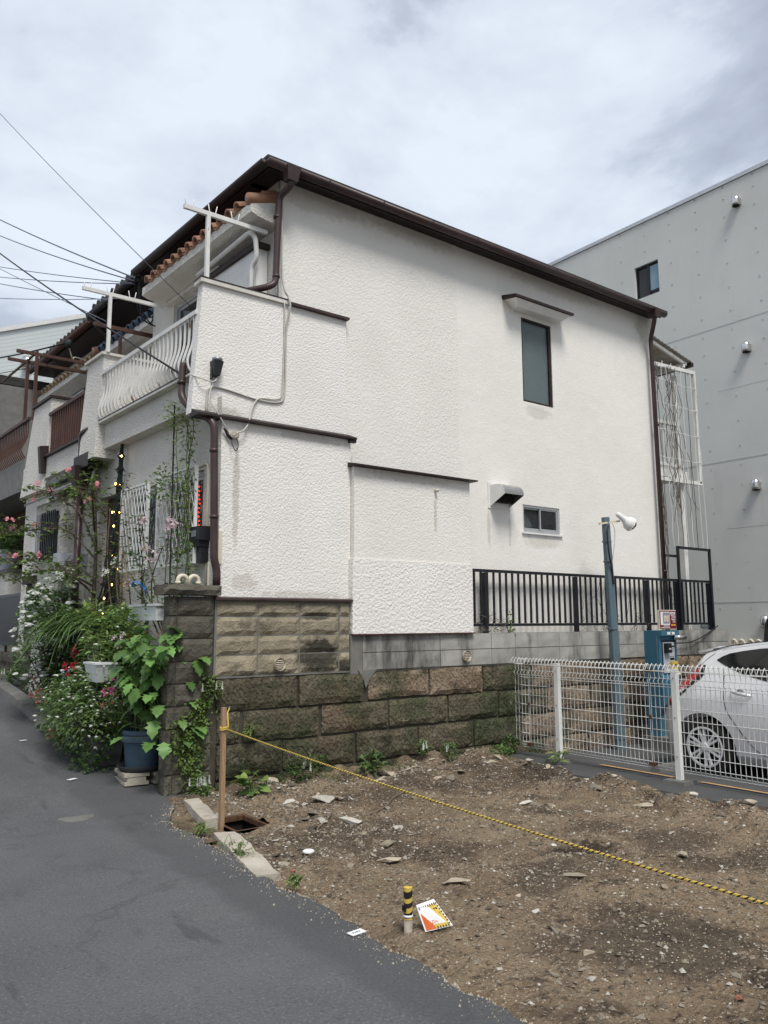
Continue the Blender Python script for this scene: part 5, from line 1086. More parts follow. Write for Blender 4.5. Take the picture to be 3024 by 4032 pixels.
MB().box(X0+.035, X0+.245, yb-.005, yb-.0035, ZT+0.0750, ZT+0.2520).build('map_panel', 'white_print', pmx); MB().box(X0+.085, X0+.235, yb-.007, yb-.0055, ZT+0.0930, ZT+0.2430).build('map', 'grey_print', pmx)
for i, ch in enumerate('12'):
    MB().box(X0+.105+.058*i, X0+.155+.058*i, yb-.009, yb-.0075, ZT+0.1200, ZT+0.2025).build('bay_box', 'cream_plastic', pmx)
    text_mesh(ch, .055, (X0+.13+.058*i, yb-.011, ZT+0.1575), (1, 0, 0), (0, 0, 1), 'machine_dark', pmx)
MB().box(X0+.265, X1-.035, yb-.005, yb-.0035, ZT+0.2250, ZT+0.2490).build('heading_plate', 'white_print', pmx)
MB().box(X0+.285, X1-.055, yb-.007, yb-.0055, ZT+0.2325, ZT+0.2415).build('printed_line', 'grey_print', pmx)
text_mesh('2000', .05, (X0+.33, yb-.005, ZT+0.1770), (1, 0, 0), (0, 0, 1), 'white_print', pmx)
MB().box(X0+.27, X1-.04, yb-.005, yb-.0035, ZT+0.2040, ZT+0.2145).build('printed_line', 'white_print', pmx)
MB().box(X0+.29, X1-.04, yb-.005, yb-.0035, ZT+0.1395, ZT+0.1500).build('printed_line', 'white_print', pmx)
text_mesh('600', .042, (X0+.34, yb-.005, ZT+0.1170), (1, 0, 0), (0, 0, 1), 'white_print', pmx)
MB().box(X0+.275, X0+.31, yb-.005, yb-.0035, ZT+0.0630, ZT+0.0840).build('printed_bar', 'amber', pmx); MB().box(X0+.325, X1-.04, yb-.005, yb-.0035, ZT+0.0630, ZT+0.0840).build('printed_bar', 'amber', pmx)
for i in range(5): MB().box(X0+.10+.028*i, X0+.115+.028*i, yb-.005, yb-.0035, ZT+0.0540, ZT+0.0690).build('printed_mark', 'white_print', pmx)
MB().box(X0+.035, X0+.24, yb-.005, yb-.0035, ZT+0.0375, ZT+0.0450).build('printed_line', 'white_print', pmx)

# ------------------------------------------------------------------ cars
def car(prof, body_mat, loc_y, cx, zg, label, windows, light, wheel_s, width=1.72, rim=True, wr=.315, rimr=.215):
    """prof: (s from rear, ztop, zbelt, half width factor, roof half width factor, zbottom); car axis along -y"""
    t = thing('parked_car', (cx, loc_y-1.5, zg), label, 'car'); hw = width/2
    def val(s, k_): return lerp_tab([(p[0], p[k_]) for p in prof], s)
    def sval(s, k_): return sum(val(s+d_, k_) for d_ in (-.05, -.025, 0, .025, .05))/5
    S = sorted(set([p[0] for p in prof]+[prof[-1][0]*i/60 for i in range(61)]))
    def sect(s):
        zt, zb, w_, rw_, z0 = [sval(s, k_) for k_ in (1, 2, 3, 4, 5)]; w_ = w_*hw; rw_ = rw_*hw; zb = min(zb, zt-.04)
        return [(0, z0), (w_*.86, z0), (w_*.955, z0+.09), (w_*.985, z0+.24), (w_*1.0, z0+(zb-z0)*.55), (w_*.985, z0+(zb-z0)*.80), (w_*.955, zb), (w_*.955+(rw_-w_*.955)*.5, zb+(zt-zb)*.52), (rw_+.012, zt-.045), (rw_-.05, zt-.012), (rw_*.5, zt+.008), (0, zt+.012)]
    def xat(s, z):
        q = sect(s)
        for (a, b), (c_, d_) in zip(q[1:], q[2:]):
            if b <= z <= d_: return a+(c_-a)*(z-b)/max(1e-6, d_-b)
        return q[-3][0]
    m = MB(); n = len(sect(0))
    for s in S:
        q = sect(s); ring = [(-a, b) for a, b in q]+[(a, b) for a, b in q[-2:0:-1]]
        m.v += [Vector((cx+a, loc_y-s, zg+b)) for a, b in ring]
    R_ = 2*n-2
    m.f = [(i*R_+j, i*R_+(j+1) % R_, (i+1)*R_+(j+1) % R_, (i+1)*R_+j) for i in range(len(S)-1) for j in range(R_)]+[tuple(range(R_))[::-1], tuple(range((len(S)-1)*R_, len(S)*R_))]
    body = m.build('body', body_mat, t, True)
    cut = MB()
    for s in wheel_s:
        for sd_ in (-1, 1):
            cut.lathe([(wr+.05, -.16), (wr+.05, .2)], (cx+sd_*(hw-.02), loc_y-s, zg+wr), 40, 'x')
    co = cut.build('cutter', body_mat, t)
    bo_ = body.modifiers.new('b', 'BOOLEAN'); bo_.object = co; bo_.operation = 'DIFFERENCE'; bo_.solver = 'EXACT'
    dg = bpy.context.evaluated_depsgraph_get(); me = bpy.data.meshes.new_from_object(body.evaluated_get(dg)); body.modifiers.clear(); body.data = me
    bpy.data.objects.remove(co)
    for p in me.polygons: p.use_smooth = True
    try: me.set_sharp_from_angle(angle=radians(32))
    except Exception: pass
    MB().box(cx-hw+.2, cx+hw-.2, loc_y-prof[-1][0]+.25, loc_y-.25, zg+.16, zg+.45).build('underbody', 'black_plastic', t)
    def patch(nm, mat, pts, off, side):
        """pts: list of (s, zlow, zhigh)"""
        m = MB(); rows = 4
        for s, a, b in pts:
            for r in range(rows+1):
                z = a+(b-a)*r/rows; m.v.append(Vector((cx+side*(xat(s, z)+off), loc_y-s, zg+z)))
        m.f = [(i*(rows+1)+r, i*(rows+1)+r+1, (i+1)*(rows+1)+r+1, (i+1)*(rows+1)+r) for i in range(len(pts)-1) for r in range(rows)]
        return m.build(nm, mat, t, True)
    for side in (-1, 1):
        for nm, mat, pts, off in windows: patch(nm, mat, pts, off, side)
    for s in wheel_s:
        for sd_ in (-1, 1):
            wx = cx+sd_*(hw-.11); c_ = (wx, loc_y-s, zg+wr)
            m = MB(); m.lathe([(rimr, -.085), (wr-.02, -.095), (wr, -.07), (wr, .07), (wr-.02, .095), (rimr, .085)], c_, 36, 'x', False); w0 = m.build('wheel', 'tyre', t, True)
            MB().lathe([(wr+.045, 0), (wr+.045, .01)], (cx+sd_*(hw-.26), loc_y-s, zg+wr), 30, 'x').build('arch_liner', 'black_plastic', w0)
            MB().lathe([(rimr-.01, 0), (rimr-.01, .01)], (wx-.005, loc_y-s, zg+wr), 30, 'x').build('brake_back', 'black_plastic', w0)
            rm = MB(); o_ = sd_*.088
            rm.lathe([(rimr, o_-sd_*.01), (rimr+.004, o_), (rimr-.018, o_+sd_*.002), (rimr-.02, o_-sd_*.02)], c_, 36, 'x', False)
            for i in range(6):
                a = 2*pi*i/6+.35
                for da in (-.10, .10):
                    p = lambda r, aa, x_: (wx+x_, loc_y-s+r*cos(aa), zg+wr+r*sin(aa))
                    x1, x2 = o_-sd_*.004, o_-sd_*.03
                    w1, w2 = .13/1.0, .075
                    rm.hexa([p(.04, a+da*2-.35, x2), p(.04, a+da*2+.35, x2), p(rimr-.012, a+da*1.6+w2, x2), p(rimr-.012, a+da*1.6-w2, x2), p(.04, a+da*2-.3, x1), p(.04, a+da*2+.3, x1), p(rimr-.012, a+da*1.6+w2*.7, x1), p(rimr-.012, a+da*1.6-w2*.7, x1)])
            rm.lathe([(.05, o_-sd_*.03), (.05, o_-sd_*.002), (.035, o_+sd_*.004), (.002, o_+sd_*.005)], c_, 20, 'x', False)
            rm.build('rim', 'grey_metal' if body_mat == 'car_black' else 'car_silver', w0)
    for nm, mat, fn in light: fn(t, patch, xat, cx, loc_y, zg, hw)
    return t
P1 = [(0, .70, .62, .80, .70, .30), (.04, .78, .70, .86, .74, .24), (.12, .92, .84, .93, .76, .20), (.25, 1.06, .90, .97, .74, .19), (.38, 1.20, .93, .99, .72, .19), (.46, 1.30, .94, 1.0, .73, .19), (.52, 1.345, .95, 1.0, .74, .19), (.9, 1.43, .96, 1.0, .75, .18), (1.5, 1.50, .95, 1.0, .76, .17), (2.0, 1.515, .94, 1.0, .76, .17), (2.5, 1.47, .93, 1.0, .75, .17), (3.0, 1.22, .92, 1.0, .74, .17), (3.4, .98, .90, .99, .78, .17), (3.9, .86, .80, .96, .80, .18), (4.15, .74, .66, .86, .74, .22), (4.25, .62, .55, .74, .64, .28)]
def silver_bits(t, patch, xat, cx, ly, zg, hw):
    pass
def bits1(t, patch, xat, cx, ly, zg, hw):
    for sd_ in (-1, 1):
        # door handle
        m = MB(); s0 = .92
        m.tube([(cx+sd_*(xat(s0+i*.045, .92-.004*i)+(.012 if i in (0, 5) else .034)), ly-(s0+i*.045), zg+.935-.006*i) for i in range(6)], [.008, .014, .016, .016, .014, .008], 8, flat=1.3); m.build('door_handle', 'car_silver', t, True)
        m = MB(); m.lathe([(.002, .002), (.045, .0015), (.05, -.004)], (cx+sd_*(xat(1.02, .92)+.001), ly-1.02, zg+.915), 16, 'x', False); m.build('handle_recess', 'grey_metal', t, True)
        # door seam
        pts = [(.80, 1.16), (.825, 1.0), (.835, .85), (.87, .72), (.97, .58), (1.07, .45), (1.19, .33), (1.4, .27), (1.8, .25), (2.3, .25)]
        m = MB(); m.tube(bez([(cx+sd_*(xat(s, z)+.0005), ly-s, zg+z) for s, z in pts], 4), .0045, 4); m.build('door_seam', 'black_plastic', t)
        m = MB(); m.tube(bez([(cx+sd_*(xat(s, z)+.0005), ly-s, zg+z) for s, z in [(.16, .76), (.17, .68), (.2, .6), (.23, .54)]], 4), .0035, 4); m.build('bumper_seam', 'black_plastic', t)
        m = MB(); m.tube(bez([(cx+sd_*(xat(s, z)+.0005), ly-s, zg+z) for s, z in [(.44, 1.10), (.5, 1.19), (.58, 1.27), (.66, 1.33)]], 4), .004, 4); m.build('tailgate_seam', 'black_plastic', t)
        m = MB(); m.tube(bez([(cx+sd_*(.60*(1 if s > .8 else .98)*hw/.86*1.06), ly-s, zg+z) for s, z in [(.62, 1.372), (.9, 1.425), (1.3, 1.475), (1.9, 1.51)]], 4), .007, 4); m.build('roof_moulding', 'black_plastic', t)
    # spoiler lip and roof fin
    m = MB(); m.hexa([(cx-.58,ly-.62,zg+1.37),(cx+.58,ly-.62,zg+1.37),(cx+.55,ly-.40,zg+1.325),(cx-.55,ly-.40,zg+1.325),(cx-.58,ly-.66,zg+1.405),(cx+.58,ly-.66,zg+1.405),(cx+.55,ly-.38,zg+1.345),(cx-.55,ly-.38,zg+1.345)]); m.build('spoiler', 'car_silver', t)
    m = MB(); m.hexa([(cx-.02,ly-1.35,zg+1.48),(cx+.02,ly-1.35,zg+1.48),(cx+.02,ly-1.12,zg+1.46),(cx-.02,ly-1.12,zg+1.46),(cx-.006,ly-1.22,zg+1.50),(cx+.006,ly-1.22,zg+1.50),(cx+.006,ly-1.11,zg+1.53),(cx-.006,ly-1.11,zg+1.53)]); m.build('antenna_fin', 'car_silver', t)
W1s = [('side_window', 'car_glass', [(.70, 1.255, 1.262), (.76, 1.225, 1.30), (.85, 1.185, 1.335), (1.0, 1.13, 1.365), (1.2, 1.08, 1.395), (1.32, 1.055, 1.405)], .005), ('side_window', 'car_glass', [(1.35, 1.05, 1.405), (1.7, 1.02, 1.42), (2.05, 1.0, 1.415)], .005), ('side_window', 'car_glass', [(2.1, 1.0, 1.41), (2.4, .99, 1.38), (2.7, .98, 1.26), (3.05, .97, 1.06)], .005),
       ('tail_light', 'red_light', [(.06, .70, .745), (.14, .76, .89), (.25, .86, 1.01), (.36, .95, 1.11), (.46, 1.04, 1.18), (.50, 1.09, 1.21)], .006), ('tail_light_trim', 'black_plastic', [(.05, .67, .70), (.14, .725, .76), (.25, .82, .86), (.36, .90, .95), (.46, .99, 1.04), (.54, 1.05, 1.2), (.57, 1.1, 1.2)], .0045)]
car(P1, 'car_silver', 5.63, 9.02, -.135, 'silver hatchback parked behind the white mesh fence', W1s, [('x', 'x', bits1)], (.57, 3.15))
P2 = [(0, .9, .62, .90, .84, .30), (.05, 1.5, .85, .95, .84, .24), (.10, 1.75, .95, .97, .84, .22), (.2, 1.84, 1.0, 1.0, .85, .2), (1, 1.88, 1.02, 1.0, .86, .2), (2.2, 1.87, 1.02, 1.0, .86, .2), (2.8, 1.55, 1.0, 1.0, .84, .2), (3.2, 1.1, .95, .98, .84, .2), (3.6, .95, .85, .93, .82, .2), (3.75, .7, .6, .85, .75, .28)]
W2s = [('side_window', 'car_glass', [(.2, 1.2, 1.6), (.8, 1.15, 1.68)], .004), ('side_window', 'car_glass', [(.86, 1.14, 1.68), (1.6, 1.12, 1.68)], .004), ('side_window', 'car_glass', [(1.66, 1.12, 1.68), (2.2, 1.1, 1.66), (2.6, 1.1, 1.45)], .004), ('tail_light', 'red_light', [(.06, .95, 1.35), (.16, .98, 1.35)], .004)]
car(P2, 'car_black', 6.62, 13.1, -.14, 'tall black van parked beyond the silver hatchback', W2s, [], (.6, 2.9), 1.5)
t = thing('wheel_stop', (8.9, 5.95, -.13), 'grey concrete wheel stop behind the rear wheel of the silver hatchback', 'wheel stop')
for q in (0,): 
    m = MB(); m.hexa([(7.75,5.35,-.14),(8.35,5.35,-.14),(8.35,5.48,-.14),(7.75,5.48,-.14),(7.78,5.37,-.03),(8.32,5.37,-.03),(8.32,5.46,-.03),(7.78,5.46,-.03)]); m.build('bar', 'kerb', t)

# ------------------------------------------------------------------ stake, rope, warning stake and sign
sk = thing('wooden_stake', (2.83, 5.92, -.1), 'square wooden stake standing at the corner of the dirt lot', 'stake')
m = MB(); m.hexa([(2.812,5.902,-.2),(2.848,5.902,-.2),(2.848,5.938,-.2),(2.812,5.938,-.2),(2.810,5.904,.885),(2.844,5.904,.885),(2.844,5.938,.885),(2.810,5.938,.885)]); m.build('post', 'wood_stake', sk)
sk2 = thing('wooden_stake', (2.80, 1.05, -.1), 'second wooden stake holding the other end of the rope', 'stake'); MB().box(2.78, 2.825, 1.03, 1.075, -.2, .8).build('post', 'wood_stake', sk2)
def rope(a, b, sag, r, parent, turns):
    a, b = Vector(a), Vector(b); n = turns*6; pts = []
    for i in range(n+1):
        s_ = i/n; p = a.lerp(b, s_); p.z -= sag*4*s_*(1-s_); pts.append(p)
    tdir = (b-a).normalized(); u_ = tdir.cross(Vector((0,0,1))).normalized(); v_ = u_.cross(tdir)
    for k_, mt in enumerate(('yellow', 'black_plastic', 'yellow')):
        q = []
        for i, p in enumerate(pts):
            an = 2*pi*i/6/1.0+k_*2*pi/3; q.append(p+u_*cos(an)*r*.55+v_*sin(an)*r*.55)
        MB().tube(q, r*.62, 5).build('strand', mt, parent)
rp = thing('barrier_rope', (2.82, 3.5, .6), 'yellow and black twisted barrier rope stretched across the dirt lot', 'rope')
rope((2.85, 5.90, .715), (2.83, 1.07, .56), .03, .0056, rp, 170)
lo = [(2.83+.028*cos(2*pi*i/14), 5.92+.028*sin(2*pi*i/14), .715+.004*sin(i*1.3)) for i in range(15)]
MB().tube(lo, .006, 6).build('loop', 'yellow', rp); MB().tube([(p[0], p[1], p[2]+.014) for p in lo], .006, 6).build('loop', 'yellow', rp)
MB().tube(bez([(2.87, 5.93, .72), (2.93, 6.05, .74), (3.02, 6.25, .80), (3.06, 6.3, .83)]), .006, 5).build('tail', 'yellow', rp); MB().tube([(3.055, 6.295, .825), (3.075, 6.33, .84)], .008, 5).build('tip', 'lamp_blue', rp)
ws = thing('warning_stake', (2.69, 3.40, -.05), 'short stake wrapped in yellow and black tape by the road edge', 'stake')
MB().lathe([(.022, -.15), (.022, .035)], (2.69, 3.40, 0), 12).build('post', 'conc_light', ws, True)
zz = .030
for i, (h_, mt) in enumerate(((.016, 'yellow'), (.026, 'black_plastic'), (.024, 'yellow'), (.024, 'black_plastic'), (.022, 'yellow'), (.034, 'black_plastic'), (.010, 'yellow'))):
    m = MB(); n = 12; v0 = []
    for j in range(n+1):
        a = 2*pi*j/n; d_ = .010*sin(a+1.0); v0.append((a, zz+d_*(i > 0), zz+h_+d_*(i < 6)))
    m.add([(2.69+.0235*cos(a), 3.40+.0235*sin(a), z0) for a, z0, z1 in v0]+[(2.69+.0235*cos(a), 3.40+.0235*sin(a), z1) for a, z0, z1 in v0], [(j, j+1, n+1+j+1, n+1+j) for j in range(n)]); m.build('tape_band', mt, ws, True); zz += h_
for j in range(3): MB().box(2.664-.002, 2.666, 3.385+j*.012, 3.392+j*.012, .07, .10).build('tape_print', 'black_plastic', ws)
MB().lathe([(.002, 0), (.024, -.006)], (2.69, 3.40, zz+.004), 10, cap=False).build('tape_top', 'yellow', ws)
MB().lathe([(.0245, 0), (.026, .006), (.0245, .012)], (2.69, 3.40, .040), 14).build('cable_tie', 'white_print', ws, True)
# fallen warning sign: plane in local a (along), b (up the sheet)
c0, c3, c2, c1 = Vector((2.715, 3.365, .10)), Vector((2.83, 3.36, .11)), Vector((2.87, 3.255, .0)), Vector((2.735, 3.315, -.02))
sg = thing('warning_sign', (2.80, 3.33, -.02), 'crumpled white-edged warning sheet with yellow and orange panels lying by the road', 'sign')
nrm = (c3-c0).cross(c1-c0).normalized()
if nrm.z < 0: nrm = -nrm
def sp(a, b, h=0): return c0*(1-a)*(1-b)+c3*a*(1-b)+c2*a*b+c1*(1-a)*b+nrm*h
def sheet(nm, mt, a0, a1, b0, b1, h, th=.0015):
    m = MB(); m.hexa([sp(a0,b0,h-th), sp(a1,b0,h-th), sp(a1,b1,h-th), sp(a0,b1,h-th), sp(a0,b0,h), sp(a1,b0,h), sp(a1,b1,h), sp(a0,b1,h)]); return m.build(nm, mt, sg)
sheet('sheet', 'white_print', 0, 1, 0, 1, 0, .003)
sheet('orange_panel', 'sign_orange', .05, .42, .34, .97, .002); sheet('yellow_panel', 'yellow', .40, .93, .14, .97, .0035)
for i in range(8): sheet('stripe', 'black_plastic', .05+i*.11, .09+i*.11, .10, .19, .0055)
for i in range(8): sheet('stripe', 'black_plastic', .90, .955, .12+i*.105, .17+i*.105, .0055)
for i in range(5): sheet('stripe', 'black_plastic', .45+i*.10, .49+i*.10, .90, .97, .0055)
xa = sp(.7, .5)-sp(.5, .5); ya = -(sp(.6, .7)-sp(.6, .5)); ya = (ya - xa*(ya.dot(xa)/xa.length_squared))
text_mesh('DANGER', .022, sp(.66, .72, .006), xa, ya, 'sign_orange', sg)
for i in range(4): sheet('printed_mark', 'black_plastic', .47+i*.10, .54+i*.10, .27, .34, .0055)
m = MB(); m.add([sp(.52,.45,.0055), sp(.6,.42,.0055), sp(.64,.52,.0055), sp(.74,.44,.0055), sp(.86,.46,.0055), sp(.8,.6,.0055), sp(.7,.6,.0055), sp(.62,.64,.0055), sp(.54,.6,.0055)], [tuple(range(9))]); m.build('pictogram', 'black_plastic', sg)
# ------------------------------------------------------------------ rubble on the dirt
rng = random.Random(21)
def rock(seed, flat, mat):
    r = random.Random(seed); pts = []
    for _ in range(13):
        p = Vector((r.gauss(0, 1), r.gauss(0, 1), r.gauss(0, 1))).normalized(); pts.append((p.x*(.8+.3*r.random()), p.y*(.6+.3*r.random()), p.z*flat))
    return hull_mesh('rubble_stone', pts, mat)
ROCKS = [(rock(i, (.35, .55, .75)[i % 3], M[('rubble', 'rubble', 'rubble_white', 'rubble_dark', 'rubble')[i % 5]])) for i in range(25)]
REDS = [rock(90+i, .5, M['brick_red']) for i in range(2)]
KIND = ('tan', 'tan', 'white', 'dark brown', 'tan')
def spot():
    c_ = rng.random()
    if c_ < .30: return rng.uniform(3.1, 6.5), 6.95-abs(rng.gauss(0, .30))            # against the wall
    if c_ < .52: return 6.35+rng.gauss(0, .2), rng.uniform(2.5, 6.6)                    # along the parking edge
    if c_ < .66: return rng.uniform(2.7, 3.9), rng.uniform(4.7, 6.4)                    # around the drain
    return rng.uniform(2.7, 6.4), rng.uniform(.8, 6.3)
def inpit(x, y): return PX0-.06 < x < PX1+.06 and PY0-.06 < y < PY1+.06
cnt = 0
while cnt < 250:
    x, y = spot()
    if inpit(x, y) or x < xedge(y)+.06 or y > 6.94 or x > 6.5: continue
    i = rng.randrange(25); s_ = rng.uniform(.018, .04) if rng.random() < .8 else rng.uniform(.04, .075)
    me = ROCKS[i]
    o = inst('rubble_stone', me, None, (x, y, zdirt(x, y)+s_*.08), (rng.uniform(-.3, .3), rng.uniform(-.3, .3), rng.uniform(0, 6.3)), (s_*1.3, s_, s_*.8), label='%s angular rubble stone lying on the bare dirt lot' % KIND[i % 5], cat='stone', group='%s rubble stones on the dirt lot' % KIND[i % 5]); cnt += 1
for (x, y, s_, q, lab, cat_) in ((3.3, 1.95, .02, 0, 'small broken red brick piece on the dirt in the foreground', 'brick'), (2.72, 4.62, .03, 1, 'broken red brick piece beside the pale concrete edging', 'brick')):
    inst('brick_fragment', REDS[q], None, (x, y, zdirt(x, y)+.01), (.2, .1, .7), (s_*1.4, s_, s_), label=lab, cat=cat_)
# a few named pieces: pale disc, slabs, chunks
c_ = (3.02, 4.93); MB().lathe([(.002, .012), (.03, .010), (.042, .004), (.04, -.006)], (c_[0], c_[1], zdirt(*c_)+.012), 18, cap=False).build('ceramic_disc', 'white_print', label='round white ceramic disc lying on the dirt', cat='debris', smooth=True)
CH = ['largest pale flat concrete slab piece before the tangled weed by the stone wall', 'small tan slab piece touching the largest pale slab', 'tan concrete chunk lying just beyond the drain pit', 'pale flat chunk halfway between drain pit and white ceramic disc', 'tan flat chunk under the middle of the barrier rope', 'tan flat chunk beside the dark damp hollow in the dirt', 'pale chunk on the dirt heap before the first fence post', 'tan chunk on the dirt heap opposite the second fence post', 'tan chunk at the asphalt edge right of the second fence post', 'pale flat chunk in the open dirt nearest the warning sign', 'tan flat chunk behind the taped warning stake', 'tan chunk on the dirt heap between the two fence posts', 'pale chunk against the parking asphalt between the two fence posts', 'tan chunk at the foot of the stone wall near the feathery weed']
for k_, (x, y, s_, a) in enumerate(((3.95, 6.2, .16, .3), (4.15, 6.25, .09, 1.2), (3.55, 5.75, .10, .8), (3.7, 5.4, .12, -.5), (5.3, 4.9, .10, .2), (5.0, 3.3, .09, 1.0), (6.3, 5.9, .12, .5), (6.1, 4.4, .12, 2), (6.4, 3.6, .13, 1.2), (4.4, 2.3, .07, .4), (3.4, 4.5, .10, 2.2), (6.25, 5.2, .14, .3), (6.45, 4.75, .10, .9), (5.75, 6.35, .09, .5))):
    me = rock(200+k_, .4, M['rubble' if k_ % 3 else 'rubble_white']); inst('concrete_chunk', me, None, (x, y, zdirt(x, y)+.02), (.1, .15, a), (s_, s_*.6, s_*.55), label=CH[k_], cat='stone')
# fine gravel and crumbs: uncountable, also spilled over the road edge
g = MB(); n_ = 0
while n_ < 19000:
    if rng.random() < .55: x, y = spot()
    else: x, y = rng.uniform(2.45, 6.5), rng.uniform(.3, 6.9)
    if inpit(x, y) or x < xedge(y)+.012 or x > 6.52 or y > 6.93: continue
    s_ = min(.026, .0045+abs(rng.gauss(0, .0072))); a = rng.uniform(0, 6.3); z = zdirt(x, y)
    ca, sa = cos(a)*s_, sin(a)*s_; el = rng.uniform(.5, 1)
    g.add([(x+ca, y+sa, z), (x-sa*el, y+ca*el, z+rng.uniform(0, .3)*s_), (x-ca, y-sa, z), (x+sa*el, y-ca*el, z), (x+rng.uniform(-.3, .3)*s_, y+rng.uniform(-.3, .3)*s_, z+s_*rng.uniform(.4, .9))], [(0,1,4),(1,2,4),(2,3,4),(3,0,4)]); n_ += 1
gf_ = g.f; gv_ = g.v
sp_ = MB()
for _ in range(1500):
    y = rng.uniform(.3, 6.8); x = xedge(y)-.005-abs(rng.gauss(0, .07)); s_ = .003+abs(rng.gauss(0, .004)); a = rng.uniform(0, 6.3); z = zroad(y)-.004; ca, sa = cos(a)*s_, sin(a)*s_
    sp_.add([(x+ca, y+sa, z), (x-sa*.7, y+ca*.7, z), (x-ca, y-sa, z), (x+sa*.7, y-ca*.7, z), (x, y, z+.006+s_*.6)], [(0,1,4),(1,2,4),(2,3,4),(3,0,4)])
sp_.build('grit', 'rubble', kind='stuff', label='loose grit spilled from the dirt lot over the asphalt edge', cat='gravel')
ch = MB()
for _ in range(13000):
    x, y = rng.uniform(2.5, 6.5), 6.9*rng.random()**.8
    if inpit(x, y) or x < xedge(y)+.01: continue
    s_ = rng.uniform(.0025, .0065); a = rng.uniform(0, 6.3); z = zdirt(x, y); ca, sa = cos(a)*s_, sin(a)*s_
    ch.add([(x+ca, y+sa, z), (x-sa*.7, y+ca*.7, z), (x-ca, y-sa, z), (x+sa*.7, y-ca*.7, z), (x, y, z+s_*.7)], [(0,1,4),(1,2,4),(2,3,4),(3,0,4)])
ch.build('fine_gravel', 'rubble', kind='stuff', label='fine pale grit covering the bare dirt lot', cat='gravel')
for q, mt in enumerate(('rubble', 'rubble_white', 'rubble_dark')):
    h_ = MB(); 
    for i in range(0, 19000):
        w3 = i % 20; sel = 0 if w3 < 11 else (1 if w3 < 13 else 2)
        if sel != q: continue
        h_.add(gv_[i*5:i*5+5], [(0,1,4),(1,2,4),(2,3,4),(3,0,4)])
    h_.build('gravel', mt, kind='stuff', label=('tan', 'white', 'dark')[q]+' gravel crumbs scattered over the bare dirt lot', cat='gravel')
for (pts, lab) in (([(3.35, 5.35, .0), (3.55, 5.5, .02), (3.75, 5.75, .01)], 'thin brown stick lying on the dirt by the drain pit'), ([(4.0, 5.6, .01), (4.3, 5.75, .03), (4.6, 6.0, .02), (4.9, 6.1, .02)], 'long pale root lying across the dirt')):
    MB().tube(bez([(x, y, zdirt(x, y)+.008+z*.3) for x, y, z in pts]), .007, 5).build('stick', 'twig', label=lab, cat='stick')

# ------------------------------------------------------------------ plants
def basis(d):
    d = Vector(d).normalized(); s_ = d.cross(Vector((0, 0, 1)))
    if s_.length < 1e-3: s_ = Vector((1, 0, 0))
    s_.normalize(); return d, s_, s_.cross(d)
def leaf(m, p, d, L_, W_, fold=.15, droop=.25, roll=0, shape='ov'):
    d, s_, n_ = basis(d)
    if roll: s_, n_ = s_*cos(roll)+n_*sin(roll), n_*cos(roll)-s_*sin(roll)
    p = Vector(p)
    if shape == 'ov': prof = ((.0, .04), (.3, .48), (.65, .40), (1, 0))
    elif shape == 'lob': prof = ((0, .03), (.12, .22), (.24, .46), (.32, .28), (.50, .50), (.58, .30), (.76, .32), (.84, .16), (1, 0))
    elif shape == 'rnd': prof = ((0, .1), (.2, .45), (.55, .52), (.85, .3), (1, 0))
    pts = []
    for t_, w2 in prof:
        c_ = p+d*L_*t_-n_*droop*L_*t_*t_; f_ = n_*fold*w2*W_*2
        pts.append((c_+s_*w2*W_+f_, c_, c_-s_*w2*W_+f_))
    n0 = len(m.v); k_ = len(pts)
    for a, b, c_ in pts: m.v += [a, b, c_]
    for i in range(k_-1):
        q = n0+3*i; m.f += [(q, q+1, q+4, q+3), (q+1, q+2, q+5, q+4)]
def blade(m, p, d, L_, W_, droop, n=6):
    d, s_, _ = basis(d); p = Vector(p); n0 = len(m.v); hz_ = Vector((d.x, d.y, 0))
    if hz_.length < 1e-3: hz_ = Vector((1, 0, 0))
    hz_.normalize()
    for i in range(n+1):
        t_ = i/n; c_ = p+d*L_*t_*(1-.25*droop*t_)+hz_*L_*.25*droop*t_*t_-Vector((0, 0, 1))*droop*L_*.75*t_*t_; w_ = W_*(1-t_**2.2)*.5*(.6+.4*min(1, t_*4)); up = Vector((0, 0, 1))*w_*.5
        m.v += [c_+s_*w_+up, c_, c_-s_*w_+up]
    for i in range(n): q = n0+3*i; m.f += [(q, q+1, q+4, q+3), (q+1, q+2, q+5, q+4)]
def rdir(r, up=.3): 
    a = r.uniform(0, 2*pi); return Vector((cos(a), sin(a), r.gauss(up, .35))).normalized()
def puff(m, p, r_, rr):
    """small round flower head made of petals"""
    p = Vector(p); n0 = len(m.v); q = [Vector((1,0,0)), Vector((0,1,0)), Vector((-1,0,0)), Vector((0,-1,0))]; a = rr.uniform(0, 1.5)
    ring = lambda rad, z: [p+Vector((cos(a+pi*k_/3)*rad*rr.uniform(.7, 1.2), sin(a+pi*k_/3)*rad*rr.uniform(.7, 1.2), z*r_+rr.uniform(-.2, .2)*r_)) for k_ in range(6)]
    m.v += ring(r_, 0)+ring(r_*.75, .55)+[p+Vector((0, 0, r_*.75)), p-Vector((0, 0, r_*.35))]
    for k_ in range(6):
        b = (k_+1) % 6; m.f += [(n0+k_, n0+b, n0+6+b, n0+6+k_), (n0+6+k_, n0+6+b, n0+12), (n0+b, n0+k_, n0+13)]
    for i in range(3):
        d = rdir(rr, .3); leaf(m, p+d*r_*.6, d, r_*.9, r_*.9, .1, .3, rr.uniform(-.5, .5), 'rnd')
def flower(m, p, d, r_, n=5, cup=.35):
    d, s_, n_ = basis(d)
    for i in range(n):
        a = 2*pi*i/n; leaf(m, p, (s_*cos(a)+n_*sin(a)+d*cup), r_, r_*.8, .1, .1, 0, 'rnd')
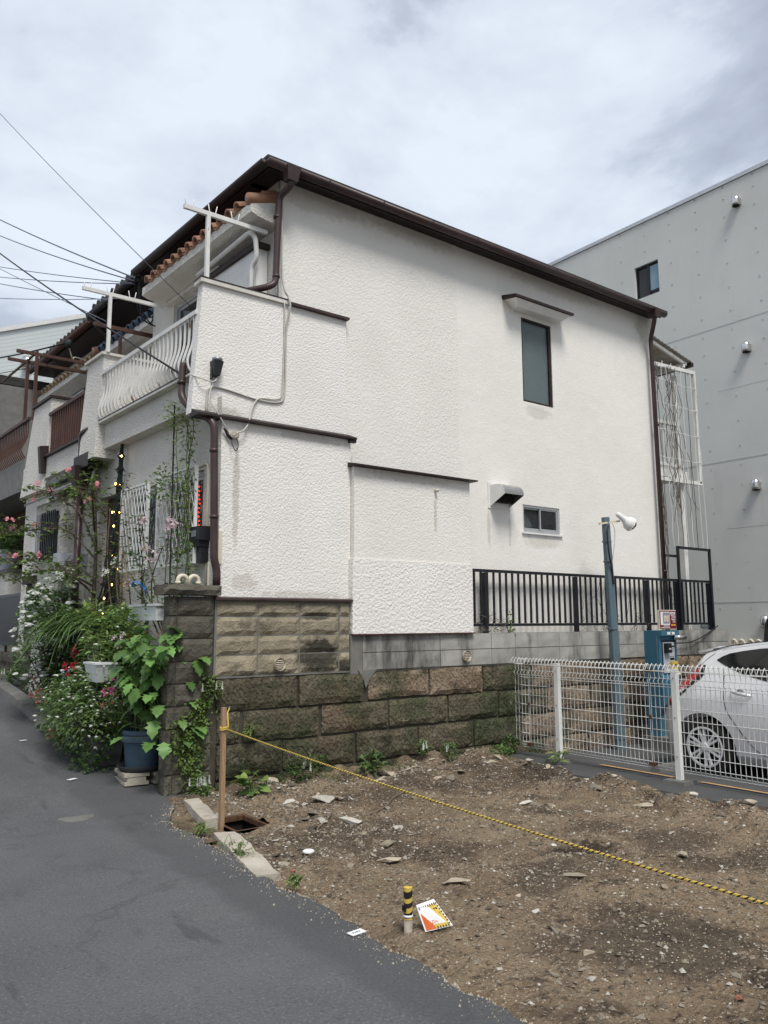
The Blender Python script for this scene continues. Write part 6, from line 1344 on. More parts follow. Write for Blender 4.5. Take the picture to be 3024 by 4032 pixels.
def pot(t, x, y, z, r0, r1, h, mat, n=22, lip=.02, nm='pot'):
    o = MB().lathe([(r0*.9, 0), (r0, .01), (r1, h-.05), (r1+lip, h-.05), (r1+lip, h), (r1-.012, h), (r1-.02, h-.05), (.002, h-.05)], (x, y, z), n, cap=False).build(nm, mat, t, True)
    try: o.data.set_sharp_from_angle(angle=radians(35))
    except Exception: pass
    MB().lathe([(r1-.015, 0), (.001, .01)], (x, y, z+h-.04), n, cap=False).build('soil', 'soil', t); return o
# --- two grey blocks, saucer, blue pot with lobed-leaf shrub
def hblock(x, y, a, lab):
    t = thing('concrete_block', (x, y, zroad(y)), lab, 'block'); ca, sa = cos(a), sin(a); z0 = zroad(y)-.005
    def put(nm, *b):
        m = MB().box(*b); m.xf(lambda p: (x+p.x*ca-p.y*sa, y+p.x*sa+p.y*ca, z0+p.z)); m.build(nm, 'conc_light', t)
    put('top_face', -.115, .115, -.2, .2, .075, .105); put('bottom_face', -.11, .11, -.2, .2, 0, .03); put('web', -.085, .085, -.195, .195, .03, .075)
hblock(2.70, 7.60, -.1, 'grey hollow concrete block under the blue pot, on the road side'); hblock(2.94, 7.58, .06, 'grey hollow concrete block under the blue pot, on the house side')
PXc, PYc = 2.79, 7.58; zb = zroad(7.6)+.102
t = thing('potted_shrub', (PXc, PYc, zb), 'large blue plastic pot with a tall shrub of lobed bright green leaves', 'potted plant')
MB().lathe([(.20, 0), (.235, .05), (.228, .055), (.19, .012), (.002, .012)], (PXc, PYc, zb), 28, cap=False).build('saucer', 'black_saucer', t, True)
pot(t, PXc, PYc, zb+.012, .155, .185, .36, 'blue_pot', 28, .018)
MB().lathe([(.203, 0), (.203, .07), (.198, .075), (.198, 0)], (PXc, PYc, zb+.27), 28, cap=False).build('rim_band', 'blue_pot', t, True)
rr = random.Random(4); LM = []
for i in range(6):
    m = MB(); leaf(m, (0, 0, 0), (1, 0, .0), 1, .95, .10, .30+.08*(i % 3), 0, 'lob'); 
    for v_ in m.v: v_.z += .05*noise.noise(v_*3+Vector((i, 0, 0)))
    LM.append(m.mesh('leaf', LF['oak'], True))
stems = MB(); nl = 0
SCx, SCy = PXc+.07, PYc-.27
for i in range(22):
    a = 6.28*i/22+rr.uniform(-.2, .2); r_ = rr.uniform(.12, .52); h_ = rr.uniform(.5, 1.38); base = Vector((PXc+rr.uniform(-.09, .09), PYc+rr.uniform(-.09, .09), zb+.3))
    top = Vector((SCx+r_*cos(a), SCy+r_*sin(a)*.95, zb+.25+h_*(1-.30*(r_/.5)**2))); mid = base.lerp(top, .5)+Vector((0, 0, .12)); path = bez([base, mid, top], 6); stems.tube(path, [.009-.0005*k_ for k_ in range(len(path))], 5)
    for k_ in range(3, len(path)):
        if nl >= 230: break
        for q_ in range(1 if k_ < len(path)-1 else 3):
            p = path[k_]; out_ = Vector((p.x-SCx, p.y-SCy, 0)); dd = rdir(rr, .1)*.8+out_*1.6+Vector((-.25, -.45, 0)); sc_ = rr.uniform(.10, .175)
            q = dd.to_track_quat('X', 'Z').to_euler(); q.x += rr.uniform(-.35, .35); q.y += rr.uniform(.0, .45)
            inst('leaf', LM[rr.randrange(6)], t, p, q, (sc_, sc_*rr.uniform(.8, 1.1), sc_)); nl += 1
for i in range(75):
    a = rr.uniform(0, 6.28); r_ = .15+.24*math.sqrt(rr.random()); z = zb+.28+rr.random()*1.0; p = Vector((SCx+r_*cos(a), SCy+r_*sin(a), z)); dd = Vector((cos(a)-.3, sin(a)-.5, rr.uniform(-.3, .3))); sc_ = rr.uniform(.11, .18)
    if nl < 298:
        q = dd.to_track_quat('X', 'Z').to_euler(); q.y += rr.uniform(.1, .6); inst('leaf', LM[rr.randrange(6)], t, p, q, (sc_, sc_*.95, sc_)); nl += 1
        stems.tube([Vector((PXc, PYc, zb+.3)), Vector((SCx, SCy, (z+zb+.3)/2)), p], .004, 4)
stems.build('stems', 'stem_green', t)
# --- generic leafy mass
def mass(name, label, cat, c_, ext, n, L_, W_, mats, shape='ov', up=.25, droop=.3, seed=0, stem='stem_green', nst=8, group=None, base=None, flowers=None, fsize=.012, fcount=0, ftop=.4, hollow=.45):
    r = random.Random(seed); c_ = Vector(c_); ext = Vector(ext); b = Vector(base) if base else c_-Vector((0, 0, ext.z)); t = thing(name, tuple(b), label, cat, group)
    cl = [(Vector((r.gauss(0, .45), r.gauss(0, .45), r.uniform(-.8, .8))), r.uniform(.25, .5)) for _ in range(12)]
    def pt():
        while True:
            if r.random() < .65: q, s_ = r.choice(cl); p = q+Vector((r.gauss(0, s_*.6), r.gauss(0, s_*.6), r.gauss(0, s_*.6)))
            else: p = Vector((r.uniform(-1, 1), r.uniform(-1, 1), r.uniform(-1, 1)))
            if hollow < p.length < 1.08: return Vector((c_.x+p.x*ext.x, c_.y+p.y*ext.y, c_.z+p.z*ext.z)), p
    for k_, mt in enumerate(mats):
        m = MB()
        for i in range(n//len(mats)):
            p, q = pt(); d = (Vector((q.x, q.y, q.z*.3))+rdir(r, up)*.9); leaf(m, p, d, L_*r.uniform(.6, 1.2), W_*r.uniform(.7, 1.2), .12, droop, r.uniform(-.6, .6), shape)
        m.build('foliage', LF[mt], t, kind='stuff')
    m = MB()
    for i in range(nst):
        p, q = pt(); mid = b.lerp(p, .5)+Vector((r.uniform(-.05, .05), r.uniform(-.05, .05), .05)); m.tube(bez([b+Vector((r.uniform(-.05, .05), r.uniform(-.05, .05), 0)), mid, p], 4), .006, 4)
    m.build('stems', stem, t)
    if flowers:
        for k_, fm in enumerate(flowers):
            m = MB()
            for i in range(fcount//len(flowers)):
                p, q = pt()
                if q.z < ftop*r.uniform(-1, 1): p.z += ext.z*.5*r.random()
                d_ = Vector((-.55, -.8, .5)); 
                puff(m, p+Vector((q.x*ext.x*.12-.02, q.y*ext.y*.1-.03, .01)), fsize*r.uniform(.6, 1.3), r)
            m.build('blossom', FL[fm], t, kind='stuff')
    return t
G_ = 'planters and shrubs along the house front'
# white flower groundcover in trough planters at the road side
for i, (y, x, lab) in enumerate(((8.45, 2.66, 'concrete trough planter under the white flowering ground cover, next to the blue pot'), (9.05, 2.66, 'concrete trough planter under the white flowering ground cover, middle of the row'), (9.7, 2.64, 'concrete trough planter at the far end of the white flowers'))):
    z = zroad(y); t = thing('trough_planter', (x, y, z), lab, 'planter', G_)
    m = MB(); m.hexa([(x-.12,y-.26,z-.02),(x+.12,y-.26,z-.02),(x+.12,y+.26,z+.01),(x-.12,y+.26,z+.01),(x-.15,y-.29,z+.27),(x+.15,y-.29,z+.27),(x+.15,y+.29,z+.29),(x-.15,y+.29,z+.29)]); m.build('box', 'grey_pot', t); MB().box(x-.13, x+.13, y-.26, y+.26, z+.26, z+.292).build('soil', 'soil', t)
mass('flowering_groundcover', 'mounded white star-flowered ground cover spilling over the trough planters', 'plant', (2.50, 8.62, .66), (.34, .86, .42), 4200, .065, .024, ['mid', 'blade'], 'ov', .2, .5, 31, flowers=['white'], fcount=330, fsize=.0145, ftop=.8, base=(2.65, 8.75, .3))
mass('flowering_groundcover', 'pale green small-leaved plant with tiny white flowers beside the blue pot', 'plant', (2.58, 8.05, .85), (.22, .32, .32), 1100, .045, .02, ['lime', 'mid'], 'ov', .3, .3, 32, flowers=['white'], fcount=90, fsize=.011, base=(2.66, 8.2, .3))
# trailing grass-like leaves of the ground cover
m = MB(); rr = random.Random(8)
for i in range(260):
    y = rr.uniform(8.15, 9.7); p = Vector((2.50+rr.uniform(-.05, .12), y, rr.uniform(.42, .8)+zroad(y)*.4)); blade(m, p, Vector((-.6, rr.uniform(-.5, .3), rr.uniform(.0, .6))), rr.uniform(.2, .42), .012, 1.0, 5)
m.build('trailing_grass', LF['blade'], label='arching narrow leaves trailing from the trough planters', cat='plant', kind='stuff')
# low weeds on the road edge in front of the planters
mass('low_shrub', 'low glossy-leaved weed growing at the road edge before the blue pot', 'plant', (2.52, 8.22, .17), (.20, .30, .17), 330, .06, .032, ['mid', 'dark'], 'ov', .4, .2, 41, base=(2.55, 8.25, .08))
mass('low_shrub', 'thin light green weed at the road edge beyond the glossy one', 'plant', (2.50, 8.75, .22), (.15, .22, .12), 160, .05, .018, ['mid'], 'ov', .4, .2, 42, base=(2.5, 8.75, .14))
# white spirea
mass('spirea_bush', 'white clustered spirea bush arching beside the far gate post', 'shrub', (2.52, 10.25, 1.35), (.34, .50, .66), 3200, .055, .026, ['dark', 'mid'], 'ov', .2, .3, 51, flowers=['white'], fcount=170, fsize=.034, ftop=.6, base=(2.75, 10.8, .5), stem='twig', nst=16)
mass('spirea_bush', 'smaller white spirea spray above the strap-leaved clump', 'shrub', (2.68, 10.35, 2.03), (.18, .42, .2), 600, .05, .024, ['mid'], 'ov', .3, .3, 52, flowers=['white'], fcount=60, fsize=.034, base=(2.85, 10.6, 1.1), stem='twig', nst=10)
mass('filler_shrub', 'dark leafy undergrowth behind the spirea by the far gate post', 'shrub', (2.82, 10.7, 1.25), (.2, .6, .75), 2400, .08, .045, ['dark', 'dark'], 'ov', .2, .3, 53, base=(2.85, 10.7, .5), hollow=.1)
# strap-leaved clump on a plant rack
t = thing('plant_rack', (2.88, 9.3, .3), 'dark wire rack holding pots behind the white flowers', 'rack')
for y in (8.55, 9.3, 10.1):
    for x in (2.72, 3.04): MB().box(x-.012, x+.012, y-.012, y+.012, .1, 1.25).build('upright', 'black_metal', t)
for z in (.75, 1.22):
    for q in range(7): MB().box(2.72+.05*q, 2.735+.05*q, 8.5, 10.15, z, z+.012).build('shelf_wire', 'black_metal', t)
    MB().box(2.70, 2.715, 8.5, 10.15, z-.01, z+.09).build('front_rail', 'black_metal', t)
def strap(label, c_, n, Lm, seed, spread=1.0):
    r = random.Random(seed); t = thing('strap_leaf_plant', c_, label, 'plant'); 
    for k_, mt in enumerate(('blade', 'mid')):
        m = MB()
        for i in range(n//2):
            a = r.uniform(0, 6.28); e_ = r.uniform(.35, 1.5); d = Vector((cos(a)*spread, sin(a)*spread, e_)); p = Vector(c_)+Vector((r.uniform(-.1, .1), r.uniform(-.22, .22), r.uniform(0, .05))); blade(m, p, d, Lm*r.uniform(.55, 1.1), r.uniform(.02, .036), r.uniform(.5, 1.15), 7)
        m.build('leaves', LF[mt], t, kind='stuff')
    pot(t, c_[0], c_[1], c_[2]-.2, .1, .13, .2, 'black_saucer', 14)
    return t
strap('long arching strap-leaved clump on the plant rack', (2.78, 9.65, 1.48), 330, .85, 61); strap('second strap-leaved clump with upright blades before the string light cone', (2.84, 9.05, 1.48), 200, .62, 62, .7); strap('strap-leaved clump hanging over the far end of the rack', (2.70, 10.1, 1.45), 200, .85, 63)
mass('fern', 'bright yellow-green fern among the strap leaves', 'plant', (2.72, 9.2, 1.62), (.14, .2, .2), 150, .09, .02, ['lime'], 'ov', .5, .3, 64, base=(2.8, 9.2, 1.4))
mass('filler_shrub', 'dark leafy undergrowth filling the rack behind the flowers', 'shrub', (2.86, 9.2, 1.0), (.24, 1.15, .5), 3600, .075, .04, ['dark', 'mid'], 'ov', .2, .3, 65, base=(2.9, 9.2, .35), hollow=.2)
mass('filler_shrub', 'mid green leafy shrub between strap leaves and blue pot shrub', 'shrub', (2.74, 8.35, 1.38), (.26, .55, .36), 2200, .065, .034, ['mid', 'lime'], 'ov', .3, .3, 66, base=(2.9, 8.5, .9), flowers=['white'], fcount=14, fsize=.016)
# baskets and pots on the rack front
t = thing('wire_basket', (2.66, 8.62, 1.12), 'white wire basket planter among the foliage', 'basket'); 
for i in range(12): MB().box(2.60, 2.604, 8.45+.032*i, 8.454+.032*i, 1.12, 1.30).build('wire', 'mesh_white', t)
for z in (1.12, 1.18, 1.24, 1.30): MB().box(2.598, 2.606, 8.44, 8.83, z, z+.006).build('wire', 'mesh_white', t)
t = thing('white_planter', (2.5, 8.05, .95), 'white plastic planter with lettering-like relief between flowers and blue pot shrub', 'planter'); x, y, z = 2.52, 8.12, .98
m = MB(); m.hexa([(x-.07,y-.14,z),(x+.07,y-.14,z),(x+.07,y+.14,z),(x-.07,y+.14,z),(x-.10,y-.19,z+.17),(x+.10,y-.19,z+.17),(x+.10,y+.19,z+.17),(x-.10,y+.19,z+.17)]); m.build('box', 'white_pot', t); MB().box(x-.11, x+.11, y-.2, y+.2, z+.172, z+.19).build('rim', 'white_pot', t); MB().box(x-.02, x+.02, y-.02, y+.02, z-.28, z).build('bracket', 'black_metal', t)
t['label'] = 'white plastic trough planter hanging between the white flowers and the blue pot shrub'
mass('bronze_shrub', 'bronze-leaved small shrub in the white trough planter', 'plant', (2.56, 8.35, 1.3), (.16, .2, .16), 180, .06, .025, ['red', 'mid'], 'ov', .4, .3, 71, base=(2.52, 8.12, 1.15))
t = thing('terracotta_pot', (2.66, 7.98, 1.24), 'terracotta pot half hidden behind pink blossoms', 'pot'); pot(t, 2.86, 8.15, 1.3, .06, .085, .14, 'terracotta', 18)
t = thing('window_box', (2.95, 8.0, 1.55), 'white plastic window box behind the lobed-leaf shrub', 'planter'); MB().box(2.86, 3.05, 7.55, 8.35, 1.58, 1.72).build('box', 'white_pot', t); MB().box(2.84, 3.07, 7.53, 8.37, 1.722, 1.745).build('rim', 'white_pot', t); MB().box(3.0, 3.03, 7.7, 7.73, .2, 1.58).build('leg', 'cream_plastic', t); MB().box(3.0, 3.03, 8.2, 8.23, .2, 1.58).build('leg', 'cream_plastic', t)
MB().tube(bez([(2.80, 8.08, 1.93), (2.78, 7.98, 1.97), (2.80, 7.86, 1.95), (2.82, 7.78, 1.90), (2.84, 7.8, 1.86)]), .016, 6, flat=.4).build('blue_ribbon', pm('blue_tape', [(.3, (.03, .19, .55)), (.7, (.05, .25, .65))], 5, .5), label='bright blue tape tied around the bare branches', cat='ribbon')
# coloured flowers
for (x, y, z, col, n_, sz, lab) in ((2.47, 8.95, 1.06, 'red', 9, .034, 'dark red blossoms beside the white trough planter'), (2.46, 9.1, .98, 'mauve', 6, .03, 'mauve blossoms below the dark red ones'), (2.42, 10.05, .72, 'coral', 10, .034, 'coral pink blossoms low at the kerb'), (2.40, 10.3, .86, 'coral', 7, .03, 'coral blossoms in front of the spirea'), (2.45, 7.66, .93, 'magenta', 7, .026, 'magenta pink blossoms in front of the blue pot shrub'), (2.45, 7.70, .83, 'coral', 4, .022, 'orange-red blossoms just under the magenta ones'), (2.62, 9.35, 1.22, 'red', 12, .035, 'red blossoms deep under the strap leaves'), (2.60, 7.85, 1.42, 'pale', 6, .03, 'pale pink blossoms over the terracotta pot')):
    r = random.Random(int(x*100+y*10)); t = thing('flower_cluster', (x, y, z-.2), lab, 'flower'); m = MB(); st_ = MB()
    for i in range(n_):
        p = Vector((x+r.gauss(0, .03), y+r.gauss(0, .07), z+r.gauss(0, .05))); flower(m, p, (-.55+r.gauss(0, .3), -.7+r.gauss(0, .3), .45), sz*r.uniform(.7, 1.1)); st_.tube([p, p+Vector((.12, .03, -.22))], .003, 4)
    m.build('petals', FL[col], t, kind='stuff'); st_.build('stems', 'stem_green', t)
# string light cone
t = thing('string_light_cone', (3.0, 9.45, 1.2), 'tall cone of dark wires with warm string lights against the house front', 'string lights')
apex = Vector((3.07, 9.40, 3.90)); r = random.Random(14); m = MB()
MB().tube([(3.1, 9.43, .4), apex], .012, 6).build('pole', 'wire_dark', t)
bl = emis('bulb_warm', (1, .55, .14), 6.0); nb = 0
for i in range(16):
    a = 2*pi*i/16; foot = Vector((3.0+.10*cos(a), 9.50+.34*sin(a), 1.5)); pts = []
    for k_ in range(15):
        s_ = k_/14; p = apex.lerp(foot, s_)+Vector((r.uniform(-.012, .012), r.uniform(-.02, .02), 0)); p -= Vector((0, (foot.y-9.45)*.35*sin(pi*s_), 0)); pts.append(p)
    m.tube(bez(pts, 2), .0065, 4)
    for p in pts[1:]:
        for q in range(3):
            d = rdir(r, 0); m.tube([p+Vector((0, 0, r.uniform(-.06, .06))), p+d*.035], .005, 4)
        if r.random() < .10 and nb < 26:
            MB().lathe([(.003, -.012), (.010, 0), (.009, .008), (.003, .014)], tuple(p+Vector((-.015, -.02, 0))), 7).build('bulb', bl, t, True); nb += 1
m.build('wires', 'wire_dark', t)
# pink dogwood
t = thing('dogwood_tree', (2.98, 10.0, .6), 'slender pink-flowered dogwood tree with spreading bare-looking branches', 'tree'); r = random.Random(17)
tr = MB(); trunk = bez([(2.98, 9.95, .5), (2.97, 9.95, 1.6), (2.99, 10.0, 2.4), (2.95, 9.98, 3.0), (2.93, 9.95, 3.55)], 5); tr.tube(trunk, [.035-.0013*i for i in range(len(trunk))], 7); tr.build('trunk', 'bark', t, True)
br = MB(); lv = MB(); lv2 = MB(); fl = MB()
BR = [[(2.98, 9.96, 2.1), (2.8, 10.6, 2.35), (2.6, 11.3, 2.42), (2.45, 12.0, 2.4), (2.35, 12.7, 2.5)], [(2.98, 9.98, 2.35), (2.75, 10.4, 2.72), (2.5, 11.0, 2.78), (2.3, 11.7, 2.80), (2.15, 12.2, 2.86)], [(2.98, 10.0, 2.5), (2.85, 10.3, 2.95), (2.65, 10.7, 3.2), (2.5, 11.1, 3.32)], [(2.95, 9.98, 2.7), (2.8, 9.6, 3.0), (2.7, 9.3, 3.1)], [(2.95, 9.98, 2.9), (2.85, 10.25, 3.2), (2.75, 10.4, 3.4)], [(2.98, 9.96, 1.9), (2.7, 9.8, 2.1), (2.5, 9.9, 2.25)], [(2.98, 9.96, 2.0), (2.65, 10.2, 2.2), (2.45, 10.8, 2.2), (2.3, 11.2, 2.1)]]
for b in BR:
    p = bez(b, 6); br.tube(p, [max(.004, .014-.0005*i) for i in range(len(p))], 5)
    for i in range(4, len(p)):
        for q in range(3):
            d = rdir(r, .15); e2 = p[i]+d*r.uniform(.08, .3); br.tube([p[i], p[i].lerp(e2, .5)+Vector((0, 0, .02)), e2], .004, 4)
            for w_ in range(5 if i > 8 else 2): leaf(r.choice((lv, lv2)), e2+rdir(r, 0)*.03, rdir(r, .1), r.uniform(.05, .08), r.uniform(.028, .04), .12, .3, r.uniform(-.6, .6))
for i in range(8, len(trunk)):
    for q in range(14): p = trunk[i]+Vector((r.gauss(0, .07), r.gauss(0, .10), r.gauss(0, .04))); leaf(r.choice((lv, lv2)), p, rdir(r, .3), r.uniform(.05, .09), r.uniform(.03, .045), .12, .3, r.uniform(-.5, .5))
for i in range(45): p = trunk[-1]+Vector((r.gauss(0, .05), r.gauss(0, .06), r.uniform(-.35, .12))); leaf(lv, p, rdir(r, .4), .075, .04, .12, .3)
br.build('branches', 'bark', t); lv.build('crown', LF['ivy'], t, kind='stuff'); lv2.build('crown', LF['lime'], t, kind='stuff')
for (x, y, z) in ((2.17, 12.25, 2.9), (2.36, 12.75, 2.52), (2.3, 11.6, 2.95), (2.35, 11.7, 2.86), (2.55, 11.2, 2.86), (2.42, 11.95, 2.5), (2.5, 11.05, 3.4), (2.6, 10.8, 3.3), (2.5, 11.1, 3.25), (2.75, 9.35, 3.16), (2.7, 9.5, 3.0), (2.7, 10.4, 3.5), (2.3, 11.25, 2.45), (2.55, 10.9, 2.42)):
    for q in range(2): flower(fl, Vector((x+r.gauss(0, .02), y+r.gauss(0, .04), z+r.gauss(0, .02))), (-.4+r.gauss(0, .3), -.6, .6), .05, 4, .3)
fl.build('blossoms', FL['pink'], t, kind='stuff')
# climbing vine on a dark pole and roses by the windows
t = thing('climbing_vine', (3.05, 7.62, 1.2), 'light green climbing vine on a thin dark pole by the barred windows', 'vine'); r = random.Random(19)
MB().tube([(3.02, 7.60, .4), (3.02, 7.66, 3.80)], .009, 6).build('pole', 'dark_brown', t)
st_ = MB(); lv = MB(); lv2 = MB()
for i in range(4):
    p = []; x, y = 3.08+r.uniform(-.05, .05), 7.35+r.uniform(-.1, .35)
    for k_ in range(12): p.append(Vector((x, y, 1.5+k_*.19))); x += r.uniform(-.03, .03); y += r.uniform(-.06, .05); x = min(max(x, 2.98), 3.14); y = min(max(y, 7.12), 7.75)
    p = bez(p, 3); st_.tube(p, .005, 4)
    for k_ in range(6, len(p)):
        dens = 6 if p[k_].z < 3.0 else 5
        if 3.05 < p[k_].z < 3.2: dens = 2
        for q in range(dens):
            leaf(r.choice((lv, lv2)), p[k_]+rdir(r, .1)*r.uniform(.02, .10), rdir(r, .1), r.uniform(.03, .055), r.uniform(.018, .03), .1, .3, r.uniform(-.6, .6))
for i in range(130): p = Vector((3.0+r.gauss(0, .05), 7.68+r.gauss(0, .09), 3.66+r.gauss(0, .10))); leaf(lv2, p, rdir(r, .2), .045, .026, .1, .3)
for i in range(220): p = Vector((3.0+r.gauss(0, .05), 7.85+r.gauss(0, .22), 3.05+r.gauss(0, .10)-abs(r.gauss(0, .1)))); leaf(r.choice((lv, lv2)), p, rdir(r, .2), .05, .028, .1, .3)
st_.build('stems', 'stem_green', t); lv.build('foliage', LF['mid'], t, kind='stuff'); lv2.build('foliage', LF['lime'], t, kind='stuff')
def bushy(label, paths, nleaf, L_, W_, seed, fl_=None, fpos=(), mats=('mid', 'dark'), name='rose_bush'):
    r = random.Random(seed); t = thing(name, tuple(paths[0][0]), label, 'shrub'); st_ = MB(); ms = [MB() for _ in mats]
    for b in paths:
        p = bez(b, 6); st_.tube(p, [max(.003, .009-.0003*i) for i in range(len(p))], 5)
        for i in range(3, len(p)):
            for q in range(nleaf): leaf(r.choice(ms), p[i]+rdir(r, .1)*r.uniform(.02, .13), rdir(r, .15), L_*r.uniform(.6, 1.2), W_*r.uniform(.7, 1.2), .12, .3, r.uniform(-.6, .6))
    st_.build('stems', 'twig', t)
    for m_, k_ in zip(ms, mats): m_.build('foliage', LF[k_], t, kind='stuff')
    if fl_:
        m_ = MB()
        for (x, y, z) in fpos:
            for q in range(5): flower(m_, Vector((x+r.gauss(0, .02), y+r.gauss(0, .03), z+r.gauss(0, .03))), (-.5+r.gauss(0, .4), -.6+r.gauss(0, .4), .4), .032, 5, .4)
        m_.build('blossoms', FL[fl_], t, kind='stuff')
bushy('pale pink blossoming branches in front of the barred windows', [[(2.95, 7.5, 1.3), (2.92, 7.5, 1.9), (2.9, 7.4, 2.4)], [(2.95, 7.55, 1.4), (2.9, 7.7, 1.9), (2.85, 8.0, 2.45), (2.82, 8.05, 2.65)], [(2.95, 7.55, 1.4), (2.9, 7.85, 1.8), (2.88, 8.2, 2.2), (2.86, 8.3, 2.3)], [(2.95, 7.45, 1.4), (2.95, 7.3, 2.0), (2.95, 7.25, 2.4)], [(2.93, 7.6, 1.4), (2.85, 7.9, 1.8), (2.8, 8.5, 2.1)]], 6, .055, .03, 23, 'pale', ((2.86, 8.05, 2.62), (2.86, 7.98, 2.6), (2.85, 7.92, 2.32), (2.88, 7.75, 2.2), (2.9, 7.42, 2.52), (2.9, 7.35, 2.46), (2.9, 7.3, 2.5), (2.85, 8.35, 1.98), (2.84, 8.1, 2.02)))
bushy('leafy shrub climbing between the string light cone and the first window', [[(3.0, 9.1, 1.2), (2.95, 9.0, 2.0), (2.93, 8.95, 2.8), (2.95, 8.9, 3.25)], [(3.0, 9.1, 1.3), (2.92, 9.3, 2.2), (2.92, 9.3, 2.9)], [(3.0, 9.0, 1.3), (2.9, 8.7, 1.9), (2.9, 8.75, 2.5)]], 6, .06, .033, 24, 'white', ((2.9, 9.0, 2.25), (2.88, 9.25, 2.15)), ('dark', 'red'))
bushy('tangle of bare and leafy stems above the white window box', [[(2.95, 8.2, 1.7), (2.9, 8.1, 2.05), (2.85, 7.95, 2.2)], [(2.95, 7.9, 1.7), (2.9, 7.8, 2.0), (2.9, 7.55, 2.3)], [(2.95, 8.5, 1.6), (2.9, 8.5, 2.0), (2.88, 8.6, 2.3)], [(2.95, 8.8, 1.6), (2.9, 8.9, 2.0), (2.9, 8.85, 2.4)], [(2.9, 8.0, 1.7), (2.82, 7.85, 1.95), (2.75, 7.6, 2.1)]], 4, .045, .022, 25)
# ivy on the dark gate wall
t = thing('ivy', (3.0, 6.98, .1), 'small-leaved green ivy creeping up the dark block gate wall', 'ivy'); r = random.Random(27); m = MB(); st_ = MB()
for (x0, z0, x1, z1, n_, sp_) in ((2.93, .25, 2.92, .72, 260, .055), (3.05, .30, 3.10, .85, 330, .055), (3.10, .55, 3.17, 1.0, 170, .035), (3.05, .10, 3.0, .40, 150, .05), (3.14, .9, 3.12, 1.2, 60, .025), (3.16, 1.0, 3.22, 1.05, 50, .03)):
    st_.tube(bez([(x0, 6.985, z0), ((x0+x1)/2+.02, 6.983, (z0+z1)/2), (x1, 6.985, z1)], 4), .004, 4)
    for i in range(n_):
        s_ = r.random(); p = Vector((x0+(x1-x0)*s_+r.gauss(0, sp_), 6.972+r.uniform(-.022, .01), z0+(z1-z0)*s_+r.gauss(0, sp_*.7))); leaf(m, p, (r.gauss(0, .6), -.35, r.gauss(-.3, .6)), r.uniform(.018, .034), r.uniform(.016, .028), .05, .25, r.uniform(-.4, .4), 'rnd')
m.build('foliage', LF['ivy'], t, kind='stuff'); st_.build('stems', 'twig', t)
# weeds at the foot of the walls
def spikes(m, c_, n_, h_, r): 
    for i in range(n_):
        p = Vector((c_[0]+r.gauss(0, .05), c_[1]+r.gauss(0, .04), c_[2]+h_*r.uniform(.7, 1.1)))
        for q in range(7): puff(m, p+Vector((0, 0, -.011*q)), .005+.0009*q, r)
def weed(label, c_, ext, n_, L_, W_, mats, seed, shape='ov', spk=0, group=None):
    t = mass('weed', label, 'weed', (c_[0], c_[1], c_[2]+ext[2]*.8), ext, n_, L_, W_, mats, shape, .5, .35, seed, base=(c_[0], c_[1], c_[2]), nst=6, group=group)
    if spk:
        m = MB(); r = random.Random(seed+1); spikes(m, (c_[0]-.02, c_[1]-.04, c_[2]+ext[2]), spk, ext[2]*.6, r); m.build('flower_spike', FL['white'], t, kind='stuff')
weed('white-spiked weed at the foot of the ivy-covered wall', (3.06, 6.84, .0), (.10, .10, .13), 200, .04, .022, ['mid', 'ivy'], 101, spk=8)
weed('white-spiked weed growing from the dark wall joint', (3.24, 6.95, .85), (.04, .03, .10), 60, .03, .018, ['ivy', 'lime'], 102, spk=3)
weed('small fern sprouting from the gap between wall stones', (3.60, 6.93, .50), (.07, .05, .06), 40, .07, .018, ['lime'], 103)
weed('broad-leaved bright weed in front of the stone wall near the stake', (3.50, 6.70, .0), (.12, .10, .10), 34, .10, .085, ['mid', 'lime'], 104, 'rnd')
weed('tangled green weed with white spikes along the stone wall', (4.15, 6.80, .02), (.22, .10, .14), 360, .05, .018, ['mid', 'dark'], 105, spk=3)
weed('leafy weed with oval leaves at the middle of the stone wall', (4.95, 6.86, .03), (.17, .08, .11), 80, .07, .04, ['mid', 'dark'], 106)
weed('white-spiked weed on a ledge of the lower stone course', (5.72, 6.93, .12), (.09, .05, .08), 120, .035, .02, ['mid'], 107, spk=6)
weed('feathery green weed below the white-spiked one', (6.03, 6.84, .02), (.12, .08, .12), 320, .03, .010, ['mid', 'dark'], 108, spk=2)
weed('dense round green weed clump left of the mesh fence end', (6.60, 6.66, -.02), (.17, .12, .10), 420, .032, .022, ['mid', 'mid'], 109, 'rnd')
weed('dense round green weed clump right under the mesh fence end', (6.98, 6.83, .0), (.12, .09, .12), 300, .032, .022, ['mid', 'dark'], 110, 'rnd')
weed('small bright weed at the foot of the first fence post', (6.92, 6.05, .02), (.10, .09, .07), 26, .10, .025, ['lime', 'mid'], 111)
weed('small weed sprouting on top of the block wall behind the lamp', (9.2, 6.95, 1.02), (.10, .05, .10), 160, .03, .012, ['mid', 'ivy'], 112)
weed('yellow-green weed hanging on the block wall behind the pay machine', (10.2, 6.94, .95), (.09, .05, .13), 70, .045, .025, ['ivy', 'lime'], 113)
weed('leafy shoot growing through the black railing', (7.23, 7.04, 1.42), (.05, .03, .16), 24, .06, .03, ['ivy', 'lime'], 114)
weed('white-spiked weed at the kerb before the far gate post', (2.62, 12.7, .70), (.15, .30, .14), 200, .05, .03, ['ivy', 'mid'], 115, spk=8)
weed('grass tuft in the road edge before the concrete edging', (2.58, 5.75, -.01), (.06, .07, .05), 20, .05, .012, ['lime', 'mid'], 116)
weed('mossy tuft against the pale concrete edging', (2.58, 5.05, -.02), (.06, .10, .05), 130, .022, .009, ['mid', 'ivy'], 117)
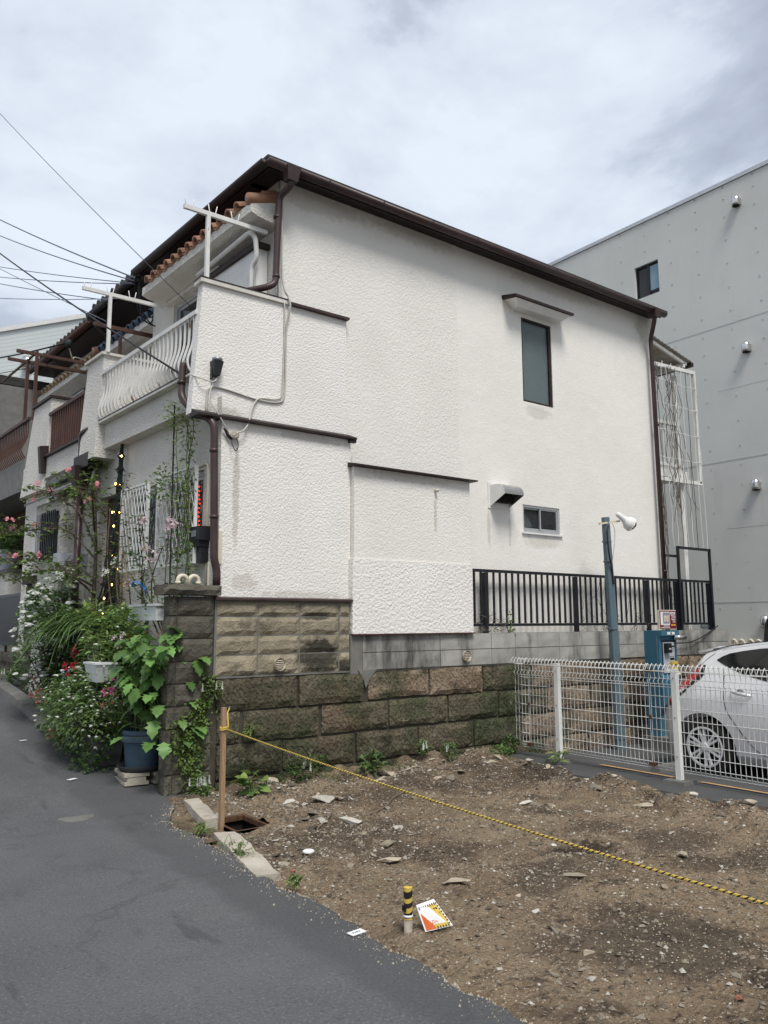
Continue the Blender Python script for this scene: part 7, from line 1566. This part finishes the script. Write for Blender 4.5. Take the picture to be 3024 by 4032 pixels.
weed('tiny green sprout at the jagged asphalt edge', (2.56, 4.35, -.02), (.04, .05, .03), 40, .02, .010, ['lime'], 118)
for i, (x, y, n_, h_, lab) in enumerate(((2.60, 5.75, 22, .16, 'thin grass blades at the road edge left of the stake'), (2.60, 5.28, 20, .17, 'thin grass blades beside the concrete edging strip'), (3.9, 6.86, 60, .2, 'grass blades along the foot of the stone wall'), (4.5, 6.88, 60, .24, 'fern-like grass blades at the stone wall behind the rope'), (5.3, 6.88, 40, .14, 'short grass along the stone wall'), (2.55, 6.1, 18, .12, 'sparse grass on the verge by the concrete edging'))):
    m = MB(); r = random.Random(300+i); w_ = .06 if n_ < 30 else .22
    for q in range(n_): p = Vector((x+r.gauss(0, w_), y+r.gauss(0, .04), (zdirt(x, y) if x > 2.7 else -.01))); blade(m, p, rdir(r, 1.3), h_*r.uniform(.5, 1.1), .007, .5, 4)
    m.build('grass_tuft', LF['blade' if i % 2 else 'mid'], label=lab, cat='grass', kind='stuff')
# plant in the grey pot on the far ledge
t = thing('potted_plant', (3.2, 16.1, 2.54), 'leafy green plant in a grey pot on the far ledge', 'potted plant'); pot(t, 3.2, 16.1, 2.54, .18, .25, .38, 'panel_grey', 18); r = random.Random(33); m = MB()
for i in range(240): p = Vector((3.18+r.gauss(0, .15), 16.05+r.gauss(0, .26), 3.05+r.gauss(0, .13))); leaf(m, p, rdir(r, .2), .11, .08, .1, .3, 0, 'rnd')
m.build('foliage', LF['oak'], t, kind='stuff')
# bricks and rubble under the far planters
for i, (x, y, lab) in enumerate(((2.44, 9.85, 'hollow grey brick at the kerb below the coral blossoms'), (2.46, 9.5, 'reddish perforated brick at the kerb below the white flowers'))):
    z = zroad(y); t = thing('loose_brick', (x, y, z), lab, 'brick'); MB().box(x-.05, x+.05, y-.1, y+.1, z, z+.09).build('body', 'grey_pot' if i == 0 else 'brick_red', t)
    for q in range(3): MB().box(x-.052, x-.0505, y-.08+.06*q, y-.04+.06*q, z+.02, z+.07).build('hole', 'pit', t)
